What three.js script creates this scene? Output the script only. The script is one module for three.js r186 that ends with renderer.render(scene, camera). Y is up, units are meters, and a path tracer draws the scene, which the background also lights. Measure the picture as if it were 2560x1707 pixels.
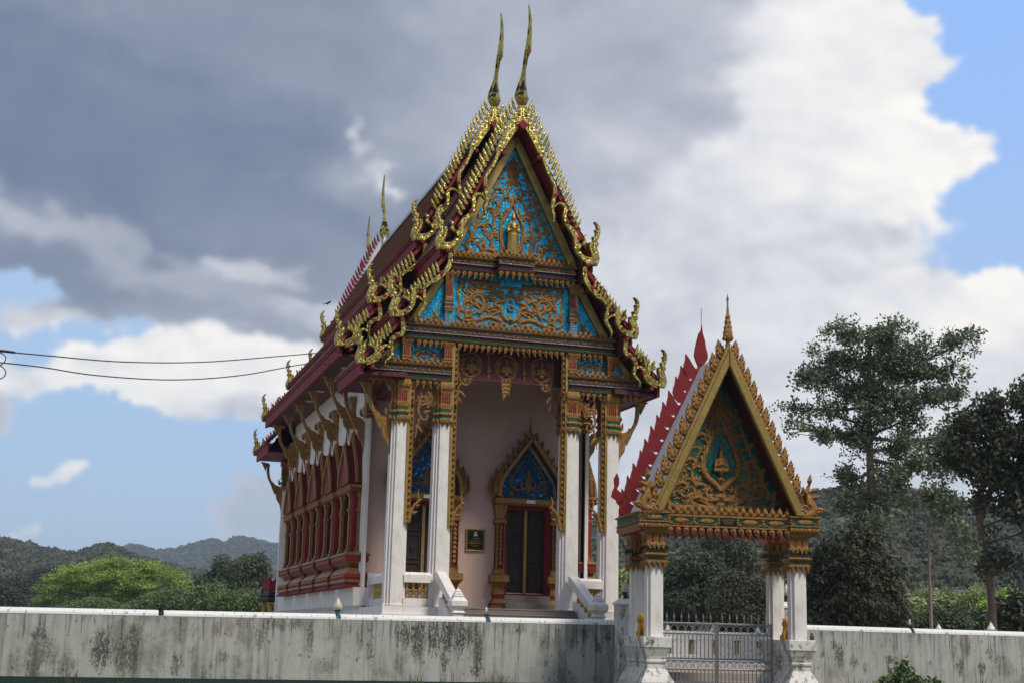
import * as THREE from 'three';
import { mergeGeometries, mergeVertices, toCreasedNormals } from 'three/addons/utils/BufferGeometryUtils.js';
import { RoundedBoxGeometry } from 'three/addons/geometries/RoundedBoxGeometry.js';
import { MarchingCubes } from 'three/addons/objects/MarchingCubes.js';
import { createNoise3D, createNoise2D } from 'simplex-noise';

// ---------------------------------------------------------------- camera
const scene = new THREE.Scene();
const PW = 2560, PH = 1707, FPX = 3552;                     // the photograph's frame and focal length in pixels
const camera = new THREE.PerspectiveCamera(2 * Math.atan(PH / 2 / FPX) * 180 / Math.PI, PW / PH, 0.5, 9000);
camera.position.set(-11.33, 1.6, 37);
camera.rotation.order = 'YXZ';
camera.rotation.set(11.82 * Math.PI / 180, -17.04 * Math.PI / 180, 0.0243);
camera.updateMatrixWorld(true);

const renderer = new THREE.WebGLRenderer({ antialias: true });
renderer.toneMapping = THREE.LinearToneMapping;
renderer.toneMappingExposure = 1.12;
renderer.shadowMap.enabled = true;
renderer.shadowMap.type = THREE.PCFSoftShadowMap;

// a photo pixel as a direction, and that direction met with a plane of known place
const rayOf = (x, y) => new THREE.Vector3((x - PW / 2) / FPX, -(y - PH / 2) / FPX, -1).transformDirection(camera.matrixWorld);
const rayRaw = (x, y) => { const v = new THREE.Vector3((x - PW / 2) / FPX, -(y - PH / 2) / FPX, -1); return v.applyQuaternion(camera.quaternion); };
const atDepth = (x, y, d) => camera.position.clone().addScaledVector(rayRaw(x, y), d);
const onZ = (x, y, z) => { const r = rayRaw(x, y); return camera.position.clone().addScaledVector(r, (z - camera.position.z) / r.z); };
const onX = (x, y, X) => { const r = rayRaw(x, y); return camera.position.clone().addScaledVector(r, (X - camera.position.x) / r.x); };

// ---------------------------------------------------------------- random and noise
function mulberry(a) { return () => { a |= 0; a = a + 0x6D2B79F5 | 0; let t = Math.imul(a ^ a >>> 15, 1 | a); t = t + Math.imul(t ^ t >>> 7, 61 | t) ^ t; return ((t ^ t >>> 14) >>> 0) / 4294967296; }; }
const rnd = mulberry(7);
const n3 = createNoise3D(mulberry(11)), n2 = createNoise2D(mulberry(23));
const clamp = (v, a = 0, b = 1) => Math.min(b, Math.max(a, v));
const sstep = (a, b, v) => { const t = clamp((v - a) / (b - a)); return t * t * (3 - 2 * t); };
const lerp = (a, b, t) => a + (b - a) * t;
const lin = (c) => { c /= 255; return c <= 0.04045 ? c / 12.92 : ((c + 0.055) / 1.055) ** 2.4; };
function fbm2(x, y, oct = 5, gain = 0.5, lac = 2.03) { let s = 0, a = 1, t = 0; for (let i = 0; i < oct; i++) { s += a * n2(x, y); t += a; x = x * lac + 17.3; y = y * lac - 9.1; a *= gain; } return s / t; }
function fbm3(x, y, z, oct = 5, gain = 0.52) { let s = 0, a = 1, t = 0; for (let i = 0; i < oct; i++) { s += a * n3(x, y, z); t += a; x = x * 2.03 + 5.1; y = y * 2.03 - 3.7; z = z * 2.03 + 8.9; a *= gain; } return s / t; }

// ---------------------------------------------------------------- sky: air and clouds by direction
const BLOBS = [   // cloud masses: photo pixel of the middle, half sizes in pixels, turn in degrees, weight, brightness 0 dark .. 1 white
  [250, 310, 620, 230, 8, 1.6, 0.07], [760, 450, 500, 190, 10, 1.1, 0.14], [150, 660, 420, 66, 6, 1.0, 0.16], [620, 80, 700, 190, 4, 1.3, 0.22],
  [900, 690, 240, 90, 12, 0.8, 0.26], [700, 600, 400, 80, 8, 0.7, 0.24], [140, 575, 260, 50, 16, 1.5, 0.44], [60, 510, 120, 44, 10, 1.0, 0.5], [420, 700, 260, 40, 6, 0.7, 0.5], [640, 690, 120, 24, 0, 0.8, 0.66],
  [862, 305, 16, 44, 10, 0.9, 1.06], [880, 362, 34, 22, 30, 0.9, 1.06], [910, 345, 26, 20, 0, 0.7, 0.9], [975, 415, 44, 22, 25, 1.0, 1.06], [1010, 440, 40, 18, 40, 1.0, 1.06], [940, 430, 60, 24, 10, 0.7, 0.85], [880, 450, 170, 70, 10, 0.9, 0.5], [960, 400, 130, 90, 20, 0.6, 0.55], [780, 100, 160, 70, 30, 0.4, 0.42], [900, 60, 60, 40, 0, 0.25, 0.6],
  [1250, 180, 420, 260, 0, 1.3, 0.40], [1560, 160, 380, 210, -8, 1.2, 0.46], [1650, 40, 300, 70, 0, 0.5, 0.66], [1500, 450, 240, 90, -12, 0.8, 0.42], [1590, 330, 110, 80, 10, 0.55, 0.85],
  [2020, 230, 210, 210, 20, 1.4, 0.93], [2210, 190, 120, 110, 30, 1.0, 0.9], [2240, 400, 180, 86, 14, 1.15, 1.02], [2050, 420, 240, 100, 8, 1.2, 0.94], [1800, 520, 300, 150, 0, 1.1, 0.70], [1960, 600, 200, 54, 0, 0.7, 0.76], [2120, 30, 120, 70, 30, 0.5, 0.9],
  [1700, 720, 420, 210, 0, 1.2, 0.66], [1950, 820, 300, 130, 0, 1.0, 0.78], [1600, 960, 420, 200, 0, 1.0, 0.64], [1500, 620, 300, 120, 0, 0.7, 0.6], [2130, 590, 130, 26, 8, 0.5, 0.74],
  [2340, 820, 180, 76, 10, 1.3, 1.0], [2530, 790, 100, 84, 0, 1.3, 1.02], [2500, 950, 260, 100, 0, 1.1, 0.78], [2100, 950, 260, 160, 0, 1.0, 0.8], [2520, 690, 40, 26, 0, 0.8, 1.0], [2250, 700, 110, 36, 12, 0.55, 0.92],
  [110, 790, 130, 34, -8, 0.62, 0.6], [620, 800, 330, 48, 4, 1.05, 0.32], [820, 800, 120, 40, 0, 0.9, 0.7], [560, 930, 300, 62, 2, 1.25, 0.98], [330, 960, 150, 50, 8, 1.1, 1.0], [250, 930, 90, 26, 0, 0.6, 0.95], [700, 900, 160, 40, 0, 0.8, 1.0], [640, 1030, 250, 40, 8, 0.9, 0.62], [560, 880, 60, 26, 0, 0.6, 1.0],
  [30, 930, 120, 50, -10, 0.62, 0.74], [10, 1030, 50, 60, 0, 0.6, 0.52], [110, 1165, 66, 18, -10, 0.8, 1.0], [165, 1150, 26, 24, 0, 0.7, 1.0], [40, 1330, 60, 40, -10, 0.6, 0.85], [670, 1250, 110, 110, -30, 0.7, 0.5], [610, 1330, 120, 44, -20, 0.6, 0.5],
  [1150, 1300, 420, 160, 0, 0.7, 0.55], [2000, 1250, 700, 200, 0, 0.8, 0.76], [105, 1085, 14, 8, 0, 0.3, 0.9],
];
const SW = 2048, SH = 1024;
function skyTexture() {
  const toAE = (d) => [Math.atan2(d.x, -d.z), Math.asin(d.y)];
  const heading = 17.04 * Math.PI / 180;
  const bl = BLOBS.map(([x, y, rx, ry, rot, w, l]) => {
    const d = rayOf(x, y), [az, el] = toAE(d);
    const k = Math.hypot((x - PW / 2) / FPX, (y - PH / 2) / FPX, 1);
    return { d, az, el, rx: rx / FPX / k, ry: ry / FPX / k, c: Math.cos(rot * Math.PI / 180 + 0.024), s: Math.sin(rot * Math.PI / 180 + 0.024), w, l };
  });
  const data = new Float32Array(SW * SH * 4);
  const air0 = [lin(176), lin(198), lin(218)], air1 = [lin(165), lin(194), lin(228)], air2 = [lin(146), lin(184), lin(243)];
  for (let j = 0; j < SH; j++) {
    const el = ((j + 0.5) / SH - 0.5) * Math.PI, ce = Math.cos(el), se = Math.sin(el);
    for (let i = 0; i < SW; i++) {
      const o = (j * SW + i) * 4;
      // three's equirectangular lookup: u = atan(z, x) / 2pi + 0.5
      const th = ((i + 0.5) / SW - 0.5) * 2 * Math.PI, dx = Math.cos(th) * ce, dz = Math.sin(th) * ce;
      if (se < -0.05) { data[o] = 0.16; data[o + 1] = 0.16; data[o + 2] = 0.13; data[o + 3] = 1; continue; }
      const e = Math.max(se, 0), az = Math.atan2(dx, -dz);
      let rel = az - heading; rel = Math.atan2(Math.sin(rel), Math.cos(rel));
      // clouds: noise on a bent sheet, so that they flatten towards the horizon
      const q = 1 / (0.22 + e), X = dx * q, Z = dz * q;
      const warp = 0.32 * fbm2(X * 1.3 + 40, Z * 1.3, 3);
      const nA = fbm2(X * 1.6 + warp, Z * 1.6 - warp, 6), nB = fbm3(dx * 9, e * 16, dz * 9, 6, 0.56), nC = fbm3(dx * 26, e * 40, dz * 26, 4, 0.6);
      // cauliflower relief of the sunlit heaps: creased noise, lit from above and to the right
      const bil = (k) => { let v = 0, w = 1, t = 0, f = 13; for (let q = 0; q < 4; q++) { v += w * (1 - 2 * Math.abs(n3((dx * k[0] - dz * k[1]) * f, (e + k[2]) * f * 1.5, (dx * k[1] + dz * k[0]) * f + q))); t += w; w *= 0.55; f *= 2.1; } return v / t; };
      const free = clamp(sstep(0.36, 0.62, Math.abs(rel)) + sstep(0.50, 0.72, el)), near = free < 1;
      const b0 = near ? bil([1, 0, 0]) : 0.3 + 0.5 * nB, slope = near ? b0 - bil([Math.cos(0.007), Math.sin(0.007), 0.007]) : 0;
      // inside the view: the masses of the photograph; elsewhere: the same kind of sky from noise alone
      let dens = 0, wl = 0, ws = 1e-6;
      const sx = 0.030 * nB + 0.010 * nC, sy = 0.020 * fbm3(dx * 9 + 7, e * 16, dz * 9, 5) + 0.006 * nC;
      if (near) for (const b of bl) {
        let da = az - b.az; da = Math.atan2(Math.sin(da), Math.cos(da)) * ce;
        if (Math.abs(da) > 0.8) continue;
        const u = da + sx, v = el - b.el + sy, p = (u * b.c - v * b.s) / b.rx, r = (u * b.s + v * b.c) / b.ry, g = p * p + r * r;
        if (g > 7) continue;
        const k = b.w * Math.exp(-g); dens += k; const kk = k * k; wl += kk * b.l; ws += kk;
      }
      
      let d = lerp(dens - 0.36 + 0.20 * nB + 0.16 * nC + 0.10 * nA + 0.16 * b0, 0.25 + nA * 0.9 + 0.3 * nB, free);
      let lum = lerp(wl / ws, clamp(0.33 + 0.6 * fbm2(X * 0.9 + 9, Z * 0.9 - 4, 3)), free);
      const alpha = sstep(0.0, lerp(0.30, 0.15, sstep(0.3, 0.8, lum)), d);
      const wh = sstep(0.25, 0.8, lum), thin = 1 - sstep(0.04, 0.34, d);
      lum += (0.05 + 0.10 * wh) * nB + 0.02 * nC + wh * (0.035 * (b0 - 0.35) + (0.05 + 0.16 * (1 - sstep(0.3, 0.9, d))) * slope) + (1 - wh) * 0.06 * fbm3(dx * 5 + 3, e * 10, dz * 5, 4) + 0.20 * thin * (1 - lum) ;
      lum = clamp(lum, 0, 1.06);
      // colour of the cloud from its brightness
      const cs = [[0, 104, 118, 145], [0.2, 133, 143, 163], [0.45, 173, 178, 191], [0.75, 217, 219, 224], [1.06, 247, 244, 239]];
      let k = 0; while (k < cs.length - 2 && lum > cs[k + 1][0]) k++;
      const tt = clamp((lum - cs[k][0]) / (cs[k + 1][0] - cs[k][0]));
      const t1 = sstep(0, 0.16, e), t2 = sstep(0.14, 0.45, e), side = sstep(-0.3, 0.35, rel) * (1 - free) + 0.5 * free;
      for (let c = 0; c < 3; c++) {
        let a = lerp(air0[c], air1[c], t1); a = lerp(a, lerp(air1[c], air2[c], side), t2);
        const cl = lin(lerp(cs[k][c + 1], cs[k + 1][c + 1], tt));
        data[o + c] = lerp(a, cl, alpha * lerp(0.5, 1, sstep(0.02, 0.17, e)));
      }
      data[o + 3] = 1;
    }
  }
  const t = new THREE.DataTexture(data, SW, SH, THREE.RGBAFormat, THREE.FloatType);
  t.mapping = THREE.EquirectangularReflectionMapping; t.colorSpace = THREE.LinearSRGBColorSpace;
  t.magFilter = t.minFilter = THREE.LinearFilter; t.needsUpdate = true;
  return t;
}
scene.background = skyTexture();
scene.environment = scene.background;

// ---------------------------------------------------------------- sun: high, in front of the temple and to its right, through thin cloud
const sun = new THREE.DirectionalLight(new THREE.Color(1.0, 0.93, 0.83), 2.7);
sun.position.set(26, 78, 46);
sun.target.position.set(0, 4, -4);
sun.castShadow = true; sun.shadow.radius = 22; sun.shadow.mapSize.set(4096, 4096); sun.shadow.bias = -0.0004;
Object.assign(sun.shadow.camera, { left: -45, right: 45, top: 45, bottom: -45, near: 1, far: 220 });
scene.add(sun, sun.target);

// ---------------------------------------------------------------- geometry helpers
const V3 = (x, y, z) => new THREE.Vector3(x, y, z), V2 = (x, y) => new THREE.Vector2(x, y);
const M4 = () => new THREE.Matrix4();
function place(g, x = 0, y = 0, z = 0, ry = 0, rx = 0, rz = 0, s = 1) { const m = M4().compose(V3(x, y, z), new THREE.Quaternion().setFromEuler(new THREE.Euler(rx, ry, rz, 'YXZ')), typeof s === 'number' ? V3(s, s, s) : s); return g.clone().applyMatrix4(m); }
const box = (x0, x1, y0, y1, z0, z1) => { const g = new THREE.BoxGeometry(Math.abs(x1 - x0), Math.abs(y1 - y0), Math.abs(z1 - z0)); g.translate((x0 + x1) / 2, (y0 + y1) / 2, (z0 + z1) / 2); return g; };
const rbox = (x0, x1, y0, y1, z0, z1, r = 0.015) => { const g = new RoundedBoxGeometry(Math.abs(x1 - x0), Math.abs(y1 - y0), Math.abs(z1 - z0), 1, r); g.translate((x0 + x1) / 2, (y0 + y1) / 2, (z0 + z1) / 2); return g; };
function flip(g) { // mirror in x
  const m = (g.index ? g.toNonIndexed() : g.clone()); m.scale(-1, 1, 1);
  for (const k of Object.keys(m.attributes)) { const a = m.attributes[k], n = a.itemSize; for (let i = 0; i < a.count; i += 3) for (let c = 0; c < n; c++) { const p = a.array[(i + 1) * n + c]; a.array[(i + 1) * n + c] = a.array[(i + 2) * n + c]; a.array[(i + 2) * n + c] = p; } }
  return m;
}
const both = (gs) => { const a = Array.isArray(gs) ? gs : [gs]; return a.concat(a.map(flip)); };
function boxUV(g, off = 0) { // uv in metres from the dominant direction of the face
  const p = g.attributes.position, n = g.attributes.normal, uv = new Float32Array(p.count * 2);
  for (let i = 0; i < p.count; i++) {
    const ax = Math.abs(n.getX(i)), ay = Math.abs(n.getY(i)), az = Math.abs(n.getZ(i)), x = p.getX(i), y = p.getY(i), z = p.getZ(i);
    if (ay > ax && ay > az) { uv[2 * i] = x + off; uv[2 * i + 1] = z; } else if (ax > az) { uv[2 * i] = z + off; uv[2 * i + 1] = y; } else { uv[2 * i] = x + off; uv[2 * i + 1] = y; }
  }
  g.setAttribute('uv', new THREE.BufferAttribute(uv, 2)); return g;
}
function merged(gs, keepUV, keepColor) {
  const a = (Array.isArray(gs) ? gs : [gs]).map((g) => {
    let h = g.index ? g.toNonIndexed() : g.clone();
    for (const k of Object.keys(h.attributes)) if (!['position', 'normal', 'uv'].includes(k) && !(keepColor && k === 'color')) h.deleteAttribute(k);
    if (!h.attributes.normal) h.computeVertexNormals();
    if (!keepUV || !h.attributes.uv) boxUV(h);
    h.morphAttributes = {}; return h;
  });
  const m = a.length > 1 ? mergeGeometries(a, false) : a[0]; m.clearGroups?.(); return m;
}
const taken = {};
const numbered = (n) => { const k = taken[n] = (taken[n] ?? -1) + 1; return k ? n + '_' + String(k).padStart(3, '0') : n; };
const shadows = (m) => { m.castShadow = m.receiveShadow = true; return m; };
function thing(name, label, category, [x, y, z] = [0, 0, 0], turn = 0, group) {
  const o = new THREE.Group(); o.name = numbered(name); o.position.set(x, y, z); o.rotation.y = turn; o.userData = { label, category };
  if (group) o.userData.group = group; scene.add(o); return o;
}
// a part whose shape is given in the scene's own metres (parent unturned) or in the parent's (local = true)
function part(name, gs, mat, parent, o = {}) {
  const m = shadows(new THREE.Mesh(gs.isBufferGeometry && o.raw ? gs : merged(gs, o.uv, o.color), mat)); m.name = name;
  if (parent && parent.isGroup && !o.local) m.position.copy(parent.position).negate();
  if (o.at) m.position.set(...o.at);
  if (o.turn) m.rotation.y = o.turn;
  if (o.kind) m.userData.kind = o.kind; if (o.label) m.userData.label = o.label;
  (parent ?? scene).add(m); return m;
}
function solo(name, gs, mat, label, category, o = {}) { const m = part(numbered(name), gs, mat, null, o); Object.assign(m.userData, { label, category }); if (o.group) m.userData.group = o.group; return m; }
function struct(name, gs, mat, o = {}) { const m = part(name, gs, mat, null, o); m.userData.kind = 'structure'; return m; }

// a rectangle (half sizes hx, hz round cx, cz) carried up a profile of [outward, height]
function rectMould(cx, cz, hx, hz, prof, cap = true) {
  const pos = [], quad = (a, b, c, d) => pos.push(...a, ...b, ...c, ...a, ...c, ...d);
  const ring = ([o, y]) => [[cx - hx - o, y, cz + hz + o], [cx + hx + o, y, cz + hz + o], [cx + hx + o, y, cz - hz - o], [cx - hx - o, y, cz - hz - o]];
  for (let i = 0; i < prof.length - 1; i++) { const a = ring(prof[i]), b = ring(prof[i + 1]); for (let k = 0; k < 4; k++) quad(a[k], a[(k + 1) % 4], b[(k + 1) % 4], b[k]); }
  if (cap) { const t = ring(prof[prof.length - 1]), u = ring(prof[0]); quad(t[0], t[1], t[2], t[3]); quad(u[3], u[2], u[1], u[0]); }
  const g = new THREE.BufferGeometry(); g.setAttribute('position', new THREE.Float32BufferAttribute(pos, 3)); g.computeVertexNormals(); return g;
}
// a closed outline (x, z) carried from y0 to y1 with a scale at each height
function prism(poly, levels, cx = 0, cz = 0) { // levels: [y, scale]
  const pos = [], n = poly.length;
  const P = (k, [y, s, dx = 0]) => [cx + dx + poly[k][0] * s, y, cz + poly[k][1] * s];
  for (let i = 0; i < levels.length - 1; i++) for (let k = 0; k < n; k++) { const a = P(k, levels[i]), b = P((k + 1) % n, levels[i]), c = P((k + 1) % n, levels[i + 1]), d = P(k, levels[i + 1]); pos.push(...a, ...b, ...c, ...a, ...c, ...d); }
  const L = levels[levels.length - 1], B = levels[0];
  for (let k = 1; k < n - 1; k++) { pos.push(cx + (L[2] || 0), L[0], cz, ...P(k, L), ...P(k + 1, L)); pos.push(cx + (B[2] || 0), B[0], cz, ...P(k + 1, B), ...P(k, B)); }
  const g = new THREE.BufferGeometry(); g.setAttribute('position', new THREE.Float32BufferAttribute(pos, 3)); g.computeVertexNormals(); return g;
}
// square with stepped corners, counter-clockwise seen from above (x right, z towards the viewer)
function redent(h, a, b) { const q = [[a, h], [a, b], [b, b], [b, a], [h, a]], r = []; 
  const quad = (sx, sz, rev) => { const t = q.map(([x, z]) => [x * sx, z * sz]); return rev ? t.reverse() : t; };
  return [...quad(1, 1), ...quad(1, -1, true), ...quad(-1, -1), ...quad(-1, 1, true)]; }
function tube(pts, r0, r1 = r0, seg = 12, rad = 6, closed = false) {
  const c = new THREE.CatmullRomCurve3(pts.map((p) => p.isVector3 ? p : V3(...p)), closed), g = new THREE.TubeGeometry(c, seg, 1, rad, closed), p = g.attributes.position, C = V3(), q = V3();
  for (let i = 0; i <= seg; i++) { c.getPointAt(i / seg, C); const f = typeof r0 === 'function' ? r0(i / seg) : lerp(r0, r1, i / seg); for (let k = 0; k <= rad; k++) { const id = i * (rad + 1) + k; q.fromBufferAttribute(p, id).sub(C).multiplyScalar(f).add(C); p.setXYZ(id, q.x, q.y, q.z); } }
  return g;
}
const lathe = (pts, seg = 16) => new THREE.LatheGeometry(pts.map(([r, y]) => V2(r, y)), seg);
function extr(pts, depth, z0, bev = 0.012, holes = []) {
  const s = new THREE.Shape(pts.map(([x, y]) => V2(x, y))); for (const h of holes) s.holes.push(new THREE.Path(h.map(([x, y]) => V2(x, y))));
  const g = new THREE.ExtrudeGeometry(s, { depth: Math.max(0.001, depth - 2 * bev), bevelEnabled: bev > 0, bevelThickness: bev, bevelSize: bev, bevelOffset: -bev, bevelSegments: 1, curveSegments: 6 }); g.translate(0, 0, z0 + bev); return g;
}
// a band of changing width along a line: [x, y, width]
function strokePoly(pts, n = 26) {
  const c = new THREE.CatmullRomCurve3(pts.map(([x, y, w]) => V3(x, y, w * 1)), false, 'centripetal'), L = [], R = [];
  for (let i = 0; i <= n; i++) { const p = c.getPoint(i / n), a = c.getPoint(Math.max(0, i / n - 0.01)), b = c.getPoint(Math.min(1, i / n + 0.01)); let tx = b.x - a.x, ty = b.y - a.y; const l = Math.hypot(tx, ty) || 1; tx /= l; ty /= l; L.push([p.x - ty * p.z / 2, p.y + tx * p.z / 2]); R.push([p.x + ty * p.z / 2, p.y - tx * p.z / 2]); }
  return L.concat(R.reverse());
}
// half-round relief along a flat line, tapering
function relief(pts, r0, r1, z, n = 14, high = 0.8) {
  const c = new THREE.CatmullRomCurve3(pts.map(([x, y]) => V3(x, y, 0)), false, 'centripetal'), K = 4, pos = [], rows = [];
  for (let i = 0; i <= n; i++) { const t = i / n, p = c.getPoint(t), a = c.getPoint(Math.max(0, t - 0.02)), b = c.getPoint(Math.min(1, t + 0.02)); let tx = b.x - a.x, ty = b.y - a.y; const l = Math.hypot(tx, ty) || 1; tx /= l; ty /= l; const r = lerp(r0, r1, t); const row = []; for (let k = 0; k <= K; k++) { const th = Math.PI * k / K; row.push([p.x - ty * r * Math.cos(th), p.y + tx * r * Math.cos(th), z + r * high * Math.sin(th)]); } rows.push(row); }
  for (let i = 0; i < n; i++) for (let k = 0; k < K; k++) { const a = rows[i][k], b = rows[i][k + 1], d = rows[i + 1][k], e = rows[i + 1][k + 1]; pos.push(...a, ...d, ...b, ...b, ...d, ...e); }
  const g = new THREE.BufferGeometry(); g.setAttribute('position', new THREE.Float32BufferAttribute(pos, 3)); g.computeVertexNormals(); 
  const g2 = toCreasedNormals(g, 1.2); return g2;
}
// flame leaf: pointed, with a ridge; grows from (x, y) along the angle
function flame(x, y, ang, len, w, z, lean = 0.25, high = 0.35) {
  const o = [[0, -0.18], [0.25, -0.5], [0.55, -0.38 + lean * 0.4], [1, lean], [0.6, 0.36 + lean * 0.3], [0.3, 0.5], [0, 0.18]], c = Math.cos(ang), s = Math.sin(ang), pos = [];
  const P = (u, v, h) => [x + (u * len) * c - v * w * s, y + (u * len) * s + v * w * c, z + h];
  const R = P(0.36, lean * 0.1, w * high);
  for (let i = 0; i < o.length; i++) { const a = o[i], b = o[(i + 1) % o.length]; pos.push(...P(a[0], a[1], 0), ...P(b[0], b[1], 0), ...R); }
  const g = new THREE.BufferGeometry(); g.setAttribute('position', new THREE.Float32BufferAttribute(pos, 3)); g.computeVertexNormals(); return g;
}
// a scroll: stem that rolls in, with flames along its back
function scroll(x, y, ang, size, dir, z, r = 0.03, leaves = 3, turns = 1.35) {
  const pts = []; let a = ang, px = x, py = y; const N = 18, gs = [];
  for (let i = 0; i <= N; i++) { pts.push([px, py]); const t = i / N, st = size * 2.6 / N * (1 - 0.72 * t); px += Math.cos(a) * st; py += Math.sin(a) * st; a += dir * turns * 2 * Math.PI / N * (0.25 + 1.25 * t); }
  gs.push(relief(pts, r, r * 0.62, z, 18));
  for (let k = 0; k < leaves; k++) { const i = Math.round(lerp(2, 11, leaves > 1 ? k / (leaves - 1) : 0.5)), p = pts[i], q = pts[i + 1], h = Math.atan2(q[1] - p[1], q[0] - p[0]); gs.push(flame(p[0], p[1], h - dir * 0.75, size * 0.55, size * 0.26, z, -dir * 0.3)); }
  return gs;
}
// a vine: stem with scrolls left and right in turn
function vine(path, n, size, z, r = 0.034, first = 1, s1 = size * 0.7) {
  const c = new THREE.CatmullRomCurve3(path.map(([x, y]) => V3(x, y, 0)), false, 'centripetal'), gs = [relief(path, r, r * 0.6, z, 26)];
  for (let i = 0; i < n; i++) { const t = (i + 0.35) / n, p = c.getPoint(t), d = c.getTangent(t), a = Math.atan2(d.y, d.x), k = (i % 2 ? -1 : 1) * first, s = lerp(size, s1, t); gs.push(...scroll(p.x, p.y, a + k * 0.5, s, k, z + 0.004, r * 0.9, 3, 1.15)); gs.push(flame(p.x, p.y, a - k * 0.9, s * 0.8, s * 0.34, z, k * 0.3)); }
  const e = c.getTangent(1), p = c.getPoint(1); gs.push(flame(p.x, p.y, Math.atan2(e.y, e.x), s1 * 1.1, s1 * 0.4, z, 0)); return gs;
}
// signed-distance body meshed with marching cubes; f(x, y, z) negative inside
function sdfMesh(f, cx, cy, cz, half, res) {
  const mc = new MarchingCubes(res, new THREE.MeshBasicMaterial(), false, false, 60000); mc.isolation = 0; const h = half;
  for (let k = 0; k < res; k++) for (let j = 0; j < res; j++) for (let i = 0; i < res; i++) { const u = (v) => (v - res / 2) / (res / 2) * h; mc.field[k * res * res + j * res + i] = -f(cx + u(i), cy + u(j), cz + u(k)); }
  mc.update(); const n = mc.count ?? mc.geometry.drawRange.count, g = new THREE.BufferGeometry();
  const P = new Float32Array(mc.positionArray.slice(0, n * 3)), N = new Float32Array(mc.normalArray.slice(0, n * 3));
  for (let i = 0; i < n; i++) { P[3 * i] = P[3 * i] * h + cx; P[3 * i + 1] = P[3 * i + 1] * h + cy; P[3 * i + 2] = P[3 * i + 2] * h + cz; }
  g.setAttribute('position', new THREE.BufferAttribute(P, 3)); g.setAttribute('normal', new THREE.BufferAttribute(N, 3)); return g;
}
function capsule(a, b, ra, rb) { const ba = [b[0] - a[0], b[1] - a[1], b[2] - a[2]], l2 = ba[0] ** 2 + ba[1] ** 2 + ba[2] ** 2 || 1e-9; return (x, y, z) => { const t = clamp(((x - a[0]) * ba[0] + (y - a[1]) * ba[1] + (z - a[2]) * ba[2]) / l2); return Math.hypot(x - a[0] - ba[0] * t, y - a[1] - ba[1] * t, z - a[2] - ba[2] * t) - lerp(ra, rb, t); }; }
const smin = (a, b, k) => { const h = clamp(0.5 + 0.5 * (b - a) / k); return lerp(b, a, h) - k * h * (1 - h); };
const union = (fs, k) => (x, y, z) => fs.reduce((m, f) => smin(m, f(x, y, z), k), 9);
// ---------------------------------------------------------------- materials
function dataTex(w, h, fn, srgb = true, repX = 1, repY = 1) {
  const d = new Uint8Array(w * h * 4);
  for (let y = 0; y < h; y++) for (let x = 0; x < w; x++) { const c = fn(x, y), o = (y * w + x) * 4; d[o] = clamp(c[0], 0, 255); d[o + 1] = clamp(c[1], 0, 255); d[o + 2] = clamp(c[2], 0, 255); d[o + 3] = 255; }
  const t = new THREE.DataTexture(d, w, h, THREE.RGBAFormat); if (srgb) t.colorSpace = THREE.SRGBColorSpace;
  t.wrapS = t.wrapT = THREE.RepeatWrapping; t.magFilter = THREE.LinearFilter; t.minFilter = THREE.LinearMipmapLinearFilter; t.generateMipmaps = true; t.repeat.set(repX, repY); t.needsUpdate = true; return t;
}
// noise that repeats every `per` cells: sampled on a torus
const ring = (u, v, f, sd = 0) => { const a = u * 2 * Math.PI, b = v * 2 * Math.PI, k = f / (2 * Math.PI); return 0.6 * n3(Math.cos(a) * k + sd, Math.sin(a) * k, Math.cos(b) * k + 3.1 * sd) + 0.6 * n3(Math.sin(b) * k - sd, Math.cos(a) * k + 5, Math.sin(a) * k + 2.2); };
const mat = (o) => new THREE.MeshStandardMaterial({ roughness: 0.7, side: THREE.DoubleSide, ...o });
const phys = (o) => new THREE.MeshPhysicalMaterial({ roughness: 0.7, side: THREE.DoubleSide, ...o });
const rgb = (r, g, b) => new THREE.Color().setRGB(r, g, b);
function cells(n, tilt, seed) { // small mirror pieces: one random tilt each, as a normal map
  const r = mulberry(seed), a = Array.from({ length: n * n }, () => [r() * 2 - 1, r() * 2 - 1, r()]);
  return { at: (x, y) => a[((y % n + n) % n) * n + (x % n + n) % n], normal: dataTex(n * 8, n * 8, (x, y) => { const c = a[(y >> 3) * n + (x >> 3)], e = (x & 7) === 0 || (y & 7) === 0 ? 0.3 : 1; let nx = c[0] * tilt * e, ny = c[1] * tilt * e; const nz = Math.sqrt(Math.max(0.05, 1 - nx * nx - ny * ny)); return [128 + 127 * nx, 128 + 127 * ny, 128 + 127 * nz]; }, false) };
}
const mosA = cells(64, 0.26, 5), mosB = cells(48, 0.30, 9);
const rep = (t, s, s2 = s) => { const c = t.clone(); c.repeat.set(s, s2); c.needsUpdate = true; return c; };
// paint with faint streaks and dust, as the photograph's white plaster has
const plasterMap = dataTex(512, 512, (x, y) => { const u = x / 512, v = y / 512, s = ring(u, v * 0.25, 26, 1) * 5 + ring(u, v, 9, 2) * 6 + ring(u, v, 60, 3) * 4; const g = 12 * sstep(0.35, 0.8, ring(u, v * 0.2, 40, 6)) + 8 * sstep(0.3, 0.8, ring(u, v, 7, 7)); return [226 + s - 0.9 * g, 219 + s - g * 1.0, 211 + s * 1.1 - g * 1.3]; });
const plasterBump = dataTex(256, 256, (x, y) => { const s = 128 + 60 * ring(x / 256, y / 256, 40, 4) + 30 * ring(x / 256, y / 256, 110, 5); return [s, s, s]; }, false);
const wearMap = (r, g, b, k, seed) => dataTex(256, 256, (x, y) => { const s = 1 + k * (0.6 * ring(x / 256, y / 256, 12, seed) + 0.5 * ring(x / 256, y / 256, 45, seed + 1)); return [r * s, g * s, b * s]; });
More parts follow.
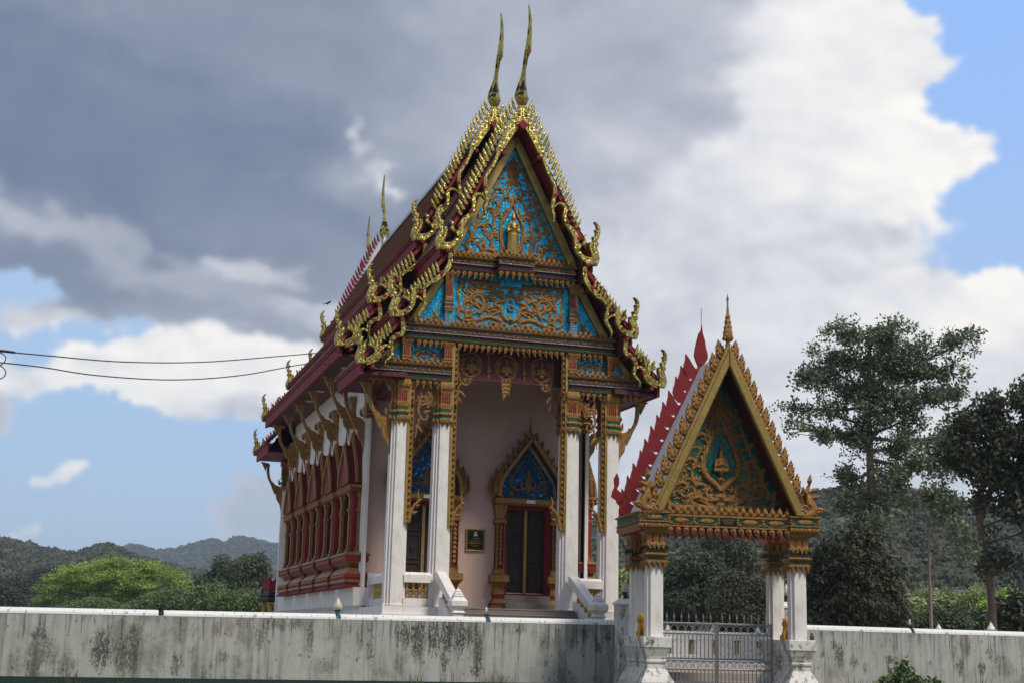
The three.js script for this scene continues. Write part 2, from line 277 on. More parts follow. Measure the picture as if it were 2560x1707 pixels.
const MT = {
  whiteWorn: mat({ map: rep(dataTex(512, 512, (x, y) => { const u = x / 512, v = y / 512, f = ring(u, v, 60, 3), a = sstep(0.12, 0.6, ring(u, v, 5, 71) + 0.35 * ring(u, v, 22, 72) + 0.2 * f), m = sstep(0.42, 0.62, ring(u, v, 16, 73) + 0.35 * f + 0.2 * a), t = ring(u, v * 0.22, 34, 74) * 8; return [216 + 5 * f - 46 * a - 60 * m + t, 211 + 5 * f - 44 * a - 60 * m + t, 203 + 5 * f - 46 * a - 62 * m + t]; }), 0.4), bumpMap: rep(plasterBump, 0.8), bumpScale: 0.006, roughness: 0.75 }),
  blueDeep: mat({ color: rgb(0.012, 0.10, 0.20), roughness: 0.4 }),
  white: mat({ map: rep(plasterMap, 0.33), bumpMap: rep(plasterBump, 0.8), bumpScale: 0.003, roughness: 0.62 }),
  pink: mat({ map: rep(wearMap(204, 174, 160, 0.03, 8), 0.4), roughness: 0.75 }),
  hornGold: mat({ map: rep(dataTex(256, 256, (x, y) => { const c = mosA.at(x >> 2, y >> 2)[2], g = ring(x / 256, y / 256, 7, 92), k = (0.8 + 0.4 * c) * (1 - 0.72 * sstep(0.15, 0.45, g)); return [186 * k, 166 * k, 88 * k]; }), 0.5), metalness: 0.85, roughness: 0.34, normalMap: rep(mosA.normal, 0.6) }),
  blueNavy: phys({ map: dataTex(192, 192, (x, y) => { const c = mosB.at(x >> 2, y >> 2)[2], k = c > 0.93 ? 2.6 : 0.8 + 0.5 * c; return [14 * k, 62 * k, 96 * k]; }, true, 0.5, 0.5), normalMap: rep(mosA.normal, 0.5), metalness: 0.5, roughness: 0.26 }),
  goldMosaic: mat({ map: rep(dataTex(256, 256, (x, y) => { const c = mosA.at(x >> 2, y >> 2)[2], g = ring(x / 256, y / 256, 14, 90), k = (0.72 + 0.42 * c) * (1 - 0.5 * sstep(0.25, 0.6, g)); return [192 * k, 170 * k, 92 * k]; }), 0.6), metalness: 0.86, roughness: 0.32, normalMap: rep(mosA.normal, 0.6), normalScale: V2(1, 1) }),
  gold: mat({ map: rep(wearMap(154, 115, 64, 0.42, 14), 2.2), metalness: 0.7, roughness: 0.40, bumpMap: rep(plasterBump, 5), bumpScale: 0.014 }),
  goldPale: mat({ map: rep(wearMap(172, 142, 78, 0.16, 15), 1.0), metalness: 0.7, roughness: 0.40 }),
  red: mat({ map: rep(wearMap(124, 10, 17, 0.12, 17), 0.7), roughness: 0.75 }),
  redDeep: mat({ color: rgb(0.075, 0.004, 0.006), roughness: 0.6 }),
  blue: phys({ map: dataTex(192, 192, (x, y) => { const c = mosB.at(x >> 2, y >> 2)[2], e = (x & 3) === 0 || (y & 3) === 0 ? 0.72 : 1; return [(10 + 22 * c) * e, (152 + 56 * c) * e, (198 + 46 * c) * e]; }, true, 0.5, 0.5), normalMap: rep(mosB.normal, 0.5), normalScale: V2(0.6, 0.6), metalness: 0.45, roughness: 0.34 }),
  green: phys({ map: dataTex(128, 128, (x, y) => { const c = mosB.at(x >> 2, y >> 2)[2]; return [8 + 10 * c, 66 + 34 * c, 54 + 26 * c]; }, true, 0.5, 0.5), normalMap: rep(mosB.normal, 0.6), normalScale: V2(0.4, 0.4), roughness: 0.35, metalness: 0.2 }),
  greenGlass: phys({ color: rgb(0.01, 0.16, 0.09), normalMap: rep(mosA.normal, 1.2), metalness: 0.5, roughness: 0.18 }),
  mirrorWhite: mat({ color: rgb(0.72, 0.74, 0.76), metalness: 0.8, roughness: 0.15, normalMap: rep(mosA.normal, 1.0) }),
  indigo: mat({ color: rgb(0.03, 0.03, 0.10), roughness: 0.35 }),
  dark: mat({ color: rgb(0.012, 0.009, 0.008), roughness: 0.35 }),
  woodDark: mat({ map: rep(wearMap(38, 22, 18, 0.3, 21), 0.9), roughness: 0.62 }),
  stone: mat({ map: rep(wearMap(122, 112, 104, 0.12, 25), 0.9), roughness: 0.7, bumpMap: rep(plasterBump, 2), bumpScale: 0.004 }),
  steel: mat({ color: rgb(0.33, 0.31, 0.29), metalness: 0.85, roughness: 0.40 }),
  roofEdge: mat({ map: rep(wearMap(206, 202, 198, 0.06, 30), 0.6), roughness: 0.6 }),
  tile: mat({ vertexColors: true, roughness: 0.42 }),
  lamp: phys({ map: rep(wearMap(212, 200, 178, 0.10, 33), 2), roughness: 0.35, transmission: 0.25, thickness: 0 }),
  teal: mat({ color: rgb(0.02, 0.12, 0.18), roughness: 0.5 }),
  black: mat({ color: rgb(0.012, 0.012, 0.012), roughness: 0.6 }),
  lionGold: mat({ map: rep(wearMap(196, 146, 44, 0.18, 36), 4), metalness: 0.35, roughness: 0.42 }),
};
// ================================================================ the temple hall
const GY = 0.85;                                   // the ground inside the wall
const ZM = -10.3;                                  // middle of the hall, front to back
const T = thing('temple_hall', 'white and gold Thai temple hall with red tiered roofs and blue mosaic gable', 'temple', [0, GY, ZM]);
const rearZ = (z) => 2 * ZM - z;
const turnBack = (g) => { const h = g.clone(); h.translate(0, 0, -ZM); h.rotateY(Math.PI); h.translate(0, 0, ZM); return h; };

// ---- base, porch floor and stairs
const plinthProf = [[0.34, GY - 0.1], [0.34, 1.75], [0.22, 1.85], [0.22, 2.02], [0.1, 2.22], [0.1, 2.3], [0.26, 2.42], [0.26, 2.92]];
part('plinth', [rectMould(0, ZM, 3.3, 6.8, plinthProf)], MT.white, T);
for (const s of [-1, 1]) part('plinth_return', [rectMould(s * 3.225, ZM, 0.1, 7.2, plinthProf)], MT.white, T);
const porchFloor = () => [box(-3.48, 3.48, GY - 0.1, 2.17, -3.0, 0.42), box(-3.42, 3.42, 2.17, 2.365, -3.0, 0.30), box(-1.62, 1.62, GY - 0.1, 2.34, 0.42, 0.80)];
part('porch_floor', porchFloor(), MT.white, T);
part('floor_tiles', [box(-3.3, 3.3, 2.365, 2.372, -3.1, 0.2)], MT.stone, T);
part('porch_floor', porchFloor().map(turnBack), MT.white, T);
const stairs = part('staircase', [box(-1.7, 1.7, GY - 0.1, GY + 0.02, 0.86, 2.9)], MT.stone, T);
for (let i = 0; i < 10; i++) part('step', rbox(-1.68, 1.68, GY, 2.362 - 0.148 * i, i ? 0.86 + 0.22 * (i - 1) : -0.34, 0.86 + 0.22 * i, 0.012), MT.stone, stairs);
for (let i = 0; i < 10; i++) part('step_nosing', rbox(-1.69, 1.69, 2.335 - 0.148 * i, 2.374 - 0.148 * i, 0.72 + 0.22 * i, 0.872 + 0.22 * i, 0.01), MT.stone, stairs);
for (const s of [-1, 1]) {                         // stair walls, sloping rails and newels
  const rail = part('stair_rail', [(() => { const g = extr([[0.1, 3.30], [0.25, 3.30], [2.06, 2.42], [2.06, 2.22], [0.1, 3.08]], 0.26, -0.13, 0.012); g.rotateY(-Math.PI / 2); g.translate(s * 1.86, 0, 0); return g; })()], MT.white, T);
  part('stair_cheek', (() => { const g = extr([[0.42, 1.0], [0.42, 2.62], [0.75, 2.56], [2.06, 1.94], [2.9, 1.3], [2.9, 0.9], [0.42, 0.9]], 0.2, -0.1, 0.01); g.rotateY(-Math.PI / 2); g.translate(s * 1.86, 0, 0); return g; })(), MT.white, rail);
  const nw = part('newel_post', [rectMould(s * 1.88, 2.06, 0.13, 0.13, [[0.02, GY], [0.02, 1.1], [0, 1.12], [0, 2.18], [0.04, 2.21], [0.0, 2.25], [0.0, 2.29], [0.03, 2.31], [0.075, 2.38], [0.075, 2.5], [0.0, 2.60], [-0.03, 2.61], [0.005, 2.625], [-0.03, 2.66], [-0.05, 2.665], [-0.02, 2.68], [-0.055, 2.72], [-0.07, 2.725], [-0.05, 2.74], [-0.11, 2.80], [-0.125, 2.83]])], MT.white, T);
  for (let i = 0; i < 5; i++) { const z = 0.62 + i * 0.29, t = (z - 0.25) / 1.81, top = lerp(3.08, 2.24, t) - 0.02, h = 0.44; part('baluster', place(lathe([[0.03, 0], [0.045, 0.02], [0.045, 0.06], [0.03, 0.1], [0.055, 0.18], [0.05, 0.26], [0.025, 0.36], [0.04, 0.4], [0.04, h]], 10), s * 1.86, top - h, z), MT.goldPale, rail); }
}
// ---- balustrades between the columns and back to the hall
const balGeo = lathe([[0.045, 0], [0.055, 0.02], [0.055, 0.06], [0.03, 0.09], [0.052, 0.17], [0.056, 0.22], [0.038, 0.31], [0.03, 0.34], [0.05, 0.37], [0.05, 0.405]], 10);
for (const s of [-1, 1]) {
  const b = part('balustrade', [rectMould(s * 2.42, -0.15, 0.38, 0.13, [[0, 3.0], [0, 3.2], [-0.05, 3.27]])], MT.white, T); part('bottom_rail', box(s * 2.80, s * 2.04, 2.365, 2.59, -0.27, -0.03), MT.white, b);
  for (let i = 0; i < 4; i++) part('baluster', place(balGeo, s * (2.17 + i * 0.17), 2.593, -0.15), MT.goldPale, b);
  const c = part('balustrade', [rectMould(s * 3.03, -1.58, 0.13, 1.16, [[0, 3.0], [0, 3.2], [-0.05, 3.27]])], MT.white, T); part('bottom_rail', box(s * 3.15, s * 2.91, 2.365, 2.59, -2.75, -0.42), MT.white, c); part('end_post', rbox(s * 3.2, s * 2.86, 2.365, 3.32, -2.90, -2.76), MT.white, c);
  for (let i = 0; i < 12; i++) part('baluster', place(balGeo, s * 3.03, 2.593, -0.55 - i * 0.18), MT.goldPale, c);
}

// ---- columns: stepped white shafts, gold and red capitals
const shaftPoly = redent(0.27, 0.14, 0.205);
const leafTip = (w, h) => { const g = new THREE.ConeGeometry(w, h, 4, 1); g.scale(1, 1, 0.45); g.rotateX(Math.PI); g.translate(0, -h / 2, 0); return g; };
function leafRow(half, y, n, w, h, tilt = 0.12) { const out = []; for (let k = 0; k < 4; k++) for (let i = 0; i < n; i++) { const u = lerp(-half, half, (i + 0.5) / n), l = place(leafTip(w, h * (i % 2 ? 0.86 : 1)), u, y, half, 0, -tilt); l.rotateY(k * Math.PI / 2); out.push(l); } return out; }
const capitalGeo = merged([prism(shaftPoly, [[7.30, 1.14], [7.36, 1.20], [7.40, 1.20], [7.43, 1.06], [7.47, 1.04], [7.50, 1.22], [7.53, 1.26], [7.56, 1.22], [7.59, 1.05], [7.63, 1.05], [7.68, 1.16], [7.78, 1.17], [7.84, 1.09], [8.06, 1.12], [8.16, 1.20], [8.22, 1.32], [8.28, 1.36], [8.34, 1.34], [8.42, 1.2]])]);
const collarGeo = merged(leafRow(0.275, 7.34, 4, 0.075, 0.20).concat(leafRow(0.30, 7.78, 6, 0.035, 0.13, -0.1).map((g) => { const h = g.clone(); h.translate(0, -7.78, 0); h.scale(1, -1, 1); h.translate(0, 7.70, 0); return h; }), leafRow(0.335, 8.36, 6, 0.05, 0.16, -0.35)));
const bandGeo = merged([prism(shaftPoly, [[7.425, 1.085], [7.475, 1.085]]), prism(shaftPoly, [[7.585, 1.085], [7.635, 1.085]])]);
const inlayGeo = merged([0, 1, 2, 3].flatMap((k) => [-0.09, -0.03, 0.03, 0.09].map((u) => { const g = box(u - 0.012, u + 0.012, 7.80, 8.18, 0.285, 0.318); g.rotateX(0); g.rotateY(k * Math.PI / 2); return g; })).concat([0, 1, 2, 3].flatMap((k) => [-0.19, 0.19].map((u) => { const g = box(u - 0.012, u + 0.012, 7.80, 8.16, 0.22, 0.245); g.rotateY(k * Math.PI / 2); return g; }))));
function column(x, z) {
  const lean = -Math.sign(x) * 0.03;
  const c = part('column', prism(shaftPoly, [[2.36, 1.10], [2.42, 1.10], [2.44, 1.03], [7.34, 0.94, 0]], 0, 0), MT.white, T); c.position.x += x; c.position.z += z;
  const sub = (n, g, m) => { const k = part(n, g, m, c, { raw: true }); return k; };
  sub('capital', capitalGeo, MT.gold); sub('leaf_collar', collarGeo, MT.gold).userData.kind = 'stuff'; sub('glass_band', bandGeo, MT.greenGlass); sub('red_inlay', inlayGeo, MT.red);
  return c;
}
for (const zz of [-0.27, rearZ(-0.27)]) for (const x of [-3.02, -1.826, 1.826, 3.02]) column(x, zz);

// ---- hall walls, pilasters
const zF = -3.15, zB = rearZ(-3.15);
const hole = (cx, w) => [[cx - w, 2.5], [cx + w, 2.5], [cx + w, 5.40], [cx - w, 5.40]].reverse();
part('front_wall', [extr([[-3.3, 2.0], [3.3, 2.0], [3.3, 10.2], [-3.3, 10.2]], 0.3, zF - 0.3, 0, [hole(-1.55, 0.66), hole(1.55, 0.66)])], MT.pink, T);
part('rear_wall', box(-3.3, 3.3, 2.0, 10.2, zB, zB + 0.3), MT.pink, T);
for (const s of [-1, 1]) part('side_wall', box(s * 3.0, s * 3.3, 2.0, 10.3, zB + 0.3, zF - 0.3), MT.white, T);
part('hall_floor', box(-3.0, 3.0, 2.5, 2.84, zB + 0.3, zF - 0.02), MT.stone, T);
part('porch_ceiling', box(-3.6, 3.6, 9.46, 9.54, -3.1, -0.55), MT.redDeep, T); part('porch_ceiling', turnBack(box(-3.6, 3.6, 9.46, 9.54, -3.1, -0.55)), MT.redDeep, T);
for (const k of [0, 1]) for (const s of [-1, 1]) { const g = box(s * 2.88, s * 3.16, 8.28, 9.56, -3.0, -0.56); part('added_side_beam', k ? turnBack(g) : g, MT.redDeep, T); }  // beams added to close the sides and darken the top of the porch
for (const k of [0, 1]) { const g = box(-1.62, 1.62, 9.14, 9.455, -1.1, -0.62); part('added_shading_beam', k ? turnBack(g) : g, MT.redDeep, T); }  // added behind the lintel to keep low sky light off the inner wall
part('hall_ceiling', box(-3.0, 3.0, 10.1, 10.2, zB + 0.3, zF - 0.3), MT.redDeep, T);
const pilZ = [-3.08, -5.45, -8.3, -11.1, -13.8, -16.55].map((z) => z);
for (const s of [-1, 1]) for (const z of [...pilZ, zB - 0.05]) {
  const p = part('pilaster', [0, 1, 2].map((k) => box(s * 3.28, s * (3.36 + 0.035 * k), 2.921, 7.75, z - 0.25 + 0.07 * k, z + 0.25 - 0.07 * k)), MT.white, T);
  part('capital', [rectMould(s * 3.3, z, 0.12, 0.25, [[0, 7.72], [0.03, 7.76], [0.0, 7.8], [0.05, 7.86], [0.0, 7.92], [0.05, 8.0], [0.06, 8.1], [0.0, 8.16], [0.02, 8.5], [0.09, 8.62], [0.1, 8.7]])], MT.gold, p);
}

// ---- carved eave brackets; outline read from the one that stands against the sky beside the right-hand column
const R6 = (x, y) => { const p = onZ(1380 + x * 0.12755, 980 + y * 0.12755, -0.27); return [p.x - 3.2, p.y]; };
const brOut = [[1270, 860], [1310, 850], [1350, 800], [1440, 785], [1490, 745], [1500, 705], [1505, 735], [1560, 680], [1600, 590], [1622, 480], [1632, 330], [1620, 240], [1680, 205], [1840, 200], [1870, 225], [1825, 235], [1780, 330], [1725, 440], [1715, 360], [1700, 300], [1700, 420], [1685, 520], [1660, 610], [1620, 700], [1570, 785], [1545, 850], [1510, 930], [1455, 1040], [1420, 1030], [1415, 1110], [1390, 1190], [1330, 1270], [1300, 1340], [1270, 1490]].map(([x, y]) => R6(x, y));
const brHole = [[1300, 1060], [1330, 985], [1420, 930], [1520, 850], [1525, 870], [1430, 950], [1345, 1000], [1318, 1050], [1322, 1085]].map(([x, y]) => R6(x, y));
const bracketGeo = merged([extr(brOut, 0.1, -0.05, 0.012, [brHole]), extr([[1310, 770], [1330, 690], [1375, 600], [1385, 680], [1380, 740], [1340, 775]].map(([x, y]) => R6(x, y)), 0.07, -0.035, 0.01), ...[[1665, 330], [1660, 480], [1630, 590], [1570, 700], [1480, 800], [1400, 870], [1350, 1100]].map(([x, y]) => { const [a, b] = R6(x, y); return place(new THREE.SphereGeometry(0.035, 6, 5), a, b, 0, 0, 0, 0, V3(1, 1.6, 1.8)); })]);
const bracketFlip = flip(bracketGeo);
function bracket(x, y, z, s) { const m = part('eave_bracket', s > 0 ? bracketGeo : bracketFlip, MT.gold, T, { raw: true }); m.position.set(x, y - GY, z - ZM); return m; }
for (const s of [-1, 1]) { for (const z of [-0.27, rearZ(-0.27)]) bracket(s * 3.22, 0, z, s); for (const z of pilZ) bracket(s * 3.36, z < -3.2 ? 1.0 : 0.35, z, s); }

// ---- windows with double pediments along both sides
function windowGeo() {                             // outward is -x, the middle of the window at z = 0
  const G = { gold: [], red: [], base: [] }, X = -3.3;
  G.red.push(rectMould(X - 0.2, 0, 0.2, 1.0, [[0.15, 2.925], [0.15, 2.98], [0.09, 3.0], [0.09, 3.06]])); G.base.push(rectMould(X - 0.2, 0, 0.2, 1.0, [[0.13, 3.05], [0.145, 3.08], [0.145, 3.13], [0.1, 3.14]]));
  G.red.push(rectMould(X - 0.2, 0, 0.2, 1.0, [[0.13, 3.14], [0.15, 3.2], [0.13, 3.3]]));
  G.base.push(rectMould(X - 0.2, 0, 0.2, 1.0, [[0.13, 3.3], [0.0, 3.46]]));
  G.red.push(rectMould(X - 0.2, 0, 0.2, 1.0, [[-0.04, 3.46], [-0.04, 3.56]]));
  G.base.push(rectMould(X - 0.2, 0, 0.2, 1.0, [[0.0, 3.56], [0.11, 3.64]])); G.red.push(rectMould(X - 0.2, 0, 0.2, 1.0, [[0.11, 3.64], [0.13, 3.66], [0.13, 3.8], [0.1, 3.82]])); G.base.push(rectMould(X - 0.2, 0, 0.2, 1.0, [[0.13, 3.80], [0.165, 3.82], [0.165, 3.85], [0.1, 3.9]])); for (let i = 0; i < 14; i++) G.base.push(place(new THREE.OctahedronGeometry(0.05), X - 0.53, 3.73, -0.98 + i * 0.15, 0, 0, 0, V3(0.5, 0.9, 1.1)), place(new THREE.OctahedronGeometry(0.05), X - 0.54, 3.22, -0.98 + i * 0.15, 0, 0, 0, V3(0.5, 1.1, 1.2)));
  for (const [dx, hw, t] of [[0.36, 0.62, 0.16], [0.16, 0.88, 0.2]]) for (const s of [-1, 1]) {
    G.gold.push(rectMould(X - dx, s * hw, 0.05, t / 2 - 0.03, [[0.05, 3.9], [0.05, 3.98], [0.02, 4.0], [0.02, 4.1], [0, 4.12], [0, 5.05], [0.03, 5.08], [0.03, 5.14], [0, 5.17], [0, 5.45], [0.05, 5.6]]));
  }
  G.red.push(box(X - 0.34, X, 3.9, 5.62, -0.84, -0.6), box(X - 0.34, X, 3.9, 5.62, 0.6, 0.84), box(X - 0.14, X, 3.9, 5.62, -0.6, 0.6));
  G.red.push(rectMould(X - 0.22, 0, 0.22, 0.98, [[0.0, 5.6], [0.03, 5.64], [0.0, 5.7]])); G.gold.push(rectMould(X - 0.22, 0, 0.22, 0.98, [[0.01, 5.655], [0.04, 5.66], [0.04, 5.675], [0.01, 5.68]]), rectMould(X - 0.22, 0, 0.22, 0.98, [[0.0, 5.7], [0.06, 5.76], [0.06, 5.81], [0, 5.84]])); for (let i = 0; i < 15; i++) G.gold.push(place(new THREE.OctahedronGeometry(0.04), X - 0.50, 5.79, -0.9 + i * 0.128));
  const ped = [];
  for (const [x0, x1, hw, y0, ya] of [[X - 0.48, X - 0.10, 0.72, 5.88, 7.05], [X - 0.26, X, 0.98, 5.88, 7.4]]) {
    const prof = [[hw, y0], [hw * 0.86, y0 + (ya - y0) * 0.30], [hw * 0.42, y0 + (ya - y0) * 0.66], [0, ya]];
    const outl = [...prof.map(([z, y]) => [z, y]), ...prof.slice(0, -1).reverse().map(([z, y]) => [-z, y])];
    const body = extr(outl, x1 - x0, 0, 0.0); body.rotateY(-Math.PI / 2); body.translate(x1, 0, 0); ped.push(body);
    for (const s of [-1, 1]) {
      const st = strokePoly(prof.map(([z, y], i) => [s * z, y, 0.075]), 12), b = extr(st, 0.1, -0.05, 0.01); b.rotateY(-Math.PI / 2); b.translate(x0 - 0.02, 0, 0); G.gold.push(b);
      for (let i = 0; i < 9; i++) { const t = (i + 0.5) / 9, k = Math.min(2, Math.floor(t * 3)), f = t * 3 - k, z = lerp(prof[k][0], prof[k + 1][0], f), y = lerp(prof[k][1], prof[k + 1][1], f); G.gold.push(place(new THREE.ConeGeometry(0.05, 0.16, 5), x0 - 0.01, y + 0.07, s * (z + 0.05), 0, s * 0.35)); }
    }
    G.gold.push(place(lathe([[0.05, 0], [0.065, 0.06], [0.03, 0.16], [0.035, 0.2], [0.015, 0.42], [0.001, 0.6]], 8), x0 + 0.02, ya - 0.05, 0));
  }
  G.ped = ped; return G;
}
const WG = windowGeo(), wBase = merged(WG.base), wGold = merged(WG.gold), wRed = merged(WG.red), wPed = merged(WG.ped);
const shutterGeo = merged([box(-3.46, -3.42, 3.95, 5.55, -0.58, -0.01), box(-3.46, -3.42, 3.95, 5.55, 0.01, 0.58)]);
for (const s of [-1, 1]) for (let i = 0; i < 5; i++) {
  const w = part('window', wBase, MT.gold, T, { raw: true }); w.position.set(0, -GY, -4.07 - 2.74 * i - ZM); if (s > 0) w.rotation.y = Math.PI;
  part('frame', wGold, MT.gold, w, { raw: true }); part('reveal', wRed, MT.red, w, { raw: true }); part('pediment', wPed, MT.red, w, { raw: true }); part('shutter', shutterGeo, MT.redDeep, w, { raw: true });
}

// ---- doors with pointed pediments on the front wall
function door(cx) {
  const d = part('door', [box(cx - 0.6, cx - 0.02, 2.86, 5.38, zF - 0.14, zF - 0.1), box(cx + 0.02, cx + 0.6, 2.86, 5.38, zF - 0.14, zF - 0.1)], MT.woodDark, T);
  part('door_frame', [box(cx - 0.72, cx - 0.58, 2.86, 5.45, zF - 0.2, zF + 0.06), box(cx + 0.58, cx + 0.72, 2.86, 5.45, zF - 0.2, zF + 0.06), box(cx - 0.58, cx + 0.58, 5.33, 5.55, zF - 0.2, zF + 0.05), box(cx - 0.58, cx + 0.58, 2.84, 2.9, zF - 0.2, zF + 0.05)], MT.red, d);
  part('door_astragal', box(cx - 0.045, cx + 0.045, 2.9, 5.33, zF - 0.1, zF - 0.05), MT.goldPale, d);
  for (const s of [-1, 1]) for (const [a, b] of [[2.98, 3.7], [3.78, 4.5], [4.58, 5.28]]) part('door_panel', [extr([[cx + s * 0.09, a], [cx + s * 0.54, a], [cx + s * 0.54, b], [cx + s * 0.09, b]], 0.03, zF - 0.102, 0.008, [[[cx + s * 0.13, a + 0.05], [cx + s * 0.13, b - 0.05], [cx + s * 0.5, b - 0.05], [cx + s * 0.5, a + 0.05]]]), flame(cx + s * 0.31, a + 0.12, Math.PI / 2, (b - a) * 0.7, 0.2, zF - 0.1, 0, 0.2)], MT.woodDark, d);
  part('door_step', [rbox(cx - 0.75, cx + 0.75, 2.365, 2.62, zF + 0.02, zF + 0.55), rbox(cx - 0.7, cx + 0.7, 2.62, 2.84, zF + 0.02, zF + 0.26)], MT.stone, d);
  for (const s of [-1, 1]) {
    const x = cx + s * 0.86, jp = part('door_pilaster', [rectMould(x, zF + 0.1, 0.13, 0.1, [[0.14, 2.365], [0.14, 2.46], [0.12, 2.5], [0.1, 2.62], [0.03, 2.72], [0.0, 2.74], [0.0, 2.84], [0.03, 2.85], [0.03, 2.95], [0, 2.97], [0.02, 3.08], [0.12, 3.2], [0.14, 3.22], [0.14, 3.4], [0.02, 3.44], [0.02, 3.56], [0.03, 3.6]]), rectMould(x, zF + 0.1, 0.13, 0.1, [[0.01, 4.88], [0.05, 4.92], [0.05, 5.0], [0.0, 5.04], [0.0, 5.1], [0.04, 5.3], [0.08, 5.44]])], MT.gold, d);
    part('red_panel', [rectMould(x, zF + 0.1, 0.11, 0.09, [[0, 3.6], [0, 4.9]]), rectMould(x, zF + 0.1, 0.13, 0.1, [[0.115, 2.5], [0.115, 2.6]]), rectMould(x, zF + 0.1, 0.13, 0.1, [[0.01, 2.74], [0.01, 2.84]])], MT.red, jp);
    part('leaf_inlay', Array.from({ length: 9 }, (_, i) => flame(x, 3.68 + i * 0.13, Math.PI / 2, 0.16, 0.12, zF + 0.292, 0)).concat([box(x - 0.115, x - 0.09, 3.6, 4.9, zF + 0.19, zF + 0.3), box(x + 0.09, x + 0.115, 3.6, 4.9, zF + 0.19, zF + 0.3)]), MT.gold, jp);
  }
  part('door_cornice', [rectMould(cx, zF + 0.18, 1.02, 0.18, [[0.0, 5.44], [0.06, 5.5], [0.06, 5.62], [0.02, 5.66]])], MT.gold, d);
  const prof = [[0.98, 5.66], [0.96, 6.0], [0.86, 6.25], [0.46, 6.82], [0, 7.42]];
  part('pediment_panel', extr([[cx - 0.8, 5.68], [cx + 0.8, 5.68], [cx + 0.75, 6.15], [cx, 7.15], [cx - 0.75, 6.15]], 0.06, zF + 0.06, 0), MT.blueNavy, d);
  const gs = [];
  for (const [k, z, w] of [[0.98, 0.44, 0.11], [1.12, 0.3, 0.1]]) for (const s of [-1, 1]) { gs.push(extr(strokePoly(prof.map(([x, y]) => [cx + s * x * k, 5.66 + (y - 5.66) * (k > 1 ? 1.09 : 1), w]), 16), 0.12, zF + z - 0.06, 0.012)); for (let i = 0; i < 11; i++) { const t = (i + 0.4) / 11 * 4, q = Math.min(3, Math.floor(t)), f = t - q, x = lerp(prof[q][0], prof[q + 1][0], f) * k, y = 5.66 + (lerp(prof[q][1], prof[q + 1][1], f) - 5.66) * (k > 1 ? 1.09 : 1); gs.push(flame(cx + s * (x + 0.02), y, Math.PI / 2 + (s > 0 ? -0.35 : 0.35), 0.24, 0.13, zF + z, 0, 0.4)); } gs.push(flame(cx + s * 1.06 * k, 5.7, Math.PI / 2 - s * 0.15, 0.62, 0.16, zF + z, s * 0.5, 0.5)); }
  gs.push(place(lathe([[0.06, 0], [0.09, 0.08], [0.04, 0.2], [0.05, 0.26], [0.018, 0.5], [0.001, 0.75]], 8), cx, 7.4, zF + 0.24));
  part('pediment_frame', gs, MT.gold, d);
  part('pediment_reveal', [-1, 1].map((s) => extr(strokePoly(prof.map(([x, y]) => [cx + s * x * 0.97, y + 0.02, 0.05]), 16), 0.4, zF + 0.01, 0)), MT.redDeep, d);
  const or = []; for (const s of [-1, 1]) { or.push(...vine([[cx, 6.05], [cx + s * 0.3, 5.9], [cx + s * 0.56, 6.05], [cx + s * 0.42, 6.4], [cx + s * 0.12, 6.85]], 4, 0.17, zF + 0.125, 0.028, s)); } or.push(flame(cx, 5.86, Math.PI / 2, 0.7, 0.22, zF + 0.13, 0));
  part('pediment_carving', or, MT.gold, d);
  part('name_tablet', box(cx - 0.14, cx + 0.14, 5.505, 5.6, zF + 0.41, zF + 0.435), MT.white, d);
}
door(-1.55); door(1.55);
// ================================================================ front of the temple above the columns
// small curls and leaves that crowd the ground between the larger scrolls
function fillCurls(x0, x1, y0, y1, step, inside, z, size, seed) { const r = mulberry(seed), g = []; for (let y = y0; y < y1; y += step) for (let x = x0; x < x1; x += step) { const u = x + (r() - 0.5) * step * 0.7, v = y + (r() - 0.5) * step * 0.7; if (!inside(u, v)) continue; const a = r() * 6.283, d = r() < 0.5 ? 1 : -1; if (r() < 0.55) g.push(...scroll(u, v, a, size, d, z, size * 0.15, 1, 1.1)); else { g.push(flame(u, v, a, size * 1.1, size * 0.5, z, 0.3 * d), flame(u, v, a + 2.2 * d, size * 0.8, size * 0.4, z, 0.3)); } } return g; }
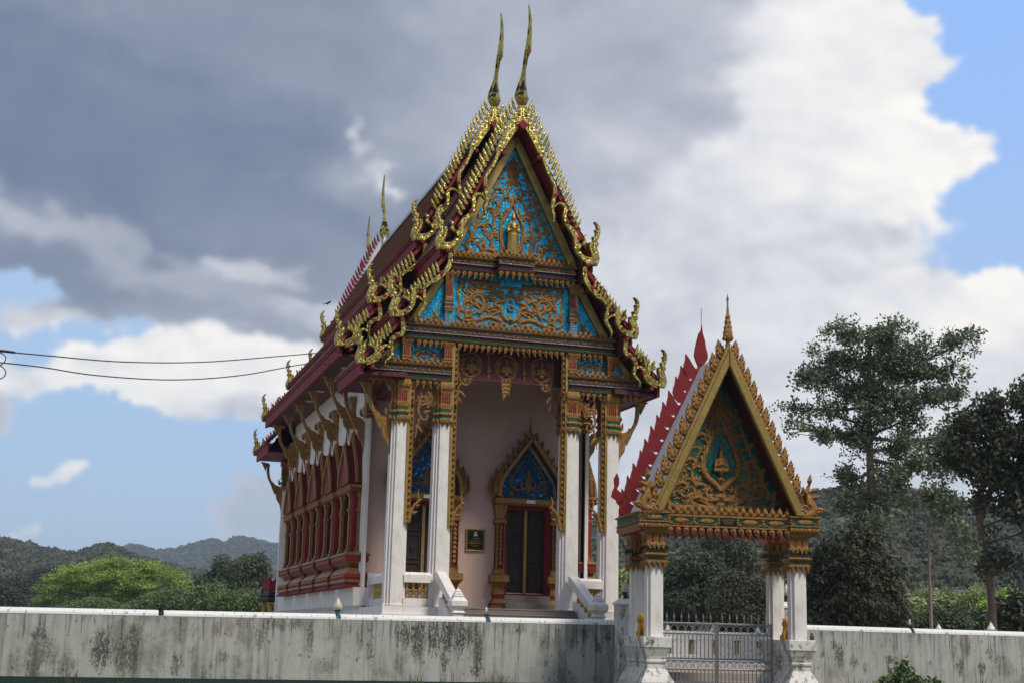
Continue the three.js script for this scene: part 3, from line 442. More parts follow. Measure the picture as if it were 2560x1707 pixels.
// a cornice: gold fillets, carved frieze on blue, red band with beads, glass line, hanging leaves below
function cornice(x0, x1, yb, yt, z0, out, o = {}) {
  const cx = (x0 + x1) / 2, hx = Math.abs(x1 - x0) / 2, h = yt - yb, hz = (out - z0) / 2, cz = (out + z0) / 2, r = (p) => rectMould(cx, cz, hx, hz, p), Y = (t) => yb + h * t;
  const c = part('cornice', [r([[-0.05, Y(0)], [0.0, Y(0.03)], [0.02, Y(0.10)], [-0.02, Y(0.13)], [-0.035, Y(0.2)]]), r([[-0.06, Y(0.44)], [-0.01, Y(0.47)], [-0.01, Y(0.52)], [-0.05, Y(0.54)]]), r([[-0.05, Y(0.86)], [0.02, Y(0.9)], [0.035, Y(0.97)], [0.0, Y(1.0)]])], MT.gold, T);
  part('red_band', [r([[-0.075, Y(0.18)], [-0.055, Y(0.28)], [-0.07, Y(0.45)]])], MT.redDeep, c);
  part('frieze_ground', [r([[-0.06, Y(0.53)], [-0.06, Y(0.87)]])], MT.blueDeep, c);
  part('glass_line', [r([[-0.03, Y(0.135)], [-0.012, Y(0.15)], [-0.012, Y(0.205)], [-0.05, Y(0.215)]])], o.indigo ? MT.indigo : MT.greenGlass, c);
  part('mirror_line', [r([[-0.05, Y(0.455)], [-0.002, Y(0.47)], [-0.002, Y(0.485)], [-0.05, Y(0.49)]])], MT.mirrorWhite, c);
  const n = Math.round(hx * 2 / 0.095), fr = [], fy = Y(0.7), fh = h * 0.15;
  for (let i = 0; i < n; i++) { const x = lerp(x0, x1, (i + 0.5) / n), k = i % 4; if (k === 0) fr.push(place(new THREE.SphereGeometry(0.045, 7, 5), x, fy, out - 0.055, 0, 0, 0, V3(1.1, fh / 0.045 * 0.9, 0.6))); else if (k === 2) fr.push(place(new THREE.TorusGeometry(0.042, 0.02, 5, 9), x, fy, out - 0.05)); else { fr.push(flame(x + 0.045, fy - fh * 0.8, Math.PI / 2 + 0.5, fh * 1.9, 0.085, out - 0.06, 0.2), flame(x - 0.045, fy + fh * 0.8, -Math.PI / 2 + 0.5, fh * 1.9, 0.085, out - 0.06, -0.2)); } }
  const bn = Math.round(hx * 2 / 0.06); for (let i = 0; i < bn; i++) fr.push(place(new THREE.OctahedronGeometry(0.018), lerp(x0, x1, (i + 0.5) / bn), Y(0.33), out - 0.055));
  part('frieze_carving', fr, MT.gold, c, { kind: 'stuff' });
  if (o.crest !== false) { const cn = Math.round(hx * 2 / 0.155); for (let i = 0; i < cn; i++) { const x = lerp(x0, x1, (i + 0.5) / cn); if (o.skip && o.skip(x)) continue; const m = part('crest_leaf', crestGeo, MT.gold, c, { raw: true }); m.position.set(x, yt - 0.01, out - 0.05); } }
  if (o.hang !== false) { const hn = Math.round(hx * 2 / 0.165); for (let i = 0; i < hn; i++) { const x = lerp(x0, x1, (i + 0.5) / hn); if (o.noHang && o.noHang(x)) continue; const m = part('hanging_leaf', x < (o.mid ?? 0) - 0.09 ? hangGeo : x > (o.mid ?? 0) + 0.09 ? hangGeoR : hangGeoC, MT.gold, c, { raw: true }); m.position.set(x, yb + 0.02, out - 0.05); } }
  return c;
}
const crestGeo = merged([flame(0, 0, Math.PI / 2, 0.22, 0.13, 0.0, 0, 0.5), flame(-0.03, 0.0, Math.PI / 2 + 0.7, 0.11, 0.07, 0.004, 0), flame(0.03, 0.0, Math.PI / 2 - 0.7, 0.11, 0.07, 0.004, 0), flip(flame(0, 0, Math.PI / 2, 0.22, 0.13, 0.0, 0, 0.5)).rotateY(Math.PI)]);
const hangShape = (k) => merged([extr([[-0.055, 0], [0.055, 0], [0.065, -0.08], [0.03 - k * 0.01, -0.15], [-0.03 * k, -0.235], [-0.035 - k * 0.02, -0.24], [-0.03 - k * 0.0, -0.15], [-0.065, -0.08]], 0.04, -0.02, 0.008), flame(0, 0, -Math.PI / 2, 0.18, 0.1, 0.02, -k * 0.3, 0.4), place(new THREE.TorusGeometry(0.026, 0.009, 5, 8), 0, -0.06, 0.03)]);
const hangGeo = hangShape(1.4), hangGeoR = flip(hangGeo), hangGeoC = hangShape(0);
// a small carved pilaster: red and gold, or with mirror mosaic at its foot
function smallPilaster(x, y0, y1, z, w, mirror) {
  const h = y1 - y0, Y = (t) => y0 + h * t, p = part('small_pilaster', [rectMould(x, z, w / 2, 0.06, mirror ? [[0.01, Y(0.26)], [0.03, Y(0.33)], [0, Y(0.36)], [0.03, Y(0.40)], [0, Y(0.44)], [0.01, Y(0.5)], [-0.01, Y(0.55)], [-0.005, Y(0.84)], [0.02, Y(0.9)], [0.05, Y(0.97)], [0.05, Y(1)]] : [[0.0, Y(0)], [0.0, Y(0.08)], [0.02, Y(0.14)], [-0.01, Y(0.22)], [-0.005, Y(0.7)], [0.03, Y(0.86)], [0.05, Y(0.97)], [0.05, Y(1)]])], MT.gold, T);
  part('red_inlay', [-1, 0, 1].map((k) => box(x + k * w * 0.26 - 0.016, x + k * w * 0.26 + 0.016, Y(mirror ? 0.56 : 0.24), Y(0.82), z + 0.04, z + 0.062)), MT.red, p);
  if (mirror) { part('indigo_band', [rectMould(x, z, w / 2, 0.06, [[0.012, Y(0.345)], [0.012, Y(0.375)]]), rectMould(x, z, w / 2, 0.06, [[0.012, Y(0.425)], [0.012, Y(0.455)]])], MT.indigo, p); part('mirror_foot', Array.from({ length: 30 }, (_, i) => place(new THREE.OctahedronGeometry(0.028), x - w * 0.36 + (i % 4) * w * 0.24, Y(0.01 + Math.floor(i / 4) * 0.033), z + 0.055, 0, 0, 0, V3(1, 1, 0.5))), MT.mirrorWhite, p); }
  return p;
}
// main architrave and the two lower ones
cornice(-3.05, 3.05, 9.52, 9.97, -0.45, 0.06, { noHang: (x) => Math.abs(x) > 1.5 && (Math.abs(Math.abs(x) - 1.8) < 0.16 || Math.abs(Math.abs(x) - 2.98) < 0.18), skip: (x) => Math.abs(Math.abs(x) - 1.82) < 0.09 });
for (const s of [-1, 1]) {
  cornice(Math.min(s * 1.70, s * 3.92), Math.max(s * 1.70, s * 3.92), 8.41, 8.87, -0.45, 0.05, { mid: s * 2.42, noHang: (x) => Math.abs(Math.abs(x) - 3.02) < 0.3 || Math.abs(x) < 2.12 });
  smallPilaster(s * 2.98, 8.96, 9.50, -0.02, 0.24); smallPilaster(s * 1.81, 8.96, 9.50, -0.02, 0.24);
  const pb = part('side_panel', extr([[s * 1.6, 8.85], [s * 3.62, 8.85], [s * 3.3, 9.55], [s * 1.6, 9.55]], 0.1, -0.28, 0), MT.blue, T);
  const x = s * 2.4, z = -0.17; part('panel_carving', [relief([[x - 0.33, 9.22], [x - 0.15, 9.28], [x, 9.34], [x + 0.15, 9.28], [x + 0.33, 9.22], [x + 0.15, 9.14], [x, 9.08], [x - 0.15, 9.14], [x - 0.33, 9.22]], 0.026, 0.026, z, 20), flame(x - 0.18, 9.2, 0, 0.2, 0.1, z, 0), flame(x + 0.18, 9.2, Math.PI, 0.2, 0.1, z, 0), flame(x, 9.2, Math.PI / 2, 0.1, 0.1, z, 0), ...both([...scroll(0.18, 9.08, 0.3, 0.16, 1, z, 0.02, 3), ...scroll(0.36, 9.1, 1.5, 0.14, -1, z, 0.02, 3), relief([[0.1, 9.05], [0.3, 9.04], [0.42, 9.1], [0.4, 9.32], [0.45, 9.4]], 0.022, 0.015, z, 10), flame(0.2, 9.34, 0.5, 0.22, 0.07, z), flame(0.38, 9.18, 1.2, 0.2, 0.09, z)]).map((g) => place(g, x, 0, 0))], MT.gold, pb);
}
// lower panel with the long scrollwork
const LP = part('lower_panel', extr([[-2.75, 9.95], [2.75, 9.95], [1.72, 11.62], [-1.72, 11.62]], 0.12, -0.30, 0), MT.blue, T);
smallPilaster(-1.83, 10.0, 11.5, -0.06, 0.22, true); smallPilaster(1.83, 10.0, 11.5, -0.06, 0.22, true);
{
  const z = -0.178, half = [
    ...scroll(0.92, 10.42, 2.2, 0.62, -1, z, 0.068, 5, 1.5), ...scroll(0.80, 11.02, 0.1, 0.55, -1, z, 0.068, 5, 1.55),
    relief([[0.25, 10.28], [0.6, 10.36], [1.0, 10.24], [1.4, 10.22], [1.54, 10.36], [1.42, 10.5], [1.3, 10.42]], 0.060, 0.036, z, 22), relief([[1.55, 10.3], [1.5, 10.7], [1.56, 11.0], [1.46, 11.3]], 0.045, 0.030, z, 12), relief([[1.38, 10.45], [1.34, 10.8], [1.22, 11.0]], 0.042, 0.030, z, 10),
    relief([[0.22, 10.95], [0.55, 11.16], [0.95, 11.2], [1.3, 11.34], [1.52, 11.36]], 0.063, 0.030, z, 16), relief([[0.3, 10.72], [0.62, 10.62], [0.9, 10.5], [1.2, 10.36]], 0.054, 0.030, z, 12), relief([[0.3, 10.55], [0.5, 10.45], [0.75, 10.28], [1.1, 10.14]], 0.048, 0.024, z, 12),
    relief([[0, 11.06], [0.16, 10.98], [0.2, 10.86], [0.42, 10.8], [0.46, 10.72], [0.3, 10.66], [0.24, 10.46], [0.12, 10.32], [0, 10.30]], 0.063, 0.063, z, 24), relief([[0.02, 11.24], [0.2, 11.26], [0.34, 11.16], [0.2, 11.08]], 0.051, 0.030, z, 10),
    ...scroll(0.1, 10.2, -0.2, 0.28, 1, z, 0.045, 3), ...scroll(0.5, 11.1, -0.5, 0.26, -1, z, 0.045, 3), ...scroll(1.28, 10.3, 1.2, 0.2, 1, z, 0.039, 2), ...scroll(0.62, 10.5, 0.4, 0.24, 1, z, 0.042, 3),
  ];
  for (const [x, y, a, l] of [[0.45, 10.85, 0.2, 0.4], [0.35, 10.6, -0.3, 0.34], [0.6, 10.34, -0.1, 0.34], [0.72, 11.3, 0.15, 0.4], [1.05, 11.3, 0.5, 0.3], [1.1, 10.36, -0.4, 0.3], [1.42, 11.05, 1.7, 0.3], [0.5, 11.26, 0.35, 0.42], [1.46, 10.18, -0.5, 0.18], [0.95, 10.18, -0.25, 0.36], [1.3, 10.7, 2.0, 0.3], [0.3, 10.16, 0.1, 0.36], [0.75, 10.62, 0.5, 0.3], [1.5, 11.2, 1.2, 0.22], [0.3, 11.28, 0.3, 0.3], [1.25, 10.95, 0.6, 0.26]]) half.push(flame(x, y, a, l * 1.15, l * 0.44, z, 0.2));
  half.push(...fillCurls(0.3, 1.6, 10.15, 11.35, 0.165, (x, y) => Math.abs(x) > 0.3, z - 0.004, 0.15, 305));
  part('panel_carving', both(half).concat([place(new THREE.TorusGeometry(0.075, 0.03, 6, 14), 0, 10.66, z + 0.02), place(new THREE.ConeGeometry(0.09, 0.2, 4), 0, 10.42, z + 0.02), place(new THREE.SphereGeometry(0.06, 8, 6), 0, 10.88, z), flame(0, 11.0, Math.PI / 2, 0.3, 0.16, z, 0), flame(0, 10.36, -Math.PI / 2, 0.2, 0.16, z, 0)]), MT.gold, LP);
  part('side_carving', both([relief([[2.02, 10.12], [2.3, 10.14], [2.18, 10.26], [2.1, 10.42], [2.04, 10.72]], 0.04, 0.014, z, 14), relief([[2.08, 10.2], [2.2, 10.2], [2.16, 10.3]], 0.03, 0.02, z, 6), flame(2.06, 10.14, 0.9, 0.4, 0.14, z), flame(2.28, 10.12, 0.3, 0.2, 0.09, z)]), MT.gold, LP);
}
// upper cornice in three pieces, the middle one forward
cornice(-1.86, -0.52, 11.56, 11.97, -0.4, 0.10, { indigo: true, mid: 9 }); cornice(0.52, 1.86, 11.56, 11.97, -0.4, 0.10, { indigo: true, mid: -9 }); cornice(-0.53, 0.53, 11.60, 12.03, -0.4, 0.36, { indigo: true });
// tympanum
const TY = part('tympanum', extr([[-1.95, 11.9], [1.95, 11.9], [0, 15.75]], 0.12, -0.36, 0), MT.blue, T);
for (const s of [-1, 1]) part('tympanum_frame', [extr([[s * 2.02, 11.92], [s * 1.76, 11.92], [0, 15.42], [0, 15.92]], 0.2, -0.28, 0.012), extr([[s * 3.0, 9.9], [s * 2.76, 9.9], [s * 1.95, 11.3], [s * 2.1, 11.5]], 0.2, -0.30, 0.012), extr([[s * 3.78, 8.86], [s * 3.55, 8.86], [s * 3.06, 9.5], [s * 3.2, 9.6]], 0.2, -0.32, 0.012)], MT.goldPale, TY);
{
  const z = -0.238, half = [];
  half.push(...vine([[0.18, 12.1], [0.7, 12.18], [1.2, 12.2], [1.34, 12.4], [1.12, 12.75], [1.02, 13.1], [0.84, 13.45], [0.7, 13.8], [0.5, 14.2], [0.36, 14.6], [0.16, 14.9]], 12, 0.30, z, 0.058, -1, 0.2));
  half.push(...vine([[0.1, 12.08], [0.5, 12.24], [0.62, 12.6], [0.56, 13.0], [0.52, 13.4], [0.36, 13.75], [0.12, 14.1]], 7, 0.26, z, 0.052, 1, 0.18));
  half.push(relief([[0, 12.2], [0.24, 12.4], [0.33, 12.8], [0.3, 13.15], [0.14, 13.45], [0, 13.75]], 0.06, 0.04, z + 0.01, 20));
  for (let i = 0; i < 9; i++) half.push(flame(lerp(0.28, 0.3, i / 9) * (1 - Math.max(0, i - 5) * 0.16), 12.35 + i * 0.14, 1.1, 0.2, 0.1, z + 0.02, 0.3));
  for (const [x, y, a, l] of [[0.85, 12.3, 0.6, 0.3], [1.25, 12.16, 0.1, 0.4], [0.4, 12.14, 0.4, 0.3], [0.85, 12.75, 1.9, 0.3], [0.1, 14.3, 1.7, 0.4]]) half.push(flame(x, y, a, l, l * 0.35, z, 0.2));
  half.push(...fillCurls(0.1, 1.7, 12.15, 14.9, 0.17, (x, y) => x < 1.62 * (15.2 - y) / 3.2 - 0.06 && !(x < 0.42 && y > 12.2 && y < 13.8), z - 0.004, 0.17, 301));
  part('tympanum_carving', both(half).concat([flame(0, 14.5, Math.PI / 2, 0.75, 0.3, z, 0, 0.3), flame(-0.06, 14.45, Math.PI / 2 + 0.3, 0.4, 0.16, z, 0), flame(0.06, 14.45, Math.PI / 2 - 0.3, 0.4, 0.16, z, 0), flame(0, 13.6, Math.PI / 2, 0.5, 0.16, z, 0), rectMould(0, z + 0.12, 0.2, 0.1, [[0.04, 12.0], [0.02, 12.06], [-0.04, 12.1], [0, 12.18]])]), MT.gold, TY);
  // standing figure in the pointed niche, hands crossed on the chest
  const F = (t) => 12.18 + t * 1.28, c = (a, b, r, q) => capsule([a[0], F(a[1]), a[2]], [b[0], F(b[1]), b[2]], r, q), zz = z + 0.14;
  const fig = union([c([0, 0.86, zz], [0, 0.89, zz], 0.072, 0.066), c([0, 0.95, zz], [0, 1.04, zz], 0.03, 0.006), c([0, 0.78, zz], [0, 0.82, zz], 0.035, 0.035), c([-0.09, 0.73, zz], [0.09, 0.73, zz], 0.06, 0.06), c([0, 0.68, zz], [0, 0.5, zz], 0.115, 0.085), c([-0.04, 0.46, zz], [-0.05, 0.1, zz], 0.09, 0.075), c([0.04, 0.46, zz], [0.05, 0.1, zz], 0.09, 0.075), c([-0.15, 0.71, zz], [-0.17, 0.55, zz + 0.02], 0.042, 0.036), c([0.15, 0.71, zz], [0.17, 0.55, zz + 0.02], 0.042, 0.036), c([-0.17, 0.55, zz + 0.02], [0.03, 0.62, zz + 0.1], 0.034, 0.026), c([0.17, 0.55, zz + 0.02], [-0.03, 0.64, zz + 0.1], 0.034, 0.026), c([-0.05, 0.04, zz + 0.02], [-0.05, 0.03, zz + 0.07], 0.036, 0.03), c([0.05, 0.04, zz + 0.02], [0.05, 0.03, zz + 0.07], 0.036, 0.03), c([0.13, 0.5, zz], [0.14, 0.08, zz], 0.03, 0.045), c([-0.13, 0.5, zz], [-0.14, 0.08, zz], 0.03, 0.045)], 0.035);
  part('niche_figure', sdfMesh(fig, 0, 12.84, zz, 0.78, 64), MT.goldPale, TY, { label: 'gilded standing figure with crossed arms in the pointed niche' });
}

// ---- gold lace between the columns
function leafStrip(x, y0, y1, z, s) { // post with a row of leaves on its inner edge (s points inwards)
  const p = part('leaf_strip', [box(x - s * 0.075, x, y0, y1, z - 0.06, z + 0.06)], MT.goldPale, T), n = Math.round((y1 - y0) / 0.17);
  for (let i = 0; i < n; i++) { const m = part('strip_leaf', s > 0 ? stripLeaf : stripLeafR, MT.gold, p, { raw: true }); m.position.set(x, lerp(y0 + 0.12, y1, i / n), z); }
  part('serpent_tail', [tube([[x + s * 0.05, y0 + 0.02, z], [x + s * 0.1, y0 + 0.24, z], [x + s * 0.16, y0 + 0.4, z], [x + s * 0.24, y0 + 0.52, z + 0.02], [x + s * 0.33, y0 + 0.62, z], [x + s * 0.30, y0 + 0.78, z], [x + s * 0.34, y0 + 0.92, z]], (t) => 0.075 * (1 - t * 0.82), 0, 16, 6), ...[0.3, 0.5, 0.66].map((t) => flame(x + s * (0.08 + t * 0.3), y0 + t * 0.9, s > 0 ? 0.4 : Math.PI - 0.4, 0.17, 0.1, z, 0))], MT.gold, p);
  return p;
}
const stripLeaf = merged([flame(0, -0.02, 0.75, 0.2, 0.13, 0.02, 0.4, 0.5), flip(flame(0, -0.02, 0.75, 0.2, 0.13, 0.02, 0.4, 0.5)).rotateY(Math.PI), extr([[0, -0.08], [0.1, -0.04], [0.12, 0.06], [0, 0.1]], 0.04, -0.02, 0)]), stripLeafR = flip(stripLeaf);
for (const s of [-1, 1]) {
  leafStrip(s * 2.805, 4.54, 8.36, -0.05, -s); leafStrip(s * 1.61, 4.52, 9.46, -0.05, -s);
  // hanging scrollwork of the narrow bays
  const x = s * 2.72, z = -0.14, k = -s, g = [...scroll(x + k * 0.15, 8.3, k > 0 ? -0.4 : Math.PI + 0.4, 0.4, -k, z, 0.035, 4), ...scroll(x + k * 0.12, 8.0, k > 0 ? -1 : Math.PI + 1, 0.34, k, z, 0.035, 3), relief([[x + k * 0.16, 8.25], [x + k * 0.22, 7.9], [x + k * 0.16, 7.6], [x + k * 0.3, 7.35], [x + k * 0.42, 7.4], [x + k * 0.38, 7.55]], 0.045, 0.025, z, 18), relief([[x + k * 0.3, 7.9], [x + k * 0.44, 7.7], [x + k * 0.5, 7.95]], 0.03, 0.02, z, 10), relief([[x + k * 0.2, 7.4], [x + k * 0.14, 7.1], [x + k * 0.1, 6.85]], 0.034, 0.012, z, 8), flame(x + k * 0.1, 7.2, k > 0 ? -0.8 : Math.PI + 0.8, 0.3, 0.12, z), flame(x + k * 0.5, 8.2, -Math.PI / 2, 0.5, 0.16, z), flame(x + k * 0.64, 8.25, -Math.PI / 2, 0.4, 0.16, z), ...[0, 1, 2].map((i) => flame(x + k * (0.18 + i * 0.06), 7.95 - i * 0.2, k > 0 ? 0.2 : Math.PI - 0.2, 0.26, 0.1, z + 0.01))];
  part('bay_scrollwork', g, MT.gold, T);
}
{ // wide bay: three medallions, two pendants, corner scrolls
  const z = -0.45, med = (x, figure) => {
    const m = part('medallion', [place(new THREE.TorusGeometry(0.32, 0.032, 6, 26), x, 9.04, z, 0, 0, 0, V3(1, 1.06, 1)), place(new THREE.TorusGeometry(0.21, 0.022, 6, 20), x, 9.06, z), ...both([flame(0.2, 8.86, 1.2, 0.3, 0.1, z + 0.01), flame(0.24, 9.1, 1.5, 0.24, 0.09, z + 0.01), ...scroll(0.05, 8.78, 0.2, 0.16, 1, z, 0.02, 2), flame(0.14, 9.3, 2.2, 0.2, 0.08, z)]).map((g) => place(g, x))], MT.gold, T);
    const c = (a, b, r, q) => capsule([x + a[0], 8.82 + a[1], z + a[2]], [x + b[0], 8.82 + b[1], z + b[2]], r, q);
    part('medallion_figure', sdfMesh(union([c([0, 0.34, 0.03], [0, 0.36, 0.03], 0.055, 0.05), c([0, 0.42, 0.03], [0, 0.52, 0.03], 0.035, 0.006), c([-0.07, 0.22, 0.03], [0.07, 0.22, 0.03], 0.05, 0.05), c([0, 0.2, 0.03], [0, 0.02, 0.03], 0.085, 0.07), c([-0.11, 0.21, 0.03], [-0.13, 0.08, 0.05], 0.034, 0.03), c([0.11, 0.21, 0.03], [0.13, 0.08, 0.05], 0.034, 0.03), c([-0.13, 0.08, 0.05], [0, 0.13, 0.11], 0.028, 0.024), c([0.13, 0.08, 0.05], [0, 0.13, 0.11], 0.028, 0.024)], 0.025), x, 9.04, z + 0.03, 0.34, 36), MT.gold, m);
    return m;
  };
  const mc = med(0); part('flame_drop', Array.from({ length: 13 }, (_, i) => { const r = Math.floor(i / 3), k = i % 3 - 1; return flame(k * 0.07 * (1 - r * 0.2), 8.72 - r * 0.11, -Math.PI / 2 + k * 0.35, 0.2, 0.1, z + 0.02 - Math.abs(k) * 0.01, 0); }), MT.gold, mc);
  for (const s of [-1, 1]) {
    med(s * 1.04);
    part('corner_scrollwork', [relief([[s * 1.36, 9.42], [s * 1.38, 9.0], [s * 1.34, 8.6], [s * 1.2, 8.45], [s * 1.08, 8.5], [s * 1.1, 8.62], [s * 1.2, 8.6]], 0.04, 0.02, z, 22), relief([[s * 1.3, 8.5], [s * 1.4, 8.3], [s * 1.36, 8.05], [s * 1.42, 7.85]], 0.036, 0.012, z, 12), ...scroll(s * 1.3, 8.74, s > 0 ? 2.4 : 0.7, 0.2, s, z, 0.026, 3), flame(s * 1.36, 8.3, s > 0 ? -2.3 : -0.84, 0.3, 0.12, z), flame(s * 1.38, 8.1, s > 0 ? -2.1 : -1.04, 0.24, 0.1, z), flame(s * 1.0, 8.72, s > 0 ? -1.2 : -1.94, 0.26, 0.14, z), flame(s * 1.36, 8.7, Math.PI / 2, 0.34, 0.12, z), flame(s * 1.2, 8.68, -Math.PI / 2, 0.26, 0.12, z)], MT.gold, T);
    part('pendant', [box(s * 0.52 - 0.02, s * 0.52 + 0.02, 8.95, 9.5, z - 0.02, z + 0.02), place(lathe([[0.001, -0.36], [0.03, -0.26], [0.055, -0.2], [0.02, -0.14], [0.11, -0.08], [0.03, -0.04], [0.07, 0.0], [0.02, 0.06]], 10), s * 0.52, 8.98, z), flame(s * 0.52, 9.46, -Math.PI / 2 - 0.6, 0.18, 0.09, z), flame(s * 0.52, 9.46, -Math.PI / 2 + 0.6, 0.18, 0.09, z)], MT.gold, T);
  }
}
// memorial plaque on the wall between the doors
{
  const cv = document.createElement('canvas'); cv.width = 256; cv.height = 256; const x = cv.getContext('2d');
  x.fillStyle = '#0b1512'; x.fillRect(0, 0, 256, 256); x.strokeStyle = '#8a7a3a'; x.lineWidth = 3; x.strokeRect(12, 12, 232, 232);
  x.fillStyle = '#c9c4bd'; x.fillRect(108, 22, 40, 54); x.fillStyle = '#5b4a44'; x.beginPath(); x.arc(128, 44, 10, 0, 7); x.fill(); x.fillStyle = '#b5873a'; x.fillRect(92, 52, 12, 26); x.fillRect(152, 52, 12, 26);
  const word = (cx, y, w, h) => { for (let p = cx - w / 2; p < cx + w / 2; p += h * 0.75) { if (rnd() < 0.12) continue; x.lineWidth = Math.max(1.6, h * 0.16); x.strokeStyle = '#a8742f'; x.beginPath(); x.arc(p, y - h * 0.35, h * 0.14, 0, 7); x.moveTo(p + h * 0.1, y - h * 0.4); x.lineTo(p + h * 0.1, y); x.lineTo(p + h * 0.4, y); x.lineTo(p + h * 0.4, y - h * 0.5); x.stroke(); if (rnd() < 0.35) { x.beginPath(); x.arc(p + h * 0.3, y - h * 0.75, h * 0.16, 3.2, 6.2); x.stroke(); } } };
  word(128, 112, 130, 22); word(128, 138, 180, 14); word(128, 172, 200, 26); word(128, 196, 150, 14); word(128, 214, 90, 12);
  const t = new THREE.CanvasTexture(cv); t.colorSpace = THREE.SRGBColorSpace;
  const pl = thing('memorial_plaque', 'black memorial plaque in a gold frame on the pink wall between the doors', 'plaque', [-0.0, 4.06, zF + 0.002]);
  const fr = (a, b, c, d) => rbox(a, b, c, d, 0, 0.05, 0.012);
  part('plaque_frame', [fr(-0.3, 0.3, 0, 0.05), fr(-0.3, 0.3, 0.62, 0.67), fr(-0.3, -0.25, 0.05, 0.62), fr(0.25, 0.3, 0.05, 0.62)], MT.goldPale, pl, { local: true });
  const face = new THREE.PlaneGeometry(0.5, 0.57); face.translate(0, 0.335, 0.03); part('plaque_face', face, mat({ map: t, roughness: 0.25 }), pl, { local: true, uv: true });
}
// ================================================================ roofs
const TIERS = [   // right-hand half of the porch roof: [x inner, y inner, x eave, y eave]
  [0, 16.2, 2.26, 12.22], [1.98, 12.02, 3.46, 10.22], [3.2, 10.02, 4.32, 8.86]];
function tileSheet(x0, y0, x1, y1, z0, z1, greenTop) {
  const L = Math.hypot(x1 - x0, y1 - y0), nr = Math.max(3, Math.round(L / 0.24)), nz = Math.max(3, Math.round((z0 - z1) / 0.2)), dx = (x1 - x0) / L, dy = (y1 - y0) / L, nx = -dy, ny = dx, pos = [], col = [];
  const r = mulberry(Math.round(x0 * 31 + z0 * 77 + y0 * 13 + 900));
  for (let i = 0; i < nr; i++) for (let k = 0; k < nz; k++) {
    const a = L * i / nr - 0.03, b = L * (i + 1) / nr, za = lerp(z0, z1, k / nz) - 0.006, zb = lerp(z0, z1, (k + 1) / nz) + 0.006, lift = 0.05 + r() * 0.008;
    const P = (s, z, h) => [x0 + dx * s + nx * h, y0 + dy * s + ny * h, z];
    const A = P(Math.max(a, 0), za, 0.02), B = P(Math.max(a, 0), zb, 0.02), C = P(b, zb, lift), D = P(b, za, lift), E = P(b, zb, 0.01), F = P(b, za, 0.01);
    pos.push(...A, ...D, ...C, ...A, ...C, ...B, ...D, ...F, ...E, ...D, ...E, ...C);
    const edge = k < 2 || k >= nz - 2 || (greenTop && i < 3), v = 0.75 + 0.5 * r(), m = n2(za * 0.5, i * 0.3) * 0.25 + 1;
    const c = edge ? [0.012 * v, 0.045 * v, 0.04 * v] : [0.24 * v * m, 0.095 * v * m, 0.052 * v]; for (let q = 0; q < 12; q++) col.push(...c);
  }
  const g = new THREE.BufferGeometry(); g.setAttribute('position', new THREE.Float32BufferAttribute(pos, 3)); g.setAttribute('color', new THREE.Float32BufferAttribute(col, 3)); g.computeVertexNormals(); return g;
}
function flipC(g) { return flip(g); }
function roofBlock(zf, zb, dy, k) { // slabs, tiles, fascias for one length of roof
  TIERS.forEach(([xi, yi, xe, ye], t) => {
    const XI = xi * k, XE = xe * k, YI = yi + dy, YE = ye + dy, L = Math.hypot(XE - XI, YE - YI), nx = (YI - YE) / L, ny = (XE - XI) / L, th = 0.1;
    for (const s of [1, -1]) {
      const f = (g) => s > 0 ? g : flip(g);
      const slab = part('roof_slope', f(extr([[XI, YI], [XE, YE], [XE - nx * th, YE - ny * th], [XI - nx * th, YI - ny * th * (xi ? 1 : 2)]], zf - zb, zb, 0)), MT.red, T);
      part('roof_tiles', f(tileSheet(XI, YI, XE + 0.05, YE - 0.08, zf - 0.02, zb + 0.02, t === 0)), MT.tile, slab, { color: true, kind: 'stuff' });
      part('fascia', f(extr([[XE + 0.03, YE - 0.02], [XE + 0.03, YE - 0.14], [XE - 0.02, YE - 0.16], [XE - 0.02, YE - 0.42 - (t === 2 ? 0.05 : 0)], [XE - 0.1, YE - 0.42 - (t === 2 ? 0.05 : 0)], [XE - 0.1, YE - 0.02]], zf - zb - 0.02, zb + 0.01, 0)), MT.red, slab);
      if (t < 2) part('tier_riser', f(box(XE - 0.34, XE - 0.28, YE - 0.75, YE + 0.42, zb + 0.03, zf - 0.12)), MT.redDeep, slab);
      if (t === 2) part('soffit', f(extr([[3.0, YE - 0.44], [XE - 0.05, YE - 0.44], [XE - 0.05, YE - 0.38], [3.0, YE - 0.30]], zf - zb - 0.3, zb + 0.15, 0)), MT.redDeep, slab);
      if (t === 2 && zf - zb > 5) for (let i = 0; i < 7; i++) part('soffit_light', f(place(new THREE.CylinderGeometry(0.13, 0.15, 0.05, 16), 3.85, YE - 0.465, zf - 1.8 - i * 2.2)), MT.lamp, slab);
    }
  });
  if (zf - zb > 5) part('ridge_cap', box(-0.05, 0.05, 16.12 + dy, 16.30 + dy, zb, zf), MT.roofEdge, T); else part('ridge_cap', box(-0.05, 0.05, 16.1 + dy, 16.28 + dy, zb, zf - 0.1), MT.roofEdge, T);
}
const Z1 = 0.40, Z2 = -2.45;
roofBlock(Z1, Z2 - 0.5, 0, 1); roofBlock(Z2, rearZ(Z2), 1.0, 1.02); roofBlock(rearZ(Z2 - 0.5), rearZ(Z1), 0, 1);
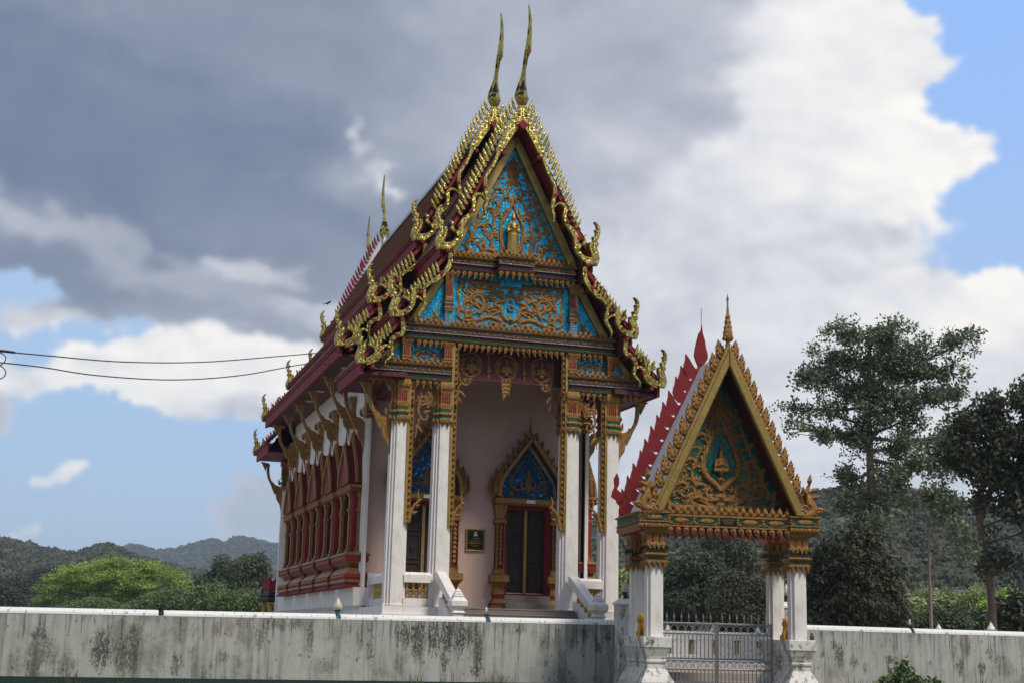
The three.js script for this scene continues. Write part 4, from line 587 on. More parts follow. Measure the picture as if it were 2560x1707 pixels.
// gable walls closing the higher roof above the porches
for (const z of [-3.2, rearZ(-3.2)]) part('gable_wall', extr([[-3.3, 9.8], [3.3, 9.8], [3.3, 10.8], [2.2, 12.6], [0, 16.6], [-2.2, 12.6], [-3.3, 10.8]], 0.2, z - 0.1, 0), MT.redDeep, T);
for (const s of [0, 1]) { const g = extr([[-4.1, 8.6], [4.1, 8.6], [3.3, 9.8], [2.1, 11.8], [0, 15.8], [-2.1, 11.8], [-3.3, 9.8]], 0.06, -0.5, 0); part('porch_gable_backing', s ? turnBack(g) : g, MT.redDeep, T); }

// ---- bargeboards: lines read from the photograph on the plane of the front gable, right-hand half
const G = (x, y) => { const p = onZ(x, y, 0.45); return [p.x, p.y]; }, KP = 0.0108;
const R3 = (x, y) => G(1360 + x * 0.2232, 430 + y * 0.2232), R1 = (x, y) => G(1130 + x * 0.1913, 230 + y * 0.1913);
const line = (a) => a.map(([x, y, w]) => [...G(x, y), w * KP]);
const plate1 = [[905, 185], [960, 192], [1010, 305], [1080, 465], [1150, 635], [1208, 780], [1218, 855], [1140, 855], [1108, 790], [1042, 650], [952, 490], [905, 400]].map(([x, y]) => R1(x, y));
const dX = plate1[0][0]; plate1[0][0] = plate1[11][0] = -0.001;
const hangOut = [[300, 640], [322, 628], [352, 668], [382, 720], [388, 780], [397, 818], [432, 790], [440, 730], [466, 705], [457, 768], [476, 800], [468, 822], [430, 838], [402, 852], [396, 882], [420, 918], [470, 958], [520, 964], [529, 932], [508, 890], [497, 848], [499, 795], [530, 800], [545, 765], [534, 734], [570, 730], [575, 690], [561, 656], [590, 650], [580, 606], [556, 565], [590, 578], [619, 620], [626, 672], [611, 740], [590, 785], [606, 802], [604, 832], [583, 837], [592, 872], [610, 930], [618, 985], [592, 1058], [530, 1050], [468, 1038], [420, 1000], [362, 930], [332, 862], [326, 762]].map(([x, y]) => R3(x, y));
const hc = R3(592, 1058), hang = hangOut.map(([x, y]) => [x - hc[0], y - hc[1]]);
const S = {
  1: { plate: plate1, s1: line([[1355, 390, 12], [1362.4, 411.7, 9], [1370, 432.8, 8.5], [1378.7, 450, 9], [1385.4, 467, 10], [1386.7, 480.6, 10], [1384.4, 497.8, 10], [1381, 513, 9.5], [1381.2, 526, 8.5], [1384, 541, 7], [1383, 557, 1.5]]), s2: line([[1386, 519, 3], [1393.5, 510.8, 6], [1402.4, 510.4, 8], [1410.2, 516.6, 9], [1413.1, 527, 10.5], [1410.9, 539.4, 11], [1412.5, 552.8, 11.5], [1418.5, 565, 12], [1428, 576.2, 13], [1436, 588, 15]]), hc, hs: 1, fin: line([[1319, 266, 0], [1335, 300, 0], [1352, 340, 0], [1368, 384, 0], [1384, 424, 0], [1400, 464, 0], [1416, 504, 0], [1430, 540, 0], [1443, 574, 0]]), nf: 21 },
  2: { s0: line([[1461.6, 668, 11], [1461.6, 694, 12.5], [1472, 716, 12.5], [1484, 731, 12.5], [1497, 745, 11.5]]), s1: line([[1494, 741, 12], [1507, 751.6, 9.5], [1516.7, 763, 9.5], [1518.6, 776.5, 9.5], [1516.7, 790, 10], [1514.8, 803, 9], [1522.4, 818.6, 8], [1528, 830, 6], [1527.2, 842, 1.5]]), s2: line([[1519, 799, 3], [1530, 790, 6.5], [1541.6, 791.8, 8.5], [1547.3, 801.4, 10], [1545.4, 813, 10.5], [1551, 822.4, 11.5], [1562.6, 832, 13], [1572, 838, 15]]), hc: G(1591.3, 848.3), hs: 0.93, fin: line([[1482, 712, 0], [1497, 731, 0], [1512, 750, 0], [1526, 768, 0], [1540, 786, 0], [1551, 800, 0]]), nf: 9 },
  3: { s0: line([[1564.5, 848, 10], [1563.6, 881.7, 12], [1578, 891, 12], [1589, 904, 12]]), s1: line([[1586, 900, 12], [1589, 913, 10], [1586, 923, 9.5], [1584.5, 934, 9], [1590, 944, 7.5], [1598, 954.4, 5], [1599, 968, 1.5]]), s2: line([[1590, 922, 3], [1595, 918, 6], [1602.8, 919, 8], [1610.4, 927.6, 10], [1612.3, 939, 11], [1620, 952.5, 12.5], [1631.5, 960, 13.5], [1642, 964, 15]]), hc: G(1661.1, 969.7), hs: 0.86, fin: line([[1586, 878, 0], [1596, 892, 0], [1607, 905, 0], [1616, 917, 0], [1624, 930, 0]]), nf: 6 },
};
const TH = 0.13;
const finGeo = (() => { const s = new THREE.Shape(); s.moveTo(-0.045, -0.06); s.quadraticCurveTo(-0.01, 0.13, 0.105, 0.27); s.quadraticCurveTo(0.155, 0.13, 0.06, -0.04); s.closePath(); const g = new THREE.ExtrudeGeometry(s, { depth: 0.03, bevelEnabled: true, bevelThickness: 0.015, bevelSize: 0.012, bevelOffset: -0.012, bevelSegments: 1, curveSegments: 4 }); g.translate(0, 0, -0.03); return merged(g); })();
const finL = flip(finGeo);
const ZB = 0.385; // back of the boards of the front gable
const boardGeo = {}, hangGeoB = {};
for (const t of [1, 2, 3]) {
  const q = S[t], gs = []; if (q.plate) gs.push(extr(q.plate, TH, ZB, 0.012)); if (q.s0) gs.push(extr(strokePoly(q.s0, 14), TH, ZB, 0.012));
  gs.push(extr(strokePoly(q.s1, 26), TH, ZB, 0.014), extr(strokePoly(q.s2, 26), TH * 1.05, ZB - 0.003, 0.014));
  boardGeo[t] = merged(gs);
  hangGeoB[t] = merged([extr(hang.map(([x, y]) => [x * q.hs + q.hc[0], y * q.hs + q.hc[1]]), TH * 1.2, ZB - 0.008, 0.02), ...[[-0.10, 0.5, 1.7], [-0.06, 0.5, 1.72], [-0.13, 0.3, 1.5]].map(([x, y, a]) => flame(q.hc[0] + x * q.hs - 0.03, q.hc[1] + (y - 0.25) * q.hs, a, 0.36 * q.hs, 0.05, ZB + TH + 0.01, 0.2))]);
}
const boardL = {}, hangL = {}; for (const t of [1, 2, 3]) { boardL[t] = flip(boardGeo[t]); hangL[t] = flip(hangGeoB[t]); }
function gable(z, dy, kx, back, M) { // boards, fins, curled ends; back = seen from behind
  for (const t of [1, 2, 3]) for (const s of [1, -1]) {
    const b = part('bargeboard', s > 0 ? boardGeo[t] : boardL[t], M.board, T, { raw: true });
    b.position.set(0, dy - GY, (back ? -1 : 1) * (z - 0.45) - (back ? 0 : 0) - ZM); if (back) b.position.z = z + 0.45 - ZM; b.rotation.y = back ? Math.PI : 0; b.scale.set(kx, 1, 1);
    part('curled_finial', s > 0 ? hangGeoB[t] : hangL[t], MT.goldMosaic, b, { raw: true });
    const q = S[t], c = new THREE.CatmullRomCurve3(q.fin.map(([x, y]) => V3(x, y, 0)));
    for (let i = 0; i < q.nf; i++) { const u = (i + 0.5) / q.nf, p = c.getPointAt(u), m = part('fin', s > 0 ? finGeo : finL, M.fin, b, { raw: true }); const k = (t === 1 ? lerp(0.95, 1.12, Math.sin(u * 3.1)) : 0.95) ; m.position.set(s * p.x, p.y, ZB + TH / 2); m.rotation.z = -s * lerp(0.0, 0.28, u) * (t === 1 ? 1 : 0.6) + (rnd() - 0.5) * 0.12; m.rotation.y = (rnd() - 0.5) * 0.5; m.scale.set(k * (0.80 + 0.14 * rnd()), k * (1.05 + 0.16 * rnd()), k); }
    if (!back) { const pts = { 1: [[0.62, 15.0], [1.15, 13.95], [1.52, 13.2], [1.85, 12.75], [2.15, 12.0]], 2: [[2.3, 11.35], [2.85, 10.75], [3.2, 10.25], [3.35, 9.97]], 3: [[3.45, 9.5], [3.85, 9.05], [4.1, 8.62]] }[t]; for (const [x, y] of pts) { const g = rbox(-0.05, 0.05, -0.05, 0.05, -0.62, 0.05, 0.01), m = part('purlin_end', g, MT.red, b); m.position.set(s * (x - 0.1), y - 0.03, ZB + TH - 0.02); m.rotation.z = 0.5; } }
  }
  if (!back) { const g = rbox(-0.11, 0.11, -0.11, 0.11, -0.8, 0.12, 0.01), m = part('ridge_beam', g, MT.red, T); m.rotation.z = Math.PI / 4; m.position.set(0, 15.86 + dy - GY, z + 0.06 - ZM); }
}
const gilt = { board: MT.goldMosaic, fin: MT.goldMosaic }, reverse = { board: MT.roofEdge, fin: MT.red };
gable(0.45, 0, 1, false, gilt); gable(-2.4, 1.0, 1.02, false, gilt); gable(rearZ(-2.4), 1.0, 1.02, true, reverse); gable(rearZ(0.45), 0, 1, true, reverse);

// ---- tall horned ridge finials; line read from the photograph on the plane through the middle of the hall
const hornPx = [[750, 1335, 6], [755, 1260, 70], [756, 1195, 100], [752, 1120, 82], [762, 1030, 56], [774, 940, 36], [786, 850, 27], [800, 750, 30], [812, 680, 33], [834, 615, 46], [848, 480, 35], [858, 330, 27], [862, 230, 23], [852, 120, 17], [844, 50, 4]];
const horn = hornPx.map(([x, y, r]) => { const p = onX(1150 + x * 0.2041, y * 0.2041, 0); return [p.z - 0.42, p.y, r * 0.2041 * KP]; });
const hornGeo = (() => { const pos = [], n = 8, rows = []; for (let i = 0; i < horn.length; i++) { const [z, y, r] = horn[i]; rows.push(Array.from({ length: n }, (_, k) => { const a = k / n * 2 * Math.PI, e = (k % 2) ? 0.86 : 1.0; return [Math.sin(a) * r * e, y, z + Math.cos(a) * r * e * (i > 6 ? 1.25 : 1.1)]; })); } for (let i = 0; i < rows.length - 1; i++) for (let k = 0; k < n; k++) { const a = rows[i][k], b = rows[i][(k + 1) % n], c = rows[i + 1][(k + 1) % n], d = rows[i + 1][k]; pos.push(...a, ...b, ...c, ...a, ...c, ...d); } const g = new THREE.BufferGeometry(); g.setAttribute('position', new THREE.Float32BufferAttribute(pos, 3)); g.computeVertexNormals(); return merged([toCreasedNormals(g, 0.5), extr([[-0.02, 0], [0.1, 0.02], [0.16, 0.1], [0.1, 0.13], [0.02, 0.16]].map(([x, y]) => [x, y]), 0.06, -0.03, 0.01).rotateY(-Math.PI / 2).translate(0, horn[8][1] - 0.12, horn[8][0] + 0.03)]); })();
for (const [z, dy, back, m] of [[0.42, 0, 0, MT.hornGold], [-2.42, 1.0, 0, MT.hornGold], [rearZ(-2.42), 1.0, 1, MT.hornGold], [rearZ(0.42), 0, 1, MT.hornGold]]) {
  const f = part('horned_finial', hornGeo, m, T, { raw: true }); f.position.set(0, dy - GY - 0.02, z - ZM); if (back) f.rotation.y = Math.PI;
  part('finial_foot', [rectMould(0, -0.05, 0.05, 0.1, [[0.02, 16.1], [0.02, 16.3], [0, 16.5], [0.03, 16.62]])], MT.roofEdge, f);
}
// ================================================================ the gateway (own frame: x along its front, z out of it, y from the ground)
const GP = (() => { const p = atDepth(1822, 1594, 33); p.y = 0; return p; })(), GA = -8.6 * Math.PI / 180;
const GT = thing('gateway', 'white pillared gateway with tall gilded gable and red flame fins beside the temple', 'gateway', [GP.x, 0, GP.z], GA);
const gp = (n, g, m, p = GT, o = {}) => part(n, g, m, p, { local: true, ...o });
for (const s of [-1, 1]) {
  const x = s * 1.74, pier = gp('pedestal', [rectMould(x, -0.95, 0.22, 1.02, [[0.16, 0.1], [0.16, 0.72], [0.14, 0.76], [0.12, 0.8], [0.02, 0.98], [-0.01, 1.02], [-0.01, 1.14], [0.02, 1.16], [0.02, 1.2], [0.0, 1.22], [0.02, 1.3], [0.06, 1.4], [0.09, 1.48], [0.11, 1.5], [0.11, 1.72], [0.1, 1.735]])], MT.whiteWorn);
  for (const z of [-0.19, -1.75]) {
    const c = gp('column', prism([[0.19, 0.12], [0.19, -0.12], [0.12, -0.12], [0.12, -0.19], [-0.12, -0.19], [-0.12, -0.12], [-0.19, -0.12], [-0.19, 0.12], [-0.12, 0.12], [-0.12, 0.19], [0.12, 0.19], [0.12, 0.12]].reverse(), [[1.73, 1.02], [3.42, 1.0]], x, z), MT.white);
    gp('capital', [rectMould(x, z, 0.2, 0.2, [[0.02, 3.40], [0.07, 3.43], [0.07, 3.46], [0.02, 3.49], [0.0, 3.54], [0.08, 3.59], [0.10, 3.61], [0.08, 3.63], [0.0, 3.67], [0.0, 3.71], [0.04, 3.74], [0.05, 3.84], [0.02, 3.9], [0.03, 4.06], [0.09, 4.14], [0.12, 4.22]])], MT.gold, c);
    const lc = gp('leaf_collar', leafRow(0.25, 3.44, 4, 0.07, 0.2).map((g) => place(g, x, 0, z)).concat(leafRow(0.27, 3.74, 5, 0.04, 0.14, -0.1).map((g) => { const h = g.clone(); h.translate(0, -3.74, 0); h.scale(1, -1, 1); h.translate(x, 3.73, z); return h; })), MT.gold, c); lc.userData.kind = 'stuff';
    gp('glass_band', [rectMould(x, z, 0.2, 0.2, [[0.012, 3.495], [0.012, 3.545]]), rectMould(x, z, 0.2, 0.2, [[0.012, 3.672], [0.012, 3.715]])], MT.green, c);
    gp('red_inlay', [-0.08, 0.08].flatMap((u) => [box(x + u - 0.014, x + u + 0.014, 3.9, 4.08, z + 0.215, z + 0.235), box(x - 0.235, x - 0.215, 3.9, 4.08, z + u - 0.014, z + u + 0.014)]), MT.red, c);
  }
}
// entablature: blocks over the columns run front to back, a lighter frieze spans the opening
const diamondRow = (x0, x1, y, z, n) => Array.from({ length: n }, (_, i) => lerp(x0, x1, (i + 0.5) / n)).flatMap((x, i) => { const w = (x1 - x0) / n; return [place(new THREE.SphereGeometry(0.5, 12, 6), x, y, z, 0, 0, 0, V3(w * 0.62, 0.13, 0.05)), ...[-1, 1].flatMap((k) => [flame(x + k * w * 0.49, y, Math.PI / 2, 0.09, 0.08, z, 0), flame(x + k * w * 0.49, y, -Math.PI / 2, 0.09, 0.08, z, 0), flame(x + k * w * 0.34, y + 0.05, k > 0 ? 0.3 : Math.PI - 0.3, w * 0.2, 0.04, z, 0), flame(x + k * w * 0.34, y - 0.05, k > 0 ? -0.3 : Math.PI + 0.3, w * 0.2, 0.04, z, 0)])]; });
for (const s of [-1, 1]) {
  const x = s * 1.84, e = gp('entablature_block', [rectMould(x, -0.97, 0.3, 1.1, [[0.0, 4.18], [0.06, 4.24], [0.07, 4.3], [0.05, 4.33]]), rectMould(x, -0.97, 0.3, 1.1, [[0.06, 4.55], [0.1, 4.57], [0.1, 4.60], [0.05, 4.61]]), rectMould(x, -0.97, 0.3, 1.1, [[0.05, 4.345], [0.08, 4.36], [0.08, 4.38], [0.05, 4.39]])], MT.gold);
  gp('frieze_ground', [rectMould(x, -0.97, 0.3, 1.1, [[0.05, 4.3], [0.05, 4.58]])], MT.green, e);
  gp('frieze_carving', [...diamondRow(x - 0.34, x + 0.34, 4.47, 0.185, 1), ...diamondRow(-2.0, 0.1, 4.47, 0, 3).map((g) => { const h = g.clone(); h.rotateY(-s * Math.PI / 2); h.translate(x + (s < 0 ? -0.355 : 0.355), 0, 0); return h; }), ...Array.from({ length: 7 }, (_, i) => place(new THREE.SphereGeometry(0.035, 6, 5), x - 0.3 + i * 0.1, 4.27, 0.19))], MT.gold, e);
  gp('red_soffit', box(x - 0.28, x + 0.28, 4.15, 4.185, -2.0, 0.1), MT.red, e);
}
const FR = gp('frieze', [box(-1.49, 1.49, 4.27, 4.31, -0.12, 0.14), box(-1.49, 1.49, 4.51, 4.56, -0.12, 0.15), box(-1.49, 1.49, 4.335, 4.35, -0.1, 0.125), box(-1.49, 1.49, 4.49, 4.5, -0.1, 0.125)], MT.gold);
gp('frieze_ground', [box(-1.49, 1.49, 4.31, 4.51, -0.1, 0.11)], MT.green, FR);
gp('frieze_carving', [...diamondRow(-1.46, -0.24, 4.42, 0.125, 2), ...diamondRow(0.2, 1.46, 4.42, 0.125, 2)], MT.gold, FR);
{ const cv = document.createElement('canvas'); cv.width = 128; cv.height = 48; const c = cv.getContext('2d'); c.fillStyle = '#0a0d0b'; c.fillRect(0, 0, 128, 48); c.strokeStyle = '#7d6a35'; c.lineWidth = 2; for (let r = 0; r < 3; r++) for (let i = 0; i < 11 - r * 2; i++) { const x = 14 + r * 9 + i * 9.5, y = 12 + r * 13; c.beginPath(); c.arc(x, y - 2, 1.6, 0, 7); c.moveTo(x + 2, y - 4); c.lineTo(x + 2, y + 3); c.lineTo(x + 5, y + 3); c.lineTo(x + 5, y - 4); c.stroke(); } const t = new THREE.CanvasTexture(cv); t.colorSpace = THREE.SRGBColorSpace; const g = new THREE.PlaneGeometry(0.4, 0.16); g.translate(-0.02, 4.42, 0.135); gp('dedication_tablet', g, mat({ map: t, roughness: 0.3 }), FR, { uv: true }); gp('tablet_backing', box(-0.225, 0.185, 4.335, 4.505, 0.11, 0.131), MT.black, FR); }
const crest2 = merged([flame(0, 0, Math.PI / 2, 0.26, 0.16, 0, 0, 0.5), flame(-0.04, 0, Math.PI / 2 + 0.6, 0.13, 0.08, 0.006, 0), flame(0.04, 0, Math.PI / 2 - 0.6, 0.13, 0.08, 0.006, 0), extr([[-0.06, 0], [0.06, 0], [0.07, 0.08], [0, 0.24], [-0.07, 0.08]], 0.03, -0.03, 0)]);
for (let i = 0; i < 17; i++) { const m = gp('crest_leaf', crest2, MT.gold, FR, { raw: true }); m.position.set(lerp(-1.44, 1.44, i / 16), 4.55, 0.09); }
const pend = merged([flame(0, 0, -Math.PI / 2, 0.24, 0.15, 0.02, -0.25, 0.5), flame(0, -0.02, -Math.PI / 2, 0.14, 0.1, 0.045, 0, 0.5)]), pendBack = merged(extr([[-0.085, 0.02], [0.085, 0.02], [0.08, -0.12], [0.0, -0.2], [-0.045, -0.285], [-0.07, -0.28], [-0.06, -0.18], [-0.085, -0.1]], 0.03, -0.012, 0));
for (let i = 0; i < 16; i++) { const x = lerp(-1.42, 1.42, i / 15), m = gp('hanging_leaf', i < 8 ? pend : flip(pend), MT.gold, FR, { raw: true }); m.position.set(x, 4.28, 0.1); const r = gp('red_fringe', i < 8 ? pendBack : flip(pendBack), MT.red, FR, { raw: true }); r.position.set(x, 4.26, 0.05); }
gp('lintel', box(-1.5, 1.5, 4.2, 4.27, -2.0, 0.02), MT.red, FR);
// gable: steep roof between a front and a rear face
const GX = 1.86, gA = 8.55, gB = 4.62;
const inner = [[-1.72, gB], [1.72, gB], [0, gA - 0.28]];
const roofG = gp('roof', [extr([[-GX - 0.04, gB], [-GX + 0.14, gB], [0, gA - 0.3], [0, gA + 0.02]], 2.36, -2.3, 0.0), flip(extr([[-GX - 0.04, gB], [-GX + 0.14, gB], [0, gA - 0.3], [0, gA + 0.02]], 2.36, -2.3, 0.0))], MT.roofEdge);
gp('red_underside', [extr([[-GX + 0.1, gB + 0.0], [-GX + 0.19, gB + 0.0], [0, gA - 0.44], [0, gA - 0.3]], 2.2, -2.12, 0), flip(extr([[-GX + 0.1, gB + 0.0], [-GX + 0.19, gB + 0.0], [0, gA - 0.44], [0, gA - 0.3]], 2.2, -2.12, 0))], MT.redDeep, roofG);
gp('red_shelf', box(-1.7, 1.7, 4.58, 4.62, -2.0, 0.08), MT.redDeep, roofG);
for (const [zf, m] of [[0.06, MT.goldPale], [-2.4, MT.roofEdge]]) for (const s of [-1, 1]) { const o = [[-GX - 0.02, gB - 0.02], [-GX + 0.22, gB - 0.02], [0, gA - 0.37], [0, gA + 0.16]], i2 = [[-GX + 0.05, gB - 0.02], [-GX + 0.24, gB - 0.02], [0, gA - 0.41], [0, gA - 0.0]]; const b = gp('bargeboard', [s < 0 ? extr(o, 0.12, zf, 0.012) : flip(extr(o, 0.12, zf, 0.012))], m); gp('board_edge', s < 0 ? extr(i2, 0.1, zf + 0.1, 0.03) : flip(extr(i2, 0.1, zf + 0.1, 0.03)), m, b); }
// leaf fins: carved and gilt in front, flat red behind
const leafFin = merged([extr([[-0.10, 0], [0.10, 0.0], [0.125, 0.12], [0.10, 0.26], [0.05, 0.38], [0, 0.50], [-0.05, 0.38], [-0.10, 0.26], [-0.125, 0.12]], 0.05, -0.03, 0.012), flame(0, 0.02, Math.PI / 2, 0.4, 0.16, 0.02, 0, 0.4), place(new THREE.TorusGeometry(0.05, 0.02, 5, 10), 0, 0.1, 0.03), ...both([flame(0.06, 0.05, 1.2, 0.2, 0.1, 0.02, 0.3, 0.5), flame(0.05, 0.2, 1.1, 0.16, 0.08, 0.02, 0.3, 0.5), flame(0.02, 0.32, 1.3, 0.12, 0.06, 0.02, 0, 0.5)])]);
const saw = (() => { const o = [], e = [[0.02, -0.05], [0.22, -0.02], [0.33, 0.10], [0.36, 0.22], [0.33, 0.34], [0.28, 0.46], [0.25, 0.63]]; for (let i = 0; i < e.length - 1; i++) for (let k = 0; k < 3; k++) { const t = k / 3, x = lerp(e[i][0], e[i + 1][0], t), y = lerp(e[i][1], e[i + 1][1], t); o.push([x, y], [x + (i ? 0.018 : 0), y + 0.008]); } o.push([0.25, 0.63], [0.17, 0.50], [0.10, 0.35], [0.03, 0.23], [-0.12, 0.18], [-0.12, -0.05]); return merged(extr(o, 0.04, -0.02, 0)); })(), sawR = flip(saw);
const slopeAng = Math.atan2(gA - gB, GX);
for (const s of [-1, 1]) {
  const fr = gp('fin_row', extr([[-GX - 0.02, gB], [-GX + 0.02, gB], [0.02, gA + 0.06], [0, gA + 0.14]], 0.06, -0.02, 0), s < 0 ? MT.red : MT.red); if (s > 0) fr.scale.x = -1;
  for (let i = 0; i < 12; i++) { const t = (i + 0.75) / 12.4, m = gp('fin', leafFin, MT.gold, fr, { raw: true }); m.position.set(lerp(-GX, 0, t) - 0.05, lerp(gB, gA, t) - 0.02, 0.05); m.rotation.z = 0.16; }
  const rr = gp('rear_fin_row', extr([[-GX - 0.02, gB], [-GX + 0.02, gB], [0.02, gA + 0.06], [0, gA + 0.14]], 0.06, -2.32, 0), MT.red); if (s > 0) rr.scale.x = -1;
  for (let i = 0; i < 12; i++) { const t = (i + 0.6) / 12.2, m = gp('fin', sawR, MT.red, rr, { raw: true }); m.position.set(lerp(-GX, 0, t) + 0.02, lerp(gB, gA, t) - 0.06, -2.29); m.rotation.z = 0.08 + (rnd() - 0.5) * 0.07; m.scale.set(0.92 + rnd() * 0.08, 1.0 + rnd() * 0.08, 1); }
}
// serpent heads at the feet of the gable
const serp = merged([tube([[0.35, 0.06, 0], [0.1, 0.02, 0.02], [-0.06, 0.12, 0.02], [0.0, 0.34, 0.01], [0.08, 0.5, 0], [0.04, 0.72, 0], [-0.02, 0.86, 0]], (t) => 0.12 * (1 - 0.3 * t) * (t > 0.62 ? 1 - (t - 0.62) * 2.2 : 1), 0, 22, 7), ...[[0.1, 0.02, 0.6], [0.02, 0.2, 1.1], [-0.12, 0.05, 2.4], [0.22, 0.06, 0.9], [0.0, 0.4, 2.6], [0.09, 0.5, 0.7], [-0.1, 0.16, 3.0], [0.04, 0.75, 1.5], [0.02, 0.56, 2.5]].map(([x, y, a]) => flame(x, y, a, 0.26, 0.14, 0.07, 0.3, 0.5)), place(new THREE.TorusGeometry(0.1, 0.035, 6, 14), 0.16, 0.14, 0.06), place(new THREE.TorusGeometry(0.06, 0.025, 6, 12), -0.04, 0.1, 0.08)]), serpR = flip(serp);
for (const s of [-1, 1]) { const m = gp('serpent_head', s < 0 ? serp : serpR, MT.gold, GT, { raw: true }); m.position.set(s * 2.02, 4.62, 0.1); const r = gp('serpent_head', merged(extr([[0.5, -0.0], [0.05, -0.02], [-0.1, 0.08], [-0.08, 0.3], [-0.16, 0.38], [-0.12, 0.3], [-0.18, 0.42], [-0.3, 0.5], [-0.28, 0.62], [-0.22, 0.75], [-0.24, 0.95], [-0.16, 1.1], [-0.1, 0.98], [-0.1, 0.82], [-0.16, 0.7], [-0.06, 0.62], [0.04, 0.42], [0.14, 0.5], [0.12, 0.34], [0.3, 0.3]], 0.06, -0.03, 0.01)), MT.red); r.position.set(s * 2.02, 4.64, -2.25); if (s > 0) r.scale.x = -1; }
// finials
gp('gable_finial', [place(lathe([[0.05, 0], [0.07, 0.05], [0.04, 0.1], [0.115, 0.22], [0.12, 0.30], [0.09, 0.46], [0.06, 0.62], [0.035, 0.82], [0.022, 1.04], [0.02, 1.12], [0.036, 1.17], [0.022, 1.22], [0.001, 1.32]], 12), 0, 8.62, 0.12), ...Array.from({ length: 30 }, (_, i) => { const r = Math.floor(i / 6), a = (i % 6) / 6 * 6.283 + r * 0.5; return place(flame(0, 0, Math.PI / 2, 0.17, 0.10, 0, 0, 0.4), Math.sin(a) * (0.105 - r * 0.018), 8.76 + r * 0.13, 0.12 + Math.cos(a) * (0.105 - r * 0.018), a); })], MT.gold);
gp('rear_finial', [extr([[-0.05, 0], [0.06, 0], [0.2, 0.2], [0.21, 0.32], [0.16, 0.5], [0.13, 0.7], [0.08, 0.86], [0.05, 1.1], [0.02, 0.95], [-0.04, 0.86], [-0.1, 0.64], [-0.14, 0.46], [-0.16, 0.28], [-0.12, 0.14]], 0.07, -2.33, 0.012).translate(0, 8.58, 0), place(new THREE.CylinderGeometry(0.008, 0.008, 0.55, 5), 0.04, 9.85, -2.3)], MT.red);
// tympanum
const GTY = gp('tympanum', extr(inner, 0.06, -0.62, 0), MT.green);
{
  const z = -0.555, half = [];
  half.push(...vine([[0.1, 4.75], [0.6, 4.82], [1.1, 4.78], [1.36, 4.95], [1.12, 5.3], [1.0, 5.7], [0.78, 6.1], [0.62, 6.5], [0.42, 6.95], [0.16, 7.3]], 12, 0.32, z, 0.07, -1, 0.22));
  half.push(...vine([[0.06, 5.0], [0.4, 4.98], [0.66, 5.2], [0.5, 5.5]], 3, 0.3, z, 0.065, 1, 0.24)); half.push(...vine([[0.3, 6.5], [0.26, 6.8], [0.1, 7.2]], 2, 0.26, z, 0.055, 1)); half.push(...vine([[0.62, 5.3], [0.72, 5.6], [0.6, 5.95]], 2, 0.26, z, 0.055, -1)); half.push(...vine([[0.2, 4.8], [0.7, 5.05], [1.0, 5.0]], 3, 0.24, z, 0.055, 1));
  half.push(relief([[0, 5.22], [0.2, 5.42], [0.4, 5.6], [0.44, 5.9], [0.34, 6.2], [0.24, 6.45], [0.12, 6.75], [0, 7.0]], 0.085, 0.05, z + 0.01, 24));
  for (let i = 0; i < 10; i++) half.push(flame(0.44 - Math.abs(i - 4) * 0.045, 5.4 + i * 0.13, 0.9, 0.17, 0.1, z + 0.03, 0.3));
  half.push(...fillCurls(0.1, 1.5, 4.75, 7.5, 0.18, (x, y) => x < 1.5 * (7.9 - y) / 3.2 - 0.05 && !(x < 0.5 && y > 5.4 && y < 6.7), z - 0.004, 0.19, 311));
  gp('tympanum_carving', both(half).concat([flame(0, 6.9, Math.PI / 2, 0.85, 0.28, z, 0, 0.3), flame(0, 7.2, Math.PI / 2 + 0.3, 0.4, 0.14, z, 0), flame(0, 7.2, Math.PI / 2 - 0.3, 0.4, 0.14, z, 0), flame(0, 5.2, -Math.PI / 2, 0.4, 0.3, z, 0), flame(0, 4.98, -Math.PI / 2, 0.3, 0.2, z, 0), flame(0, 5.55, -Math.PI / 2, 0.22, 0.22, z + 0.02, 0)]), MT.gold, GTY);
  const c = (a, b, r, q) => capsule([a[0] * 0.78, 5.7 + a[1] * 0.78, z + 0.06 + a[2] * 0.8], [b[0] * 0.78, 5.7 + b[1] * 0.78, z + 0.06 + b[2] * 0.8], r * 0.78, q * 0.78);
  gp('niche_figure', sdfMesh(union([c([0, 0.46, 0], [0, 0.49, 0], 0.075, 0.07), c([0, 0.56, 0], [0, 0.76, 0], 0.055, 0.008), c([-0.1, 0.31, 0], [0.1, 0.31, 0], 0.07, 0.07), c([0, 0.28, 0], [0, 0.06, 0], 0.12, 0.1), c([-0.16, 0.3, 0], [-0.19, 0.12, 0.03], 0.05, 0.045), c([0.16, 0.3, 0], [0.19, 0.12, 0.03], 0.05, 0.045), c([-0.19, 0.12, 0.03], [-0.01, 0.19, 0.12], 0.04, 0.035), c([0.19, 0.12, 0.03], [0.01, 0.19, 0.12], 0.04, 0.035), c([-0.2, 0, 0.02], [0.2, 0, 0.02], 0.07, 0.07), c([0, -0.04, 0], [0, -0.16, 0], 0.1, 0.03)], 0.035), 0, 5.9, z + 0.06, 0.56, 48), MT.gold, GTY, { label: 'small gilded figure with joined hands in the niche' });
}
